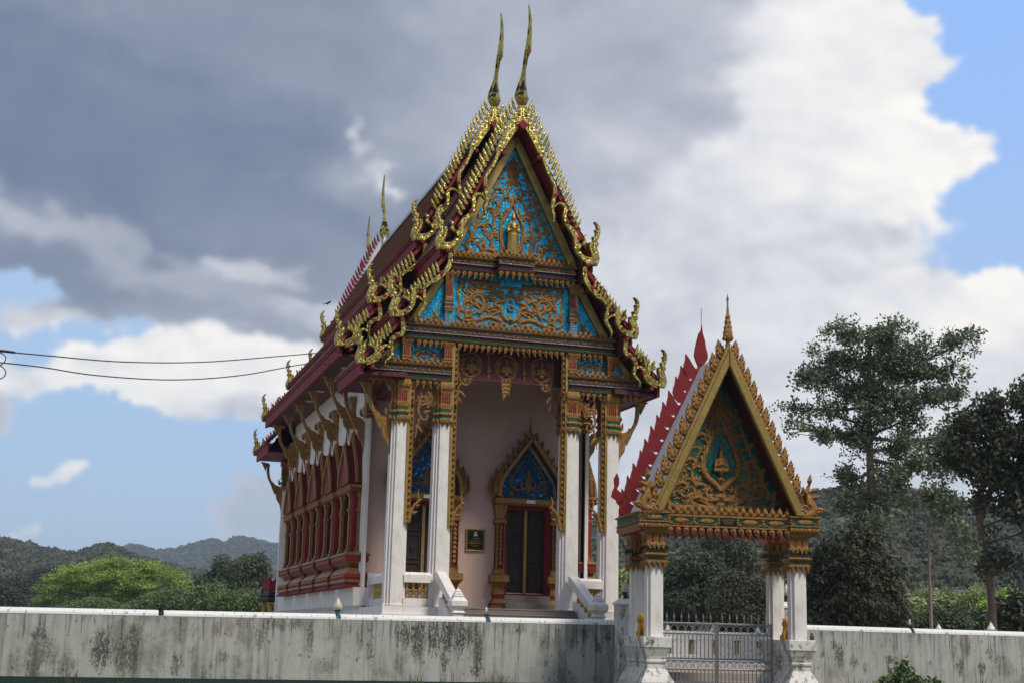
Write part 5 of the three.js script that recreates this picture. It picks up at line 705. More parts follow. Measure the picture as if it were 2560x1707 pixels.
// two leaves of a steel gate between the piers
function gateLeaf(s, label) {
  const w = 1.34, y0 = 0.58, L = thing('metal_gate', label, 'gate', [0, 0, 0], GA, 'leaves of the steel gate'); const q = V3(s * 0.685, 0, -0.95).applyAxisAngle(V3(0, 1, 0), GA); L.position.set(GP.x + q.x, y0, GP.z + q.z);
  const lp = (n, g, raw) => part(n, g, MT.steel, L, { local: true, raw });
  const bar = (x0, x1, ya, yb, t = 0.028) => rbox(x0, x1, ya, yb, -t, t, 0.006);
  const rail = (y) => lp('rail', bar(-w / 2, w / 2, y - 0.022, y + 0.022)); for (const y of [0.06, 0.42, 0.62, 1.25, 1.485]) rail(y);
  for (const k of [-1, 1]) lp('stile', rbox(k * w / 2 - 0.03, k * w / 2 + 0.03, 0, 1.52, -0.03, 0.03, 0.006));
  const bg = merged(new THREE.CylinderGeometry(0.013, 0.013, 0.6, 8)), bg2 = merged(new THREE.CylinderGeometry(0.013, 0.013, 0.34, 8)), rg = merged(new THREE.TorusGeometry(0.082, 0.012, 6, 18)), rs = merged(new THREE.TorusGeometry(0.07, 0.009, 6, 16)), sp = merged([place(new THREE.CylinderGeometry(0.012, 0.012, 0.12, 6), 0, 0.06, 0), place(new THREE.ConeGeometry(0.03, 0.13, 4), 0, 0.18, 0, 0, 0, 0, V3(1, 1, 0.5))]), knob = merged(new THREE.SphereGeometry(0.024, 8, 6));
  for (let i = 0; i < 13; i++) { const x = lerp(-w / 2 + 0.09, w / 2 - 0.09, i / 12); const a = lp('bar', bg, true); a.position.set(x, 0.935, 0); const b = lp('bar', bg2, true); b.position.set(x, 0.24, 0); if (i % 2 === 0) for (const yy of [0.8, 1.06]) { const k = part('knob', knob, MT.goldPale, L, { local: true, raw: true }); k.position.set(x, yy, 0); } }
  for (let i = 0; i < 7; i++) { const x = lerp(-w / 2 + 0.13, w / 2 - 0.13, i / 6), r = lp('ring', rg, true); r.position.set(x, 1.366, 0); const r2 = lp('ring', rs, true); r2.position.set(x, 0.52, 0); const t = lp('spear_tip', sp, true); t.position.set(x, 1.505, 0); }
}
gateLeaf(-1, 'stainless steel gate leaf hinged on the pier beside the lamp post'); gateLeaf(1, 'stainless steel gate leaf on the pier with the small vase');
// gilded lions between the columns, a small vase on the outer ledge
function lion(x, z, turn, label) {
  const p = V3(x, 1.735, z).applyAxisAngle(V3(0, 1, 0), GA), l = thing('lion_figurine', label, 'figurine', [GP.x + p.x, p.y, GP.z + p.z], GA + turn, 'gilded lions on the gate piers'), c = capsule;
  const f = union([c([0, 0.08, -0.09], [0, 0.26, 0.03], 0.1, 0.085), c([0, 0.26, 0.03], [0, 0.36, 0.05], 0.075, 0.08), c([0, 0.4, 0.06], [0, 0.39, 0.13], 0.085, 0.055), c([-0.06, 0.22, 0.07], [-0.065, 0.03, 0.12], 0.04, 0.032), c([0.06, 0.22, 0.07], [0.065, 0.03, 0.12], 0.04, 0.032), c([-0.065, 0.025, 0.12], [-0.065, 0.025, 0.17], 0.032, 0.028), c([0.065, 0.025, 0.12], [0.065, 0.025, 0.17], 0.032, 0.028), c([-0.09, 0.06, -0.05], [-0.1, 0.04, 0.06], 0.065, 0.035), c([0.09, 0.06, -0.05], [0.1, 0.04, 0.06], 0.065, 0.035), c([0, 0.1, -0.18], [0, 0.34, -0.16], 0.03, 0.04), c([-0.06, 0.46, 0.04], [-0.075, 0.5, 0.03], 0.028, 0.015), c([0.06, 0.46, 0.04], [0.075, 0.5, 0.03], 0.028, 0.015), c([0, 0.48, 0.04], [0, 0.56, 0.02], 0.03, 0.01)], 0.03);
  part('body', sdfMesh(f, 0, 0.29, 0, 0.32, 56), MT.lionGold, l, { local: true }); part('mane_curl', [...Array.from({ length: 14 }, (_, i) => { const a = i / 14 * 6.283; return place(new THREE.SphereGeometry(0.026, 6, 5), Math.cos(a) * 0.09, 0.38 + Math.sin(a) * 0.09, 0.05); })], MT.lionGold, l, { local: true }); part('base', rbox(-0.13, 0.13, 0, 0.03, -0.2, 0.2, 0.008), MT.lionGold, l, { local: true });
}
lion(-1.86, -0.85, -0.3, 'gilded lion figurine seated between the columns of the pier beside the lamp post'); lion(1.70, -0.85, -0.2, 'gilded lion figurine seated between the columns of the pier holding the vase');
{ const p = V3(2.02, 1.735, 0.02).applyAxisAngle(V3(0, 1, 0), GA), v = thing('vase', 'small brown clay vase on the ledge of the gate pier', 'vase', [GP.x + p.x, p.y, GP.z + p.z]); part('vase_body', lathe([[0.001, 0], [0.035, 0], [0.05, 0.05], [0.052, 0.09], [0.03, 0.135], [0.022, 0.15], [0.036, 0.175], [0.03, 0.177], [0.018, 0.15]], 14), mat({ color: rgb(0.09, 0.045, 0.03), roughness: 0.35 }), v, { local: true }); part('vase_rim', place(new THREE.TorusGeometry(0.033, 0.006, 5, 14), 0, 0.175, 0, 0, Math.PI / 2), mat({ color: rgb(0.3, 0.26, 0.22), roughness: 0.5 }), v, { local: true }); }
// ================================================================ boundary walls: stained white plaster on a dark green footing
function stainTex(w, h, wm, hm, seed, marks) { // wm x hm metres; marks: [x, y, rx, ry, strength, kind]
  const q = (x, y, s) => n3(x * s + seed, y * s, seed * 0.7), d = new Uint8Array(w * h * 4), bump = new Uint8Array(w * h * 4);
  for (let j = 0; j < h; j++) for (let i = 0; i < w; i++) {
    const x = i / w * wm, y = j / h * hm, top = hm - y;
    const streak = 0.5 + 0.5 * fbm2(x * 2.6 + seed, y * 0.22, 4, 0.6), fine = fbm2(x * 9 + seed, y * 9, 4), run = 0.5 + 0.5 * fbm2(x * 7 + seed * 3, y * 0.35 + 5, 3);
    const grime = fbm2(x * 0.6 + seed * 5, y * 0.5, 5, 0.62), blot = fbm2(x * 1.9 + seed, y * 1.3 + 7, 5, 0.6);
    let v = 168 + 8 * fbm2(x * 0.7 + seed, y * 0.5, 3) + 6 * fine, r = 1.008, b = 0.955, bm = 128 + 18 * fine;
    // dull film in cloudy patches, grey runs washed down from the coping, each with its own length and ragged edge
    const band = fbm2(x * 3.4 + seed * 7, y * 0.16 + 2, 5, 0.6); v -= 26 * sstep(0.0, 0.55, grime + 0.3 * fine) + 8 * sstep(0.1, 0.5, blot) + 34 * sstep(0.05, 0.5, band + 0.25 * grime) * clamp(0.8 + 0.4 * fine); b -= 0.03 * sstep(0.0, 0.5, grime);
    const wash = sstep(0.46, 0.8, streak) * (0.5 + 0.5 * run); v -= 40 * wash * (0.6 + 0.4 * fbm2(x * 8, y * 1.4 + seed, 3));
    const drop = fbm2(x * 6.5 + seed * 2, 3, 4, 0.66), len = 0.06 + 1.1 * Math.max(0, drop - 0.02), edge = len - top + 0.07 * fbm2(x * 20, y * 5, 3);
    if (edge > 0) v -= (22 + 44 * sstep(0.15, 0.5, drop)) * sstep(0, 0.16, edge) * clamp(0.75 + 0.5 * fbm2(x * 16 + 3, y * 3 + seed, 4));
    for (const [mx, my, rx, ry, k, kind] of marks) {
      const dx = (x - mx + 0.05 * fbm2(x * 5, y * 4 + mx, 3)) / rx, dy = (y - my + 0.1 * fbm2(x * 6 + my, y * 2, 3)) / ry, g = dx * dx + dy * dy; if (g > 3.2) continue;
      const n = 0.65 * fbm2(x * 9 + seed, y * 2.2, 5, 0.62) + 0.55 * fbm2(x * 22, y * 9 + seed, 3), m = sstep(-0.05, 0.75, (1 - g) * 0.7 + n * 0.9) * k;
      if (kind === 2) { v = lerp(v, 112, m * 0.9); r = lerp(r, 1.14, m * 0.8); b = lerp(b, 0.84, m); } else { const flake = sstep(0.22, 0.34, fbm2(x * 13 + seed, y * 7 - x * 4, 4)) * 0.8; v = lerp(v, 66 + 30 * fine, m * (1 - flake)); b = lerp(b, 0.90, m * (1 - flake)); bm -= 40 * m * (1 - flake); if (flake * m > 0.35) v += 16 * m; }
    }
    // crumbled spots
    const chip = fbm2(x * 4.2 + 30 + seed, y * 3.1, 5); if (chip > 0.5) { v -= 46 * sstep(0.5, 0.58, chip); bm -= 30; }
    const o = (j * w + i) * 4; d[o] = clamp(v * r, 0, 255); d[o + 1] = clamp(v, 0, 255); d[o + 2] = clamp(v * b, 0, 255); d[o + 3] = 255; bump[o] = bump[o + 1] = bump[o + 2] = clamp(bm, 0, 255); bump[o + 3] = 255;
  }
  const mk = (a, s) => { const t = new THREE.DataTexture(a, w, h, THREE.RGBAFormat); if (s) t.colorSpace = THREE.SRGBColorSpace; t.magFilter = THREE.LinearFilter; t.minFilter = THREE.LinearMipmapLinearFilter; t.generateMipmaps = true; t.wrapS = THREE.RepeatWrapping; t.needsUpdate = true; return t; };
  return mat({ map: mk(d, 1), bumpMap: mk(bump, 0), bumpScale: 0.012, roughness: 0.85 });
}
// a straight wall from A to B (ground plan), coping heights ya, yb; its near face carries the stains
function wallRun(name, label, A, B, ya, yb, y0, thick, m, group, gaps = []) {
  const L = Math.hypot(B[0] - A[0], B[1] - A[1]), turn = -Math.atan2(B[1] - A[1], B[0] - A[0]), W = thing(name, label, 'wall', [A[0], 0, A[1]], turn, group), N = Math.max(2, Math.round(L / 0.6)), pos = [], uv = [];
  const Y = (t) => lerp(ya, yb, t) - 0.1, quad = (a, b, c, d, ua, ub, uc, ud) => { pos.push(...a, ...b, ...c, ...a, ...c, ...d); uv.push(...ua, ...ub, ...uc, ...ua, ...uc, ...ud); };
  for (let i = 0; i < N; i++) { const a = i / N, b = (i + 1) / N, xa = L * a, xb = L * b, h = Y(0) - y0; quad([xa, y0, 0], [xb, y0, 0], [xb, Y(b), 0], [xa, Y(a), 0], [a, 0], [b, 0], [b, (Y(b) - y0) / h], [a, (Y(a) - y0) / h]); quad([xb, y0, -thick], [xa, y0, -thick], [xa, Y(a), -thick], [xb, Y(b), -thick], [a, 0], [b, 0], [b, 1], [a, 1]); quad([xa, Y(a), 0], [xb, Y(b), 0], [xb, Y(b), -thick], [xa, Y(a), -thick], [a, 0.99], [b, 0.99], [b, 0.98], [a, 0.98]); }
  for (const x of [0, L]) { const y = Y(x / L); quad([x, y0, 0], [x, y0, -thick], [x, y, -thick], [x, y, 0], [0, 0], [0.01, 0], [0.01, 1], [0, 1]); }
  const g = new THREE.BufferGeometry(); g.setAttribute('position', new THREE.Float32BufferAttribute(pos, 3)); g.setAttribute('uv', new THREE.Float32BufferAttribute(uv, 2)); g.computeVertexNormals();
  part('wall_face', g, m, W, { local: true, uv: true });
  // rounded coping in lengths, with gaps where the lamps stand
  const cuts = [0, ...gaps, L]; const slope = Math.atan2(yb - ya, L);
  for (let i = 0; i < cuts.length - 1; i++) { const a = cuts[i] + (i ? 0.06 : 0), b = cuts[i + 1] - (i < cuts.length - 2 ? 0.06 : 0), n = 10, sh = Array.from({ length: n + 1 }, (_, k) => { const t = Math.PI * k / n; return [thick / 2 + Math.cos(t) * (thick / 2 + 0.006), -0.1 + Math.sin(t) * 0.115]; }); const c = extr([...sh, [-0.006, -0.115], [thick + 0.006, -0.115]], b - a, 0, 0); c.rotateY(Math.PI / 2); const wob = c.attributes.position; for (let v = 0; v < wob.count; v++) wob.setY(v, wob.getY(v) + 0.004 * n3(wob.getX(v) * 1.7, i, 3)); c.rotateZ(slope); c.translate(a, lerp(ya, yb, a / L) , 0); part('coping', c, MT.coping, W, { local: true }); }
  part('footing', [box(0, L, 0.05, y0 + 0.01, -thick - 0.04, 0.045)], MT.footing, W, { local: true });
  return { W, L, turn, at: (x, z = -thick / 2) => [A[0] + Math.cos(turn) * x + Math.sin(turn) * z, lerp(ya, yb, x / L), A[1] - Math.sin(turn) * x + Math.cos(turn) * z] };
}
MT.coping = mat({ map: rep(dataTex(512, 256, (x, y) => { const u = x / 512, v = y / 256, s = ring(u, v, 12, 40), k = sstep(0.55, 0.75, ring(u, v, 30, 41) + 0.4 * s); const b = 224 + 5 * s - 60 * k; return [b, b * 0.99, b * 0.965]; }), 0.35), roughness: 0.6 });
MT.footing = mat({ map: rep(wearMap(22, 48, 44, 0.4, 44), 1.2), roughness: 0.8 });
// pixel on the near wall -> metres along it, for the stains the photograph shows
const LA = [-15.2, 4.30], LB = [2.35, 3.04], leftLen = Math.hypot(LB[0] - LA[0], LB[1] - LA[1]);
const onLeft = (px, py) => { const r = rayRaw(px, py), c = camera.position, ux = (LB[0] - LA[0]) / leftLen, uz = (LB[1] - LA[1]) / leftLen, nx = -uz, nz = ux, t = ((LA[0] - c.x) * nx + (LA[1] - c.z) * nz) / (r.x * nx + r.z * nz); return [(c.x + r.x * t - LA[0]) * ux + (c.z + r.z * t - LA[1]) * uz, c.y + r.y * t]; };
const RA = [6.2, 4.05], RB = [19.5, 2.2], rightLen = Math.hypot(RB[0] - RA[0], RB[1] - RA[1]);
const onRight = (px, py) => { const r = rayRaw(px, py), c = camera.position, ux = (RB[0] - RA[0]) / rightLen, uz = (RB[1] - RA[1]) / rightLen, nx = -uz, nz = ux, t = ((RA[0] - c.x) * nx + (RA[1] - c.z) * nz) / (r.x * nx + r.z * nz); return [(c.x + r.x * t - RA[0]) * ux + (c.z + r.z * t - RA[1]) * uz, c.y + r.y * t]; };
const y0L = 0.56, y0R = 0.58;
const mL = [[250, 1625, 26, 50, 0.9], [310, 1640, 40, 44, 0.75], [335, 1590, 18, 34, 0.7], [165, 1662, 26, 34, 0.45], [95, 1586, 20, 16, 0.7], [100, 1630, 40, 40, 0.5], [75, 1670, 20, 30, 0.5], [440, 1660, 18, 26, 0.6], [535, 1576, 12, 22, 0.8, 2], [575, 1572, 14, 20, 0.6, 2], [650, 1590, 18, 34, 0.45], [690, 1560, 50, 14, 0.5], [775, 1590, 10, 50, 0.65], [745, 1556, 22, 18, 0.55], [900, 1600, 12, 34, 0.4], [925, 1625, 12, 32, 0.6], [1010, 1585, 28, 36, 0.8], [1045, 1590, 24, 60, 0.95], [1085, 1590, 22, 50, 0.95], [1120, 1580, 20, 60, 0.95], [1150, 1595, 18, 50, 0.95], [1175, 1585, 14, 34, 0.7], [1110, 1655, 12, 36, 0.75], [1195, 1620, 14, 60, 0.75], [1190, 1675, 20, 22, 0.7], [1300, 1572, 20, 14, 0.5], [1360, 1590, 10, 30, 0.35], [1395, 1600, 10, 26, 0.6, 2], [1355, 1612, 8, 30, 0.4, 2], [1430, 1605, 8, 18, 0.6], [1520, 1585, 12, 30, 0.9], [1495, 1622, 12, 16, 0.9], [1540, 1622, 12, 12, 0.85], [1465, 1590, 8, 10, 0.8], [560, 1640, 18, 16, 0.5]];
const mR = [[2100, 1640, 22, 34, 0.8], [2135, 1655, 18, 24, 0.6], [2085, 1612, 10, 14, 0.6], [2165, 1672, 10, 16, 0.5], [2225, 1650, 18, 14, 0.8], [2240, 1660, 10, 26, 0.8, 2], [2400, 1668, 20, 24, 0.75], [2455, 1672, 16, 22, 0.8], [2475, 1632, 16, 22, 0.55], [2490, 1650, 10, 26, 0.5], [2058, 1636, 12, 16, 0.6], [2420, 1610, 12, 40, 0.4], [2330, 1660, 10, 18, 0.4], [2300, 1600, 14, 30, 0.25]];
const cv = (fn, y0, k) => ([x, y, rx, ry, s, kind]) => { const [u, v] = fn(x, y); return [u, v - y0, rx * 0.0095, ry * 0.0098, s, kind || 1]; };
const LW = wallRun('boundary_wall', 'long stained white boundary wall with rounded coping in front of the temple', LA, LB, 1.985, 2.125, y0L, 0.22, stainTex(2048, 256, leftLen, 1.33, 3.1, mL.map(cv(onLeft, y0L))), undefined, [402, 846, 1221].map((x) => onLeft(x, 1535)[0]));
const RW = wallRun('boundary_wall', 'stained white boundary wall with weeds at its foot beyond the gateway', RA, RB, 2.12, 2.12, y0R, 0.22, stainTex(2048, 256, rightLen, 1.44, 8.4, mR.map(cv(onRight, y0R))), undefined, [onRight(2284, 1570)[0]]);
// lamps on the wall
const flameGlass = lathe([[0.001, 0.30], [0.02, 0.285], [0.06, 0.22], [0.1, 0.13], [0.112, 0.08], [0.1, 0.03], [0.06, 0.0], [0.001, 0.0]], 18);
function wallLamp(p, label, glass, foot = MT.teal) {
  const l = thing('wall_lamp', label, 'lamp', p, 0);
  part('holder', lathe([[0.001, 0], [0.065, 0], [0.065, 0.02], [0.045, 0.03], [0.045, 0.10], [0.065, 0.13], [0.07, 0.15], [0.001, 0.15]], 14), foot, l, { local: true });
  part('collar', place(new THREE.CylinderGeometry(0.085, 0.07, 0.02, 16), 0, 0.155, 0), MT.black, l, { local: true });
  if (glass === 1) part('glass_flame', place(flameGlass, 0, 0.162, 0), MT.lamp, l, { local: true });
  if (glass === 2) { part('bulb', place(lathe([[0.001, 0.17], [0.02, 0.165], [0.024, 0.1], [0.022, 0], [0.001, 0]], 10), -0.015, 0.162, 0), MT.white, l, { local: true }); const sh = new THREE.SphereGeometry(0.1, 10, 5, 0.2, 1.5, 1.9, 0.9); sh.translate(0, 0.27, 0); part('broken_shell', sh, MT.lamp, l, { local: true }); }
  return l;
}
wallLamp(LW.at(onLeft(846, 1535)[0]).map((v, i) => i === 1 ? v - 0.07 : v), 'flame-shaped frosted lamp with a teal holder on the near wall', 1);
wallLamp(LW.at(onLeft(1221, 1535)[0]).map((v, i) => i === 1 ? v - 0.08 : v), 'broken wall lamp with its bare white bulb showing', 2);
wallLamp(LW.at(onLeft(402, 1535)[0]).map((v, i) => i === 1 ? v - 0.08 : v), 'empty black lamp holder on the wall before the spreading green tree', 0, MT.black);
wallLamp(RW.at(onRight(2284, 1570)[0]).map((v, i) => i === 1 ? v - 0.08 : v), 'lamp holder with a slim white bulb on the wall beyond the gateway', 2, MT.black);
// lamp posts at both sides of the gateway
function lampPost(x, z, top, label, lampLabel) {
  const p = thing('lamp_post', label, 'post', [x, 0, z], GA);
  part('shaft', rbox(-0.24, 0.24, 0.1, top - 0.16, -0.2, 0.2, 0.015), MT.whiteWorn, p, { local: true }); part('cap', rectMould(0, 0, 0.24, 0.2, [[0.0, top - 0.16], [0.03, top - 0.15], [0.03, top - 0.11], [-0.1, top]]), MT.coping, p, { local: true });
  wallLamp([x, top - 0.01, z], lampLabel, 1, MT.black);
}
lampPost(2.16, 3.22, 2.66, 'white lamp post between the long wall and the gateway', 'flame-shaped glass lamp on the white post between wall and gateway');
{ const q = V3(2.28, 0, -2.45).applyAxisAngle(V3(0, 1, 0), GA); lampPost(GP.x + q.x, GP.z + q.z, 2.68, 'white lamp post behind the gate pier with the vase', 'flame-shaped glass lamp glimpsed behind the gate columns'); }
// ================================================================ ground, hills, far wall
MT.grassGround = mat({ map: rep(dataTex(512, 512, (x, y) => { const u = x / 512, v = y / 512, s = ring(u, v, 8, 50), f = ring(u, v, 60, 51), k = sstep(-0.1, 0.4, s); return [lerp(72, 118, k) + 14 * f, lerp(84, 108, k) + 14 * f, lerp(44, 78, k) + 10 * f]; }), 0.12), roughness: 0.95 });
MT.paving = mat({ map: rep(wearMap(150, 140, 130, 0.12, 55), 0.25), roughness: 0.85 });
MT.road = mat({ map: rep(wearMap(92, 92, 90, 0.16, 57), 0.3), roughness: 0.9 });
{ const g = new THREE.PlaneGeometry(9000, 9000, 1, 1); g.rotateX(-Math.PI / 2); g.translate(0, 0, -2500); struct('ground', g, MT.grassGround); }
struct('road', box(-120, 120, -0.02, 0.012, 12, 44), MT.road);
struct('temple_yard', [box(-40, 2.3, 0.02, GY, -60, 4.0 - 1.1), box(2.3, 40, 0.02, GY, -60, 1.9), box(2.3, 6.5, 0.02, GY - 0.2, 1.9, 6.2)], MT.paving);
{ // the far side of the yard: low wall with slots, a blue line and small pointed posts
  const B = thing('slotted_wall', 'low white far wall with dark slots seen through the steel gate', 'wall', [8, GY, -24], -0.06);
  part('wall_body', [box(-6, 30, 0.0, 0.28, -0.2, 0), box(-6, 30, 0.92, 1.18, -0.2, 0), ...Array.from({ length: 33 }, (_, i) => box(-6 + i * 1.1, -6 + i * 1.1 + 0.80, 0.28, 0.92, -0.18, -0.02)), rectMould(12, -0.1, 18, 0.1, [[0.03, 1.18], [0.03, 1.24], [-0.06, 1.3]])], MT.coping, B, { local: true });
  part('blue_line', box(-6, 30, 0.05, 0.11, 0, 0.008), mat({ color: rgb(0.05, 0.14, 0.3), roughness: 0.6 }), B, { local: true });
  for (let i = 0; i < 16; i++) part('pointed_post', place(lathe([[0.12, 0], [0.13, 0.06], [0.08, 0.18], [0.001, 0.36]], 10), -4 + i * 2.2, 1.29, -0.1), MT.coping, B, { local: true });
}
// pale pointed markers behind the right-hand wall
for (const [px, py, d, s] of [[2230, 1568, 50, 0.45], [2348, 1571, 46, 0.62], [2479, 1573, 42, 0.85]]) { const p = atDepth(px, py, d), m = thing('pointed_marker', { 2230: 'smallest pale pointed stone marker behind the stained wall', 2348: 'middle-sized pale pointed marker beside the slim trunk', 2479: 'largest pale pointed marker before the leaning trunk' }[px], 'marker', [p.x, GY, p.z], 0.3, 'pointed markers behind the wall'); const h = p.y - GY; part('marker_shaft', rectMould(0, 0, 0.12 * s, 0.12 * s, [[0.04, 0], [0, 0.2], [0, h - 0.04], [0.06 * s, h]]), MT.white, m, { local: true }); part('marker_tip', lathe([[0.14 * s, h], [0.13 * s, h + 0.03], [0.09 * s, h + 0.12 * s], [0.03 * s, h + 0.22 * s], [0.001, h + 0.27 * s]], 8), MT.coping, m, { local: true }); }

// hills: a ridge line read from the photograph at an assumed distance, slopes down to the plain in front and behind
const hillTex = (a, b, seed) => dataTex(512, 512, (x, y) => { const u = x / 512, v = y / 512, f = ring(u, v, 46, seed) * 0.6 + ring(u, v, 120, seed + 1) * 0.6, c = sstep(-0.5, 0.6, ring(u, v, 9, seed + 2) + 0.4 * f); const k = 1 + 0.34 * f; return [lerp(a[0], b[0], c) * k, lerp(a[1], b[1], c) * k, lerp(a[2], b[2], c) * k]; });
function hill(name, ridge, depth, front, m, rough, seed) {
  const U = 150, Vn = 26, pos = [], idx = [], uv = [], c = new THREE.CatmullRomCurve3(ridge.map(([x, y]) => V3(x, y, 0)), false, 'centripetal');
  for (let i = 0; i <= U; i++) {
    const q = c.getPoint(i / U), R = atDepth(q.x, q.y, depth), d0 = depth - front, F = atDepth(q.x, q.y, d0), h = R.y;
    for (let j = 0; j <= Vn; j++) {
      const t = j / Vn, w = t < 0.72 ? t / 0.72 : 1 - (t - 0.72) / 0.28, dd = lerp(d0, depth + front * 0.5, t / 1) , P = atDepth(q.x, q.y, t < 0.72 ? lerp(d0, depth, t / 0.72) : lerp(depth, depth + front * 0.5, (t - 0.72) / 0.28));
      const e = Math.pow(w, 0.9), n = fbm3(P.x * rough, 3, P.z * rough + seed, 5), y = h * e + h * 0.22 * n * Math.sin(Math.PI * clamp(w)) * (t < 0.72 ? 1 : 0.5) + h * 0.012 * fbm2(i * 0.9, seed, 3);
      pos.push(P.x, w <= 0 ? -1 : y, P.z); uv.push(P.x, P.z + y);
    }
  }
  for (let i = 0; i < U; i++) for (let j = 0; j < Vn; j++) { const a = i * (Vn + 1) + j, b = a + Vn + 1; idx.push(a, b, b + 1, a, b + 1, a + 1); }
  const g = new THREE.BufferGeometry(); g.setAttribute('position', new THREE.Float32BufferAttribute(pos, 3)); g.setAttribute('uv', new THREE.Float32BufferAttribute(uv, 2)); g.setIndex(idx); g.computeVertexNormals();
  const o = struct(name, g, m, { uv: true }); return { g, o };
}
const scrubMap = hillTex([40, 48, 32], [82, 78, 60], 60), hA = mat({ map: rep(scrubMap, 1 / 130), roughness: 1 }), hB = hA, hC = hA, DRY = [[0.044, 0.056, 0.026], [0.06, 0.064, 0.034], [0.085, 0.076, 0.048], [0.05, 0.064, 0.028]];
const H1 = hill('hill', [[-500, 1330], [-200, 1352], [0, 1352], [60, 1366], [130, 1386], [180, 1392], [230, 1374], [270, 1366], [330, 1392], [400, 1412], [520, 1440], [700, 1470], [900, 1500]], 620, 330, hA, 0.012, 1);
const H2 = hill('hill_beyond', [[-300, 1420], [100, 1410], [240, 1392], [300, 1374], [330, 1364], [390, 1378], [430, 1374], [480, 1362], [530, 1352], [560, 1360], [590, 1346], [640, 1352], [700, 1364], [800, 1390], [1000, 1420], [1300, 1440]], 1900, 800, hB, 0.004, 5);
const H3 = hill('hill_behind_trees', [[1250, 1420], [1380, 1360], [1440, 1330], [1500, 1296], [1545, 1280], [1610, 1284], [1700, 1290], [1800, 1270], [1920, 1262], [2046, 1240], [2085, 1230], [2200, 1206], [2300, 1212], [2390, 1234], [2460, 1258], [2560, 1286], [2800, 1300], [3100, 1350]], 420, 260, hC, 0.016, 9);
// woods on the hills: thousands of small crowns, past counting
const crownBlob = (() => { // knobbly, creased so that it breaks the light
  const g = new THREE.IcosahedronGeometry(1, 2), p = g.attributes.position; for (let i = 0; i < p.count; i++) { const k = 0.85 + 0.30 * n3(p.getX(i) * 1.7, p.getY(i) * 1.7, p.getZ(i) * 1.7) + 0.38 * n3(p.getX(i) * 4.4 + 3, p.getY(i) * 4.4, p.getZ(i) * 4.4); p.setXYZ(i, p.getX(i) * k, p.getY(i) * k * 0.85, p.getZ(i) * k); } g.computeVertexNormals(); return g; })();
function woods(name, H, n, s0, s1, pal, seed, thr) {
  const r = mulberry(seed), p = H.g.attributes.position, Vn = 27, im = new THREE.InstancedMesh(crownBlob, mat({ color: 0xffffff, roughness: 1 }), n), m = M4(), q = new THREE.Quaternion(), e = new THREE.Euler(), c = new THREE.Color(); let k = 0, guard = 0;
  while (k < n && guard++ < n * 12) { const i = Math.floor(r() * 150), j = r() < 0.22 ? 17 + r() * 2 : r() * 19.5, j0 = Math.floor(j), a = i * Vn + j0, b = a + Vn + (r() < 0.5 ? 0 : 0), fu = r(), fv = j - j0; const lp = (f) => lerp(lerp(p[f](a), p[f](b), fu), lerp(p[f](a + 1), p[f](b + 1), fu), fv); const x = lp('getX'), y = lp('getY'), z = lp('getZ'); if (y < 1.5 || fbm2(x * 0.012 + seed, z * 0.012, 3) < thr) continue; const s = lerp(s0, s1, r() ** 2); e.set(r() * 0.5, r() * 6.3, r() * 0.5); m.compose(V3(x, y + s * 0.3, z), q.setFromEuler(e), V3(s, s * (0.7 + 0.7 * r()), s)); im.setMatrixAt(k, m); const t = r(), v = 0.7 + 0.6 * r(), A = pal[Math.floor(r() * pal.length)]; im.setColorAt(k, c.setRGB(A[0] * v, A[1] * v, A[2] * v)); k++; }
  im.count = k; im.name = name; im.userData.kind = 'stuff'; im.userData.label = name === 'hill_woods' ? 'dry woodland covering the near hillside' : 'distant woodland on the hills'; im.userData.category = 'woodland'; shadows(im); scene.add(im);
}
woods('hill_woods', H1, 13000, 0.8, 2.3, DRY, 101, -0.35);
woods('far_woods', H2, 9000, 1.8, 4.4, DRY, 103, -0.6);
woods('dry_woods', H3, 16000, 0.5, 1.6, DRY, 107, -0.25);
// ================================================================ trees and plants
function leafClump(seed, n, spread, len, w) { const r = mulberry(seed), pos = []; for (let i = 0; i < n; i++) { const a = r() * 6.283, b = Math.acos(2 * r() - 1), R = spread * Math.cbrt(r()), c = V3(Math.sin(b) * Math.cos(a) * R, Math.cos(b) * R * 0.8, Math.sin(b) * Math.sin(a) * R), d = V3(r() - 0.5, r() * 0.7 - 0.55, r() - 0.5).normalize(), u = V3(r() - 0.5, r() - 0.5, r() - 0.5).cross(d).normalize(), L = len * (0.7 + 0.6 * r()), W = w * (0.7 + 0.6 * r()); const p = c.clone().addScaledVector(d, L * 0.45), P1 = p.clone().addScaledVector(u, W), P2 = p.clone().addScaledVector(u, -W), E = c.clone().addScaledVector(d, L); pos.push(...c.toArray(), ...P1.toArray(), ...E.toArray(), ...c.toArray(), ...E.toArray(), ...P2.toArray()); } const g = new THREE.BufferGeometry(); g.setAttribute('position', new THREE.Float32BufferAttribute(pos, 3)); g.computeVertexNormals(); return g; }
const clumpAir = leafClump(5, 20, 0.46, 0.19, 0.06), clumpA = leafClump(1, 16, 0.26, 0.20, 0.062), clumpB = leafClump(2, 22, 0.30, 0.17, 0.035), clumpC = leafClump(3, 26, 0.34, 0.12, 0.035), clumpBig = leafClump(4, 11, 0.30, 0.34, 0.10);
const leafMat = phys({ color: 0xffffff, roughness: 0.75, transmission: 0.35, thickness: 0 });
MT.bark = mat({ map: rep(wearMap(96, 84, 72, 0.25, 80), 2), roughness: 0.95 }); MT.barkPale = mat({ map: rep(wearMap(134, 122, 108, 0.2, 83), 2), roughness: 0.95 });
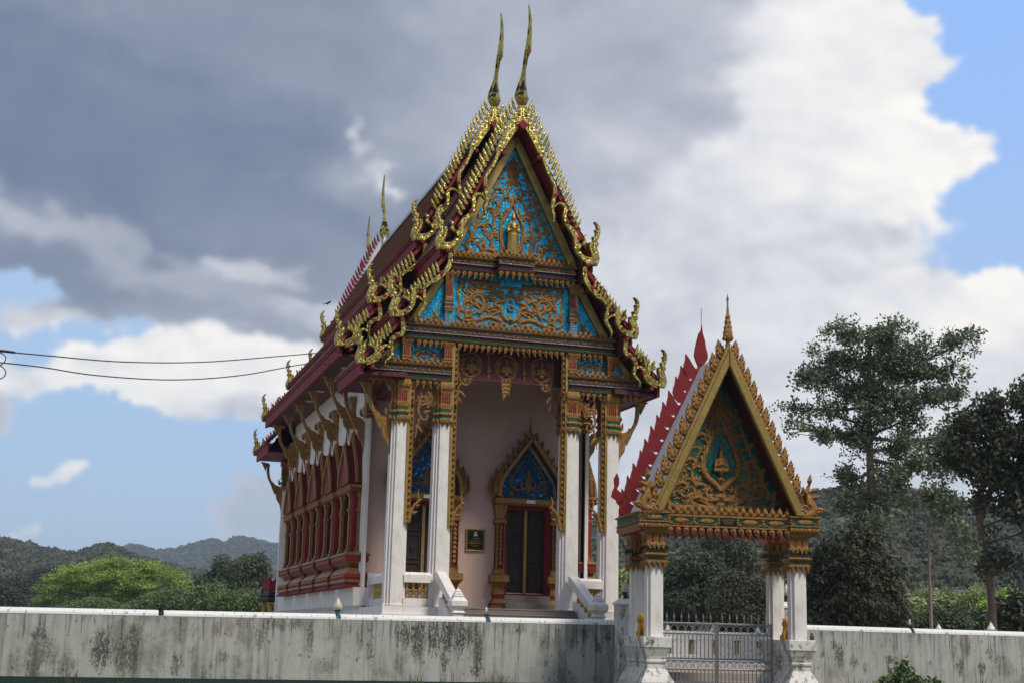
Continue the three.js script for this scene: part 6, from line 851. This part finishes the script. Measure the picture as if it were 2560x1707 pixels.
// lobes: [x, y, z, rx, ry, rz] metres from the foot; clumps spread through them, more towards the skin
function tree(name, label, at, o) {
  const r = mulberry(o.seed), t = thing(name, label, o.category ?? 'tree', at, 0, o.group), wood = [], cl = [];
  const wt = o.lobes.map((l) => l[3] * l[4] * l[5]), sum = wt.reduce((a, b) => a + b);
  o.lobes.forEach((l, li) => { const n = Math.max(6, Math.round(o.n * wt[li] / sum)); for (let i = 0; i < n; i++) { const a = r() * 6.283, b = Math.acos(2 * r() - 1), R = Math.pow(r(), o.shell ?? 0.42), k = 1 + 0.35 * n3(Math.sin(b) * Math.cos(a) * 1.6 + li * 3, Math.cos(b) * 1.6, Math.sin(b) * Math.sin(a) * 1.6 + o.seed); cl.push([V3(l[0] + Math.sin(b) * Math.cos(a) * l[3] * R * k, l[1] + Math.cos(b) * l[4] * R * k, l[2] + Math.sin(b) * Math.sin(a) * l[5] * R * k), li]); } });
  if (o.gap) for (let i = cl.length - 1; i >= 0; i--) { const p = cl[i][0]; if (fbm3(p.x * o.gap[0] + o.seed, p.y * o.gap[0], p.z * o.gap[0], 3) < o.gap[1]) cl.splice(i, 1); }
  if (o.trunk) {
    const T0 = o.trunk; wood.push(tube(T0.map(([x, y, z]) => V3(x, y, z)), (u) => lerp(T0[0][3], T0[T0.length - 1][3], u), 0, 20, 9));
    const tc = new THREE.CatmullRomCurve3(T0.map(([x, y, z]) => V3(x, y, z)));
    o.lobes.forEach((l, li) => { const u = clamp(0.25 + 0.7 * (l[1] - T0[0][1]) / (T0[T0.length - 1][1] - T0[0][1]) - 0.12 - r() * 0.1, 0.2, 0.97), A = tc.getPoint(u), B = V3(l[0], l[1] - l[4] * 0.2, l[2]), Mi = A.clone().lerp(B, 0.5).add(V3(0, -0.04 * A.distanceTo(B), 0)); const rr = lerp(T0[0][3], T0[T0.length - 1][3], u) * 0.5; wood.push(tube([A, Mi, B], rr, rr * 0.3, 10, 6)); const mine = cl.filter((c) => c[1] === li); for (let k = 0; k < (o.twigs ?? 5) && mine.length; k++) { const e = mine[Math.floor(r() * mine.length)][0], s = Mi.clone().lerp(B, r()); wood.push(tube([s, s.clone().lerp(e, 0.5).add(V3((r() - 0.5) * 0.3, (r() - 0.5) * 0.3, (r() - 0.5) * 0.3)), e], rr * 0.28, 0.012, 5, 4)); } });
    part('trunk', wood, o.bark ?? MT.bark, t, { local: true });
  }
  const im = new THREE.InstancedMesh(o.clump ?? clumpA, leafMat, cl.length), m = M4(), q = new THREE.Quaternion(), e = new THREE.Euler(), c = new THREE.Color();
  cl.forEach(([p], i) => { const s = o.s * (0.7 + 0.7 * r()); e.set((r() - 0.5) * 1.2, r() * 6.283, (r() - 0.5) * 1.2); m.compose(p, q.setFromEuler(e), V3(s, s * (o.flat ?? 1), s)); im.setMatrixAt(i, m); const v = 0.72 + 0.56 * r(), k = r(), A = o.col[Math.floor(k * o.col.length)]; im.setColorAt(i, c.setRGB(A[0] * v, A[1] * v, A[2] * v)); });
  im.name = 'crown'; im.userData.kind = 'stuff'; shadows(im); t.add(im); return t;
}
const foot = (px, d, y = 0.1) => { const p = atDepth(px, 1600, d); return [p.x, y, p.z]; };
const vis = (px, py, d, f) => { const p = atDepth(px, py, d); return [p.x - f[0], p.y - f[1], p.z - f[2]]; };      // a pixel at the tree's own distance, from its foot
const lobesAt = (list, d, f, dep = 1) => list.map(([x, y, rx, ry]) => { const v = vis(x, y, d, f), k = d / FPX; return [v[0], v[1], v[2] + (rnd() - 0.5) * rx * k * 0.8 * dep, rx * k, ry * k, rx * k * 0.85]; });
const G1 = [[0.09, 0.125, 0.052], [0.12, 0.16, 0.068], [0.07, 0.105, 0.044], [0.17, 0.20, 0.09]], GD = [[0.04, 0.055, 0.016], [0.055, 0.07, 0.02], [0.085, 0.085, 0.026]], GL = [[0.25, 0.38, 0.03], [0.31, 0.43, 0.04], [0.20, 0.32, 0.03], [0.36, 0.46, 0.06]], GM = [[0.07, 0.10, 0.035], [0.09, 0.12, 0.04], [0.05, 0.075, 0.028]], GY2 = [[0.21, 0.29, 0.06], [0.26, 0.33, 0.08], [0.36, 0.38, 0.18]];
{ // tall airy tree with spreading tiers
  const d = 62, f = foot(2196, d), L = [[2110, 830, 70, 26], [2190, 850, 90, 34], [2290, 860, 90, 30], [2390, 845, 76, 22], [2060, 880, 60, 24], [2120, 900, 90, 36], [2230, 910, 110, 40], [2330, 920, 90, 30], [2030, 945, 70, 24], [2110, 965, 80, 34], [2200, 970, 90, 36], [2310, 975, 110, 26], [2400, 985, 60, 16], [1990, 1000, 46, 22], [2060, 1025, 60, 22], [2150, 1040, 70, 40], [2260, 1050, 90, 24], [2000, 1075, 50, 20], [2060, 1100, 60, 22], [2140, 1110, 70, 34], [2250, 1120, 90, 26], [2360, 1085, 70, 26], [2130, 1180, 60, 40], [2240, 1200, 80, 34], [2340, 1170, 70, 30], [2130, 1250, 50, 40], [2190, 1270, 60, 50], [2350, 1250, 50, 24], [2170, 1330, 60, 40]];
  tree('tall_tree', 'tall airy tree with spreading tiered branches behind the gateway', f, { seed: 11, lobes: lobesAt(L.map(([x, y, a, b]) => [x + (rnd() - 0.5) * 24, y + (rnd() - 0.5) * 26, a * 0.95, b * 1.2 + 4]), d, f), n: 4200, s: 0.8, flat: 0.95, clump: clumpAir, col: G1, shell: 0.6, gap: [0.95, 0.06], trunk: [[0, 0, 0, 0.34], vis(2190, 1400, d, f).concat(0), vis(2176, 1150, d, f).concat(0), vis(2172, 980, d, f).concat(0), vis(2176, 860, d, f).concat(0.07)], bark: MT.barkPale, twigs: 14 });
}
{ const d = 50, f = foot(2130, d); tree('mango_tree', 'dense dark rounded tree standing next to the gateway', f, { seed: 21, lobes: lobesAt([[2130, 1390, 78, 62], [2080, 1440, 70, 60], [2190, 1440, 66, 60], [2060, 1520, 62, 60], [2140, 1500, 90, 70], [2215, 1530, 50, 50], [2120, 1560, 100, 50], [2160, 1345, 46, 26]], d, f), n: 3400, s: 0.95, clump: clumpB, col: GD, shell: 0.3, trunk: [[0, 0, 0, 0.22], vis(2132, 1540, d, f).concat(0), vis(2132, 1450, d, f).concat(0.06)], twigs: 2 }); }
{ const d = 47, f = foot(2330, d); const L = [[2190, 1290, 30, 12], [2270, 1250, 36, 16], [2250, 1180, 30, 18], [2330, 1230, 40, 22], [2300, 1150, 40, 22], [2380, 1250, 34, 16], [2400, 1320, 22, 20], [2420, 1360, 24, 30], [2350, 1290, 24, 14]]; tree('slim_tree', 'slim young tree with forked bare branches behind the far stained wall', f, { seed: 31, lobes: lobesAt(L, d, f), n: 100, s: 0.8, clump: clumpAir, col: G1, shell: 0.7, trunk: [[0, 0, 0, 0.085], vis(2327, 1500, d, f).concat(0), vis(2324, 1400, d, f).concat(0), vis(2326, 1300, d, f).concat(0), vis(2340, 1220, d, f).concat(0.02)], bark: MT.barkPale, twigs: 9 }); }
{ const d = 54, f = foot(2482, d); const L = [[2500, 1010, 60, 30], [2560, 1000, 70, 50], [2430, 1060, 60, 34], [2510, 1090, 80, 50], [2590, 1100, 80, 70], [2400, 1130, 60, 34], [2470, 1170, 70, 44], [2560, 1190, 80, 50], [2440, 1240, 40, 30], [2530, 1270, 60, 34], [2600, 1300, 60, 40], [2490, 1400, 44, 40], [2530, 1420, 34, 34], [2480, 1330, 24, 24]]; tree('shade_tree', 'dark heavy-crowned tree with a leaning forked trunk at the edge of the view', f, { seed: 41, lobes: lobesAt(L, d, f), n: 2100, s: 0.95, clump: clumpAir, col: GD.concat([[0.03, 0.05, 0.018]]), shell: 0.42, gap: [0.6, -0.1], trunk: [[0, 0, 0, 0.2], vis(2478, 1480, d, f).concat(0), vis(2464, 1400, d, f).concat(0), vis(2452, 1300, d, f).concat(0), vis(2490, 1180, d, f).concat(0), vis(2510, 1060, d, f).concat(0.05)], bark: MT.bark, twigs: 4 }); }
// bushes behind the right-hand wall
[[2270, 1535, 44, 40, 74, GY2], [2310, 1515, 40, 40, 82, GY2.concat([[0.3, 0.28, 0.2]])], [2370, 1520, 44, 44, 80, GY2], [2430, 1510, 40, 44, 78, GY2], [2510, 1520, 50, 40, 76, GL], [2350, 1560, 60, 34, 60, GM], [2260, 1570, 40, 34, 58, GM], [2440, 1565, 60, 34, 62, GM], [2545, 1545, 50, 60, 58, GD]].forEach(([x, y, rx, ry, d, c], i) => { const f = foot(x, d, GY); tree('bush', ['pale feathery bush between the mango tree and the slim trunk', 'whitish flowering bush beside the slim trunk', 'yellow-green bush between the slim trunk and the leaning trunk', 'pale bush just before the leaning trunk of the dark tree', 'bright green bush behind the leaning trunk of the dark tree', 'dark low bush at the foot of the slim trunk', 'dark low bush at the skirt of the mango tree', 'dark low bush between two pointed markers', 'very dark bush beyond the largest pointed marker'][i], f, { seed: 60 + i, category: 'bush', group: 'bushes behind the wall', lobes: lobesAt([[x, y, rx, ry], [x - rx * 0.5, y + 20, rx * 0.7, ry * 0.8], [x + rx * 0.5, y + 16, rx * 0.7, ry * 0.8]], d, f), n: 420, s: 1.1, clump: i % 2 ? clumpC : clumpA, col: c, trunk: [[0, 0, 0, 0.05], [0, 0.5, 0, 0.04], [0.05, 1.0, 0, 0.02]], twigs: 2 }); });
// seen through the gateway and beside it
{ const d = 76, f = foot(1720, d, GY); tree('leafy_tree', 'mid green leafy tree seen through the gateway opening', f, { seed: 81, lobes: lobesAt([[1690, 1440, 44, 40], [1740, 1420, 50, 40], [1720, 1490, 70, 50], [1680, 1530, 50, 40], [1770, 1500, 50, 50], [1800, 1440, 30, 30]], d, f), n: 2000, s: 1.15, clump: clumpB, col: GM, trunk: [[0, 0, 0, 0.14], [0.1, 1.6, 0, 0.1], [0, 3, 0, 0.05]], twigs: 3 }); }
{ const d = 98, f = foot(1800, d, GY); tree('leafy_tree', 'dark taller tree behind the others in the gateway opening', f, { seed: 83, lobes: lobesAt([[1800, 1370, 50, 40], [1840, 1400, 46, 44], [1770, 1400, 36, 30], [1820, 1440, 60, 50]], d, f), n: 1500, s: 1.45, clump: clumpB, col: GD.concat([[0.04, 0.065, 0.02]]), trunk: [[0, 0, 0, 0.2], [0.1, 3, 0, 0.14], [0, 6, 0, 0.06]], twigs: 3 }); }
{ const d = 71, f = foot(1860, d, GY); tree('round_shrub', 'yellowish green rounded shrub behind the steel gate', f, { seed: 87, category: 'shrub', lobes: lobesAt([[1840, 1465, 40, 34], [1890, 1500, 50, 46], [1820, 1520, 50, 46], [1865, 1550, 70, 40], [1935, 1520, 40, 50]], d, f), n: 2600, s: 1.05, clump: clumpC, col: [[0.055, 0.065, 0.014], [0.04, 0.05, 0.012], [0.075, 0.085, 0.02]], shell: 0.3, trunk: [[0, 0, 0, 0.1], [0, 0.8, 0, 0.07], [0, 1.6, 0, 0.03]], twigs: 2 }); }
{ const d = 64, f = foot(1575, d, GY); tree('bush', 'bright green bush between the temple and the gateway', f, { seed: 89, category: 'bush', lobes: lobesAt([[1575, 1470, 36, 40], [1590, 1520, 40, 40], [1540, 1520, 40, 34], [1475, 1440, 26, 16]], d, f), n: 700, s: 1.0, clump: clumpA, col: GY2, trunk: [[0, 0, 0, 0.08], [0, 0.8, 0, 0.05], [0, 1.6, 0, 0.02]], twigs: 3 }); }
// left: wide rain tree, darker trees, light bushes
{ const d = 150, f = foot(300, d); const L = [[290, 1408, 70, 16], [220, 1424, 70, 16], [370, 1418, 66, 15], [160, 1446, 60, 15], [300, 1440, 110, 18], [420, 1438, 50, 16], [130, 1472, 46, 14], [230, 1466, 80, 18], [350, 1464, 80, 16], [450, 1462, 40, 16], [170, 1496, 70, 14], [300, 1490, 90, 16], [410, 1490, 60, 16], [110, 1504, 40, 12]]; tree('rain_tree', 'wide bright green umbrella-shaped tree beyond the stained wall', f, { seed: 91, lobes: lobesAt(L.map(([x, y, a, b]) => [x, y, a, b * 0.85]), d, f, 1.2), n: 3600, s: 1.7, flat: 0.35, clump: clumpC, col: GL, shell: 0.6, gap: [0.3, -0.3], trunk: [[0, 0, 0, 0.55], vis(296, 1520, d, f).concat(0), vis(300, 1480, d, f).concat(0), vis(310, 1440, d, f).concat(0.14)], bark: MT.bark, twigs: 5 }); }
{ const d = 130, f = foot(590, d); tree('dark_tree', 'dark green rounded tree between the rain tree and the temple', f, { seed: 93, lobes: lobesAt([[555, 1420, 30, 28], [630, 1412, 44, 28], [580, 1450, 60, 34], [520, 1456, 40, 26], [650, 1450, 36, 36], [600, 1490, 90, 34], [510, 1490, 40, 26]], d, f), n: 2200, s: 1.5, clump: clumpB, col: GM, trunk: [[0, 0, 0, 0.4], [0, 4, 0, 0.25], [0, 7, 0, 0.1]], twigs: 3 }); }
[[440, 1500, 50, 26, 96], [520, 1492, 50, 28, 92], [590, 1506, 50, 26, 88], [650, 1508, 40, 26, 84], [380, 1512, 40, 20, 100], [240, 1516, 60, 16, 105]].forEach(([x, y, rx, ry, d], i) => { const f = foot(x, d, 0.3); tree('bush', ['light green bush below the edge of the rain tree crown', 'light green bush left of the dark tree foot', 'light green bush before the middle of the dark tree', 'light green bush next to the small red shrine', 'low green bush behind the empty lamp holder', 'low green bush under the rain tree trunk'][i], f, { seed: 110 + i, category: 'bush', group: 'light green bushes left of the temple', lobes: lobesAt([[x, y, rx, ry], [x - rx * 0.5, y + 12, rx * 0.7, ry * 0.8], [x + rx * 0.5, y + 10, rx * 0.7, ry * 0.8]], d, f), n: 700, s: 1.15, clump: clumpC, col: [[0.12, 0.19, 0.045], [0.15, 0.22, 0.055], [0.09, 0.15, 0.04]], trunk: [[0, 0, 0, 0.07], [0, 0.9, 0, 0.05], [0, 1.8, 0, 0.02]], twigs: 4 }); });
[[40, 1470, 60, 30, 210], [-20, 1500, 70, 40, 170], [120, 1440, 40, 20, 260], [60, 1515, 60, 20, 180]].forEach(([x, y, rx, ry, d], i) => { const f = foot(x, d, 0.3); tree('scrub_tree', ['dull scrub tree on the slope above the wall end', 'dull dark scrub tree cut by the edge of the view', 'small dull tree highest on the near hill', 'low dull scrub just over the wall end'][i], f, { seed: 130 + i, group: 'scrub at the foot of the hill', lobes: lobesAt([[x, y, rx, ry], [x - rx * 0.6, y + 12, rx * 0.7, ry * 0.8], [x + rx * 0.6, y + 12, rx * 0.7, ry * 0.8]], d, f), n: 500, s: 2.4, clump: clumpC, col: [[0.03, 0.04, 0.016], [0.05, 0.055, 0.025]], trunk: [[0, 0, 0, 0.15], [0, 2, 0, 0.1], [0, 4, 0, 0.04]], twigs: 1 }); });
// weeds at the foot of the right-hand wall, grass along both footings
{ const p = onRight(2235, 1690), w = RW.at(p[0], 0.35); tree('weed_shrub', 'leafy green weed growing against the foot of the stained wall', [w[0], 0.05, w[2]], { seed: 150, category: 'weed', lobes: [[0, 0.7, 0, 0.5, 0.2, 0.28], [-0.2, 0.45, 0, 0.65, 0.28, 0.32], [0.6, 0.55, 0, 0.5, 0.2, 0.25], [0.1, 1.0, 0, 0.16, 0.2, 0.14], [1.0, 0.5, 0, 0.2, 0.2, 0.2]], n: 230, s: 0.5, clump: clumpBig, col: [[0.10, 0.17, 0.045], [0.14, 0.21, 0.06], [0.07, 0.12, 0.035]], trunk: [[0, 0, 0, 0.02], [0.03, 0.4, 0, 0.014], [0, 0.7, 0, 0.006]], twigs: 4 }); }
function blades(name, label, n, spot, hgt, seed, col) { const r = mulberry(seed), g = new THREE.BufferGeometry(); g.setAttribute('position', new THREE.Float32BufferAttribute([-0.012, 0, 0, 0.012, 0, 0, 0.02, 0.6, 0.02, -0.012, 0, 0, 0.02, 0.6, 0.02, 0.01, 0.62, 0.02, 0.0, 0.6, 0.02, 0.02, 0.6, 0.02, 0.06, 1, 0.07], 3)); g.computeVertexNormals(); const im = new THREE.InstancedMesh(g, leafMat, n), m = M4(), q = new THREE.Quaternion(), e = new THREE.Euler(), c = new THREE.Color(); for (let i = 0; i < n; i++) { const [x, y, z, k] = spot(r), h = hgt * k * (0.5 + r()); e.set((r() - 0.5) * 0.5, r() * 6.28, (r() - 0.5) * 0.5); m.compose(V3(x, y, z), q.setFromEuler(e), V3(h < 0.3 ? 0.7 : 1, h, h)); im.setMatrixAt(i, m); const v = 0.6 + 0.8 * r(); im.setColorAt(i, c.setRGB(col[0] * v, col[1] * v, col[2] * v)); } im.name = name; Object.assign(im.userData, { kind: 'stuff', label, category: 'grass' }); shadows(im); scene.add(im); }
blades('wall_grass', 'grass tufts along the green footing of the near wall', 2600, (r) => { const x = r() * leftLen, k = 0.5 + 1.1 * Math.max(0, n2(x * 0.9, 4)); const p = LW.at(x, 0.1 + r() * 0.35); return [p[0], 0.02, p[2], k]; }, 0.5, 201, [0.075, 0.11, 0.03]);
blades('pier_grass', 'grass and weeds at the foot of the gateway and right-hand wall', 1100, (r) => { const x = r() * rightLen * 0.8, p = RW.at(x, 0.08 + r() * 0.4); return [p[0], 0.02, p[2], 0.6 + Math.max(0, n2(x * 1.3, 9)) * 1.2]; }, 0.5, 203, [0.07, 0.11, 0.03]);

// unseen trees added behind the viewer to dim the upper porch wall
[[-34, 66, 9, 15], [-20, 72, 8, 13], [-6, 68, 9, 16], [8, 72, 8, 14], [22, 66, 9, 15], [36, 70, 9, 14], [-48, 70, 9, 14]].forEach(([x, z, w, h], i) => tree('added_roadside_tree', 'unseen roadside tree added to dim the porch, ' + ['facing the rain tree', 'facing the empty lamp holder', 'facing the stairs', 'facing the gateway', 'facing the mango tree', 'facing the leaning trunk', 'farthest along past the wall end'][i], [x, 0, z], { seed: 400 + i, group: 'unseen roadside trees added to dim the porch', lobes: [[0, h * 0.62, 0, w, h * 0.38, w * 0.8], [-w * 0.5, h * 0.4, 0, w * 0.6, h * 0.28, w * 0.5], [w * 0.5, h * 0.42, 0, w * 0.6, h * 0.28, w * 0.5]], n: 1100, s: 3.2, clump: clumpC, col: GM, shell: 0.35, trunk: [[0, 0, 0, 0.4], [0.2, h * 0.3, 0, 0.3], [0, h * 0.6, 0, 0.12]], twigs: 2 }));
// ================================================================ small things
function shrine(px, d, label, s = 1) { // boundary-stone shrine: gilt posts, tiered cap, red flame gables round a gilt serpent
  const p = atDepth(px, 1540, d), t = thing('stone_shrine', label, 'shrine', [p.x, GY, p.z], 0.25);
  part('pedestal', rectMould(0, 0, 0.42 * s, 0.42 * s, [[0.1, 0], [0.1, 0.3], [0, 0.4], [0, 0.6], [0.08, 0.7], [0.08, 0.82]]), MT.white, t, { local: true });
  for (const [x, z] of [[-1, -1], [1, -1], [1, 1], [-1, 1]]) part('post', rectMould(x * 0.34 * s, z * 0.34 * s, 0.06, 0.06, [[0.04, 0.82], [0.04, 0.9], [0, 0.94], [0, 1.9], [0.05, 1.98], [0.05, 2.06]]), MT.goldPale, t, { local: true });
  part('ring_band', [rectMould(0, 0, 0.42 * s, 0.42 * s, [[0, 1.0], [0.03, 1.03], [0, 1.06]], false), rectMould(0, 0, 0.42 * s, 0.42 * s, [[0, 1.2], [0.03, 1.23], [0, 1.26]], false)], MT.goldPale, t, { local: true });
  part('boundary_stone', extr([[-0.18, 0.82], [0.18, 0.82], [0.22, 1.3], [0, 1.75], [-0.22, 1.3]], 0.1, -0.05, 0.02), MT.stone, t, { local: true });
  part('canopy', rectMould(0, 0, 0.46 * s, 0.46 * s, [[0.0, 2.06], [0.1, 2.12], [0.12, 2.2], [0.02, 2.3], [0.06, 2.36], [0.0, 2.5]]), MT.woodDark, t, { local: true });
  for (let k = 0; k < 4; k++) { const g = extr([[-0.5, 2.45], [-0.2, 2.6], [0, 2.5], [0.2, 2.6], [0.5, 2.45], [0.44, 2.8], [0.5, 3.15], [0.3, 2.95], [0.2, 3.1], [0, 2.85], [-0.2, 3.1], [-0.3, 2.95], [-0.5, 3.15], [-0.44, 2.8]], 0.05, 0.4, 0.01); g.rotateY(k * Math.PI / 2); part('red_flame_gable', g, MT.red, t, { local: true }); }
  part('gilt_serpent', tube([[-0.25, 2.5, 0.5], [0.05, 2.56, 0.52], [0.2, 2.7, 0.5], [0.02, 2.85, 0.5], [-0.06, 3.05, 0.5], [0.02, 3.2, 0.5]], (u) => 0.1 * (1 - 0.7 * u), 0, 18, 7), MT.goldPale, t, { local: true });
  part('spire', lathe([[0.3, 2.48], [0.2, 2.7], [0.12, 2.9], [0.05, 3.2], [0.001, 3.6]], 12), MT.goldPale, t, { local: true });
}
shrine(684, 62, 'gilt and red boundary-stone shrine half hidden behind the rear corner of the temple');
shrine(1452, 57, 'small orange-gold shrine top glimpsed between the right-hand temple columns', 0.9);
// bird on a roof horn
{ const p = onX(817, 765, -3.75), b = thing('bird', 'small dark bird perched on a curled roof finial', 'bird', [p.x, p.y - 0.05, p.z], -0.6), c = capsule; part('body', sdfMesh(union([c([0, 0.11, 0], [0.12, 0.15, 0], 0.05, 0.06), c([0.18, 0.21, 0], [0.2, 0.21, 0], 0.04, 0.035), c([-0.05, 0.1, 0], [-0.24, 0.07, 0], 0.03, 0.015), c([0.22, 0.205, 0], [0.29, 0.19, 0], 0.016, 0.004)], 0.03), 0.02, 0.14, 0, 0.32, 40), MT.black, b, { local: true }); part('leg', [tube([[0.03, 0.08, 0.02], [0.035, 0, 0.02]], 0.008, 0.006, 4, 5)], MT.black, b, { local: true }); part('leg', [tube([[0.03, 0.08, -0.02], [0.035, 0, -0.02]], 0.008, 0.006, 4, 5)], MT.black, b, { local: true }); b.scale.setScalar(0.6); b.position.y = p.y + 0.02; }
// power cables slung from a pole beyond the view to the eave of the temple
MT.cable = mat({ color: rgb(0.03, 0.03, 0.032), roughness: 0.6 });
function cable(px, d0, end, label) { const A = atDepth(px[0][0], px[0][1], d0), B = end, n = px.length, pts = px.map(([x, y], i) => i === 0 ? A : null), r = []; for (let i = 0; i < n; i++) { const t = i / (n - 1), D = lerp(d0, B.distanceTo(camera.position) * 0.955, t); r.push(i === n - 1 ? B : atDepth(px[i][0], px[i][1], D)); } solo('power_cable', tube(r, 0.013, 0.013, 60, 6), MT.cable, label, 'cable'); return A; }
const eave = V3(-4.36, 9.62, -3.0);
const cA = cable([[-30, 875], [120, 889], [300, 904], [500, 905], [700, 890], [845, 862]], 27, eave, 'upper sagging cable running from beyond the view to the temple eave');
const cB = cable([[-30, 903], [100, 917], [240, 938], [430, 949], [600, 938], [760, 910], [850, 893]], 27, V3(-4.36, 9.3, -3.4), 'lower sagging cable running from beyond the view to the temple eave');
solo('cable_splice', tube([atDepth(-20, 876, 27.1), atDepth(8, 877.5, 27.1), atDepth(36, 881, 27.1)], 0.03, 0.024, 8, 7), mat({ color: rgb(0.05, 0.02, 0.015), roughness: 0.7 }), 'brown splice sleeve on the upper cable', 'splice');
solo('cable_loop', tube([atDepth(-10, 878, 27.05), atDepth(8, 886, 27.05), atDepth(13, 897, 27.05), atDepth(0, 912, 27.05), atDepth(-12, 912, 27.05), atDepth(4, 916, 27.05), atDepth(13, 932, 27.05), atDepth(6, 943, 27.05), atDepth(-14, 950, 27.05)], 0.012, 0.012, 40, 6), mat({ color: rgb(0.06, 0.12, 0.14), roughness: 0.6 }), 'looped drop wire hanging from the upper cable', 'wire');
{ const P = thing('utility_pole', 'concrete utility pole carrying the two cables', 'pole', [cA.x - 1.2, 0, cA.z + 0.6]); part('shaft', lathe([[0.17, 0], [0.1, 8.4], [0.001, 8.42]], 12), MT.stone, P, { local: true }); part('crossarm', rbox(-0.9, 1.3, 7.2, 7.32, -0.08, 0.08), MT.woodDark, P, { local: true }); }
scene.fog = new THREE.FogExp2(0xbccbdc, 0.00024);
renderer.render(scene, camera);
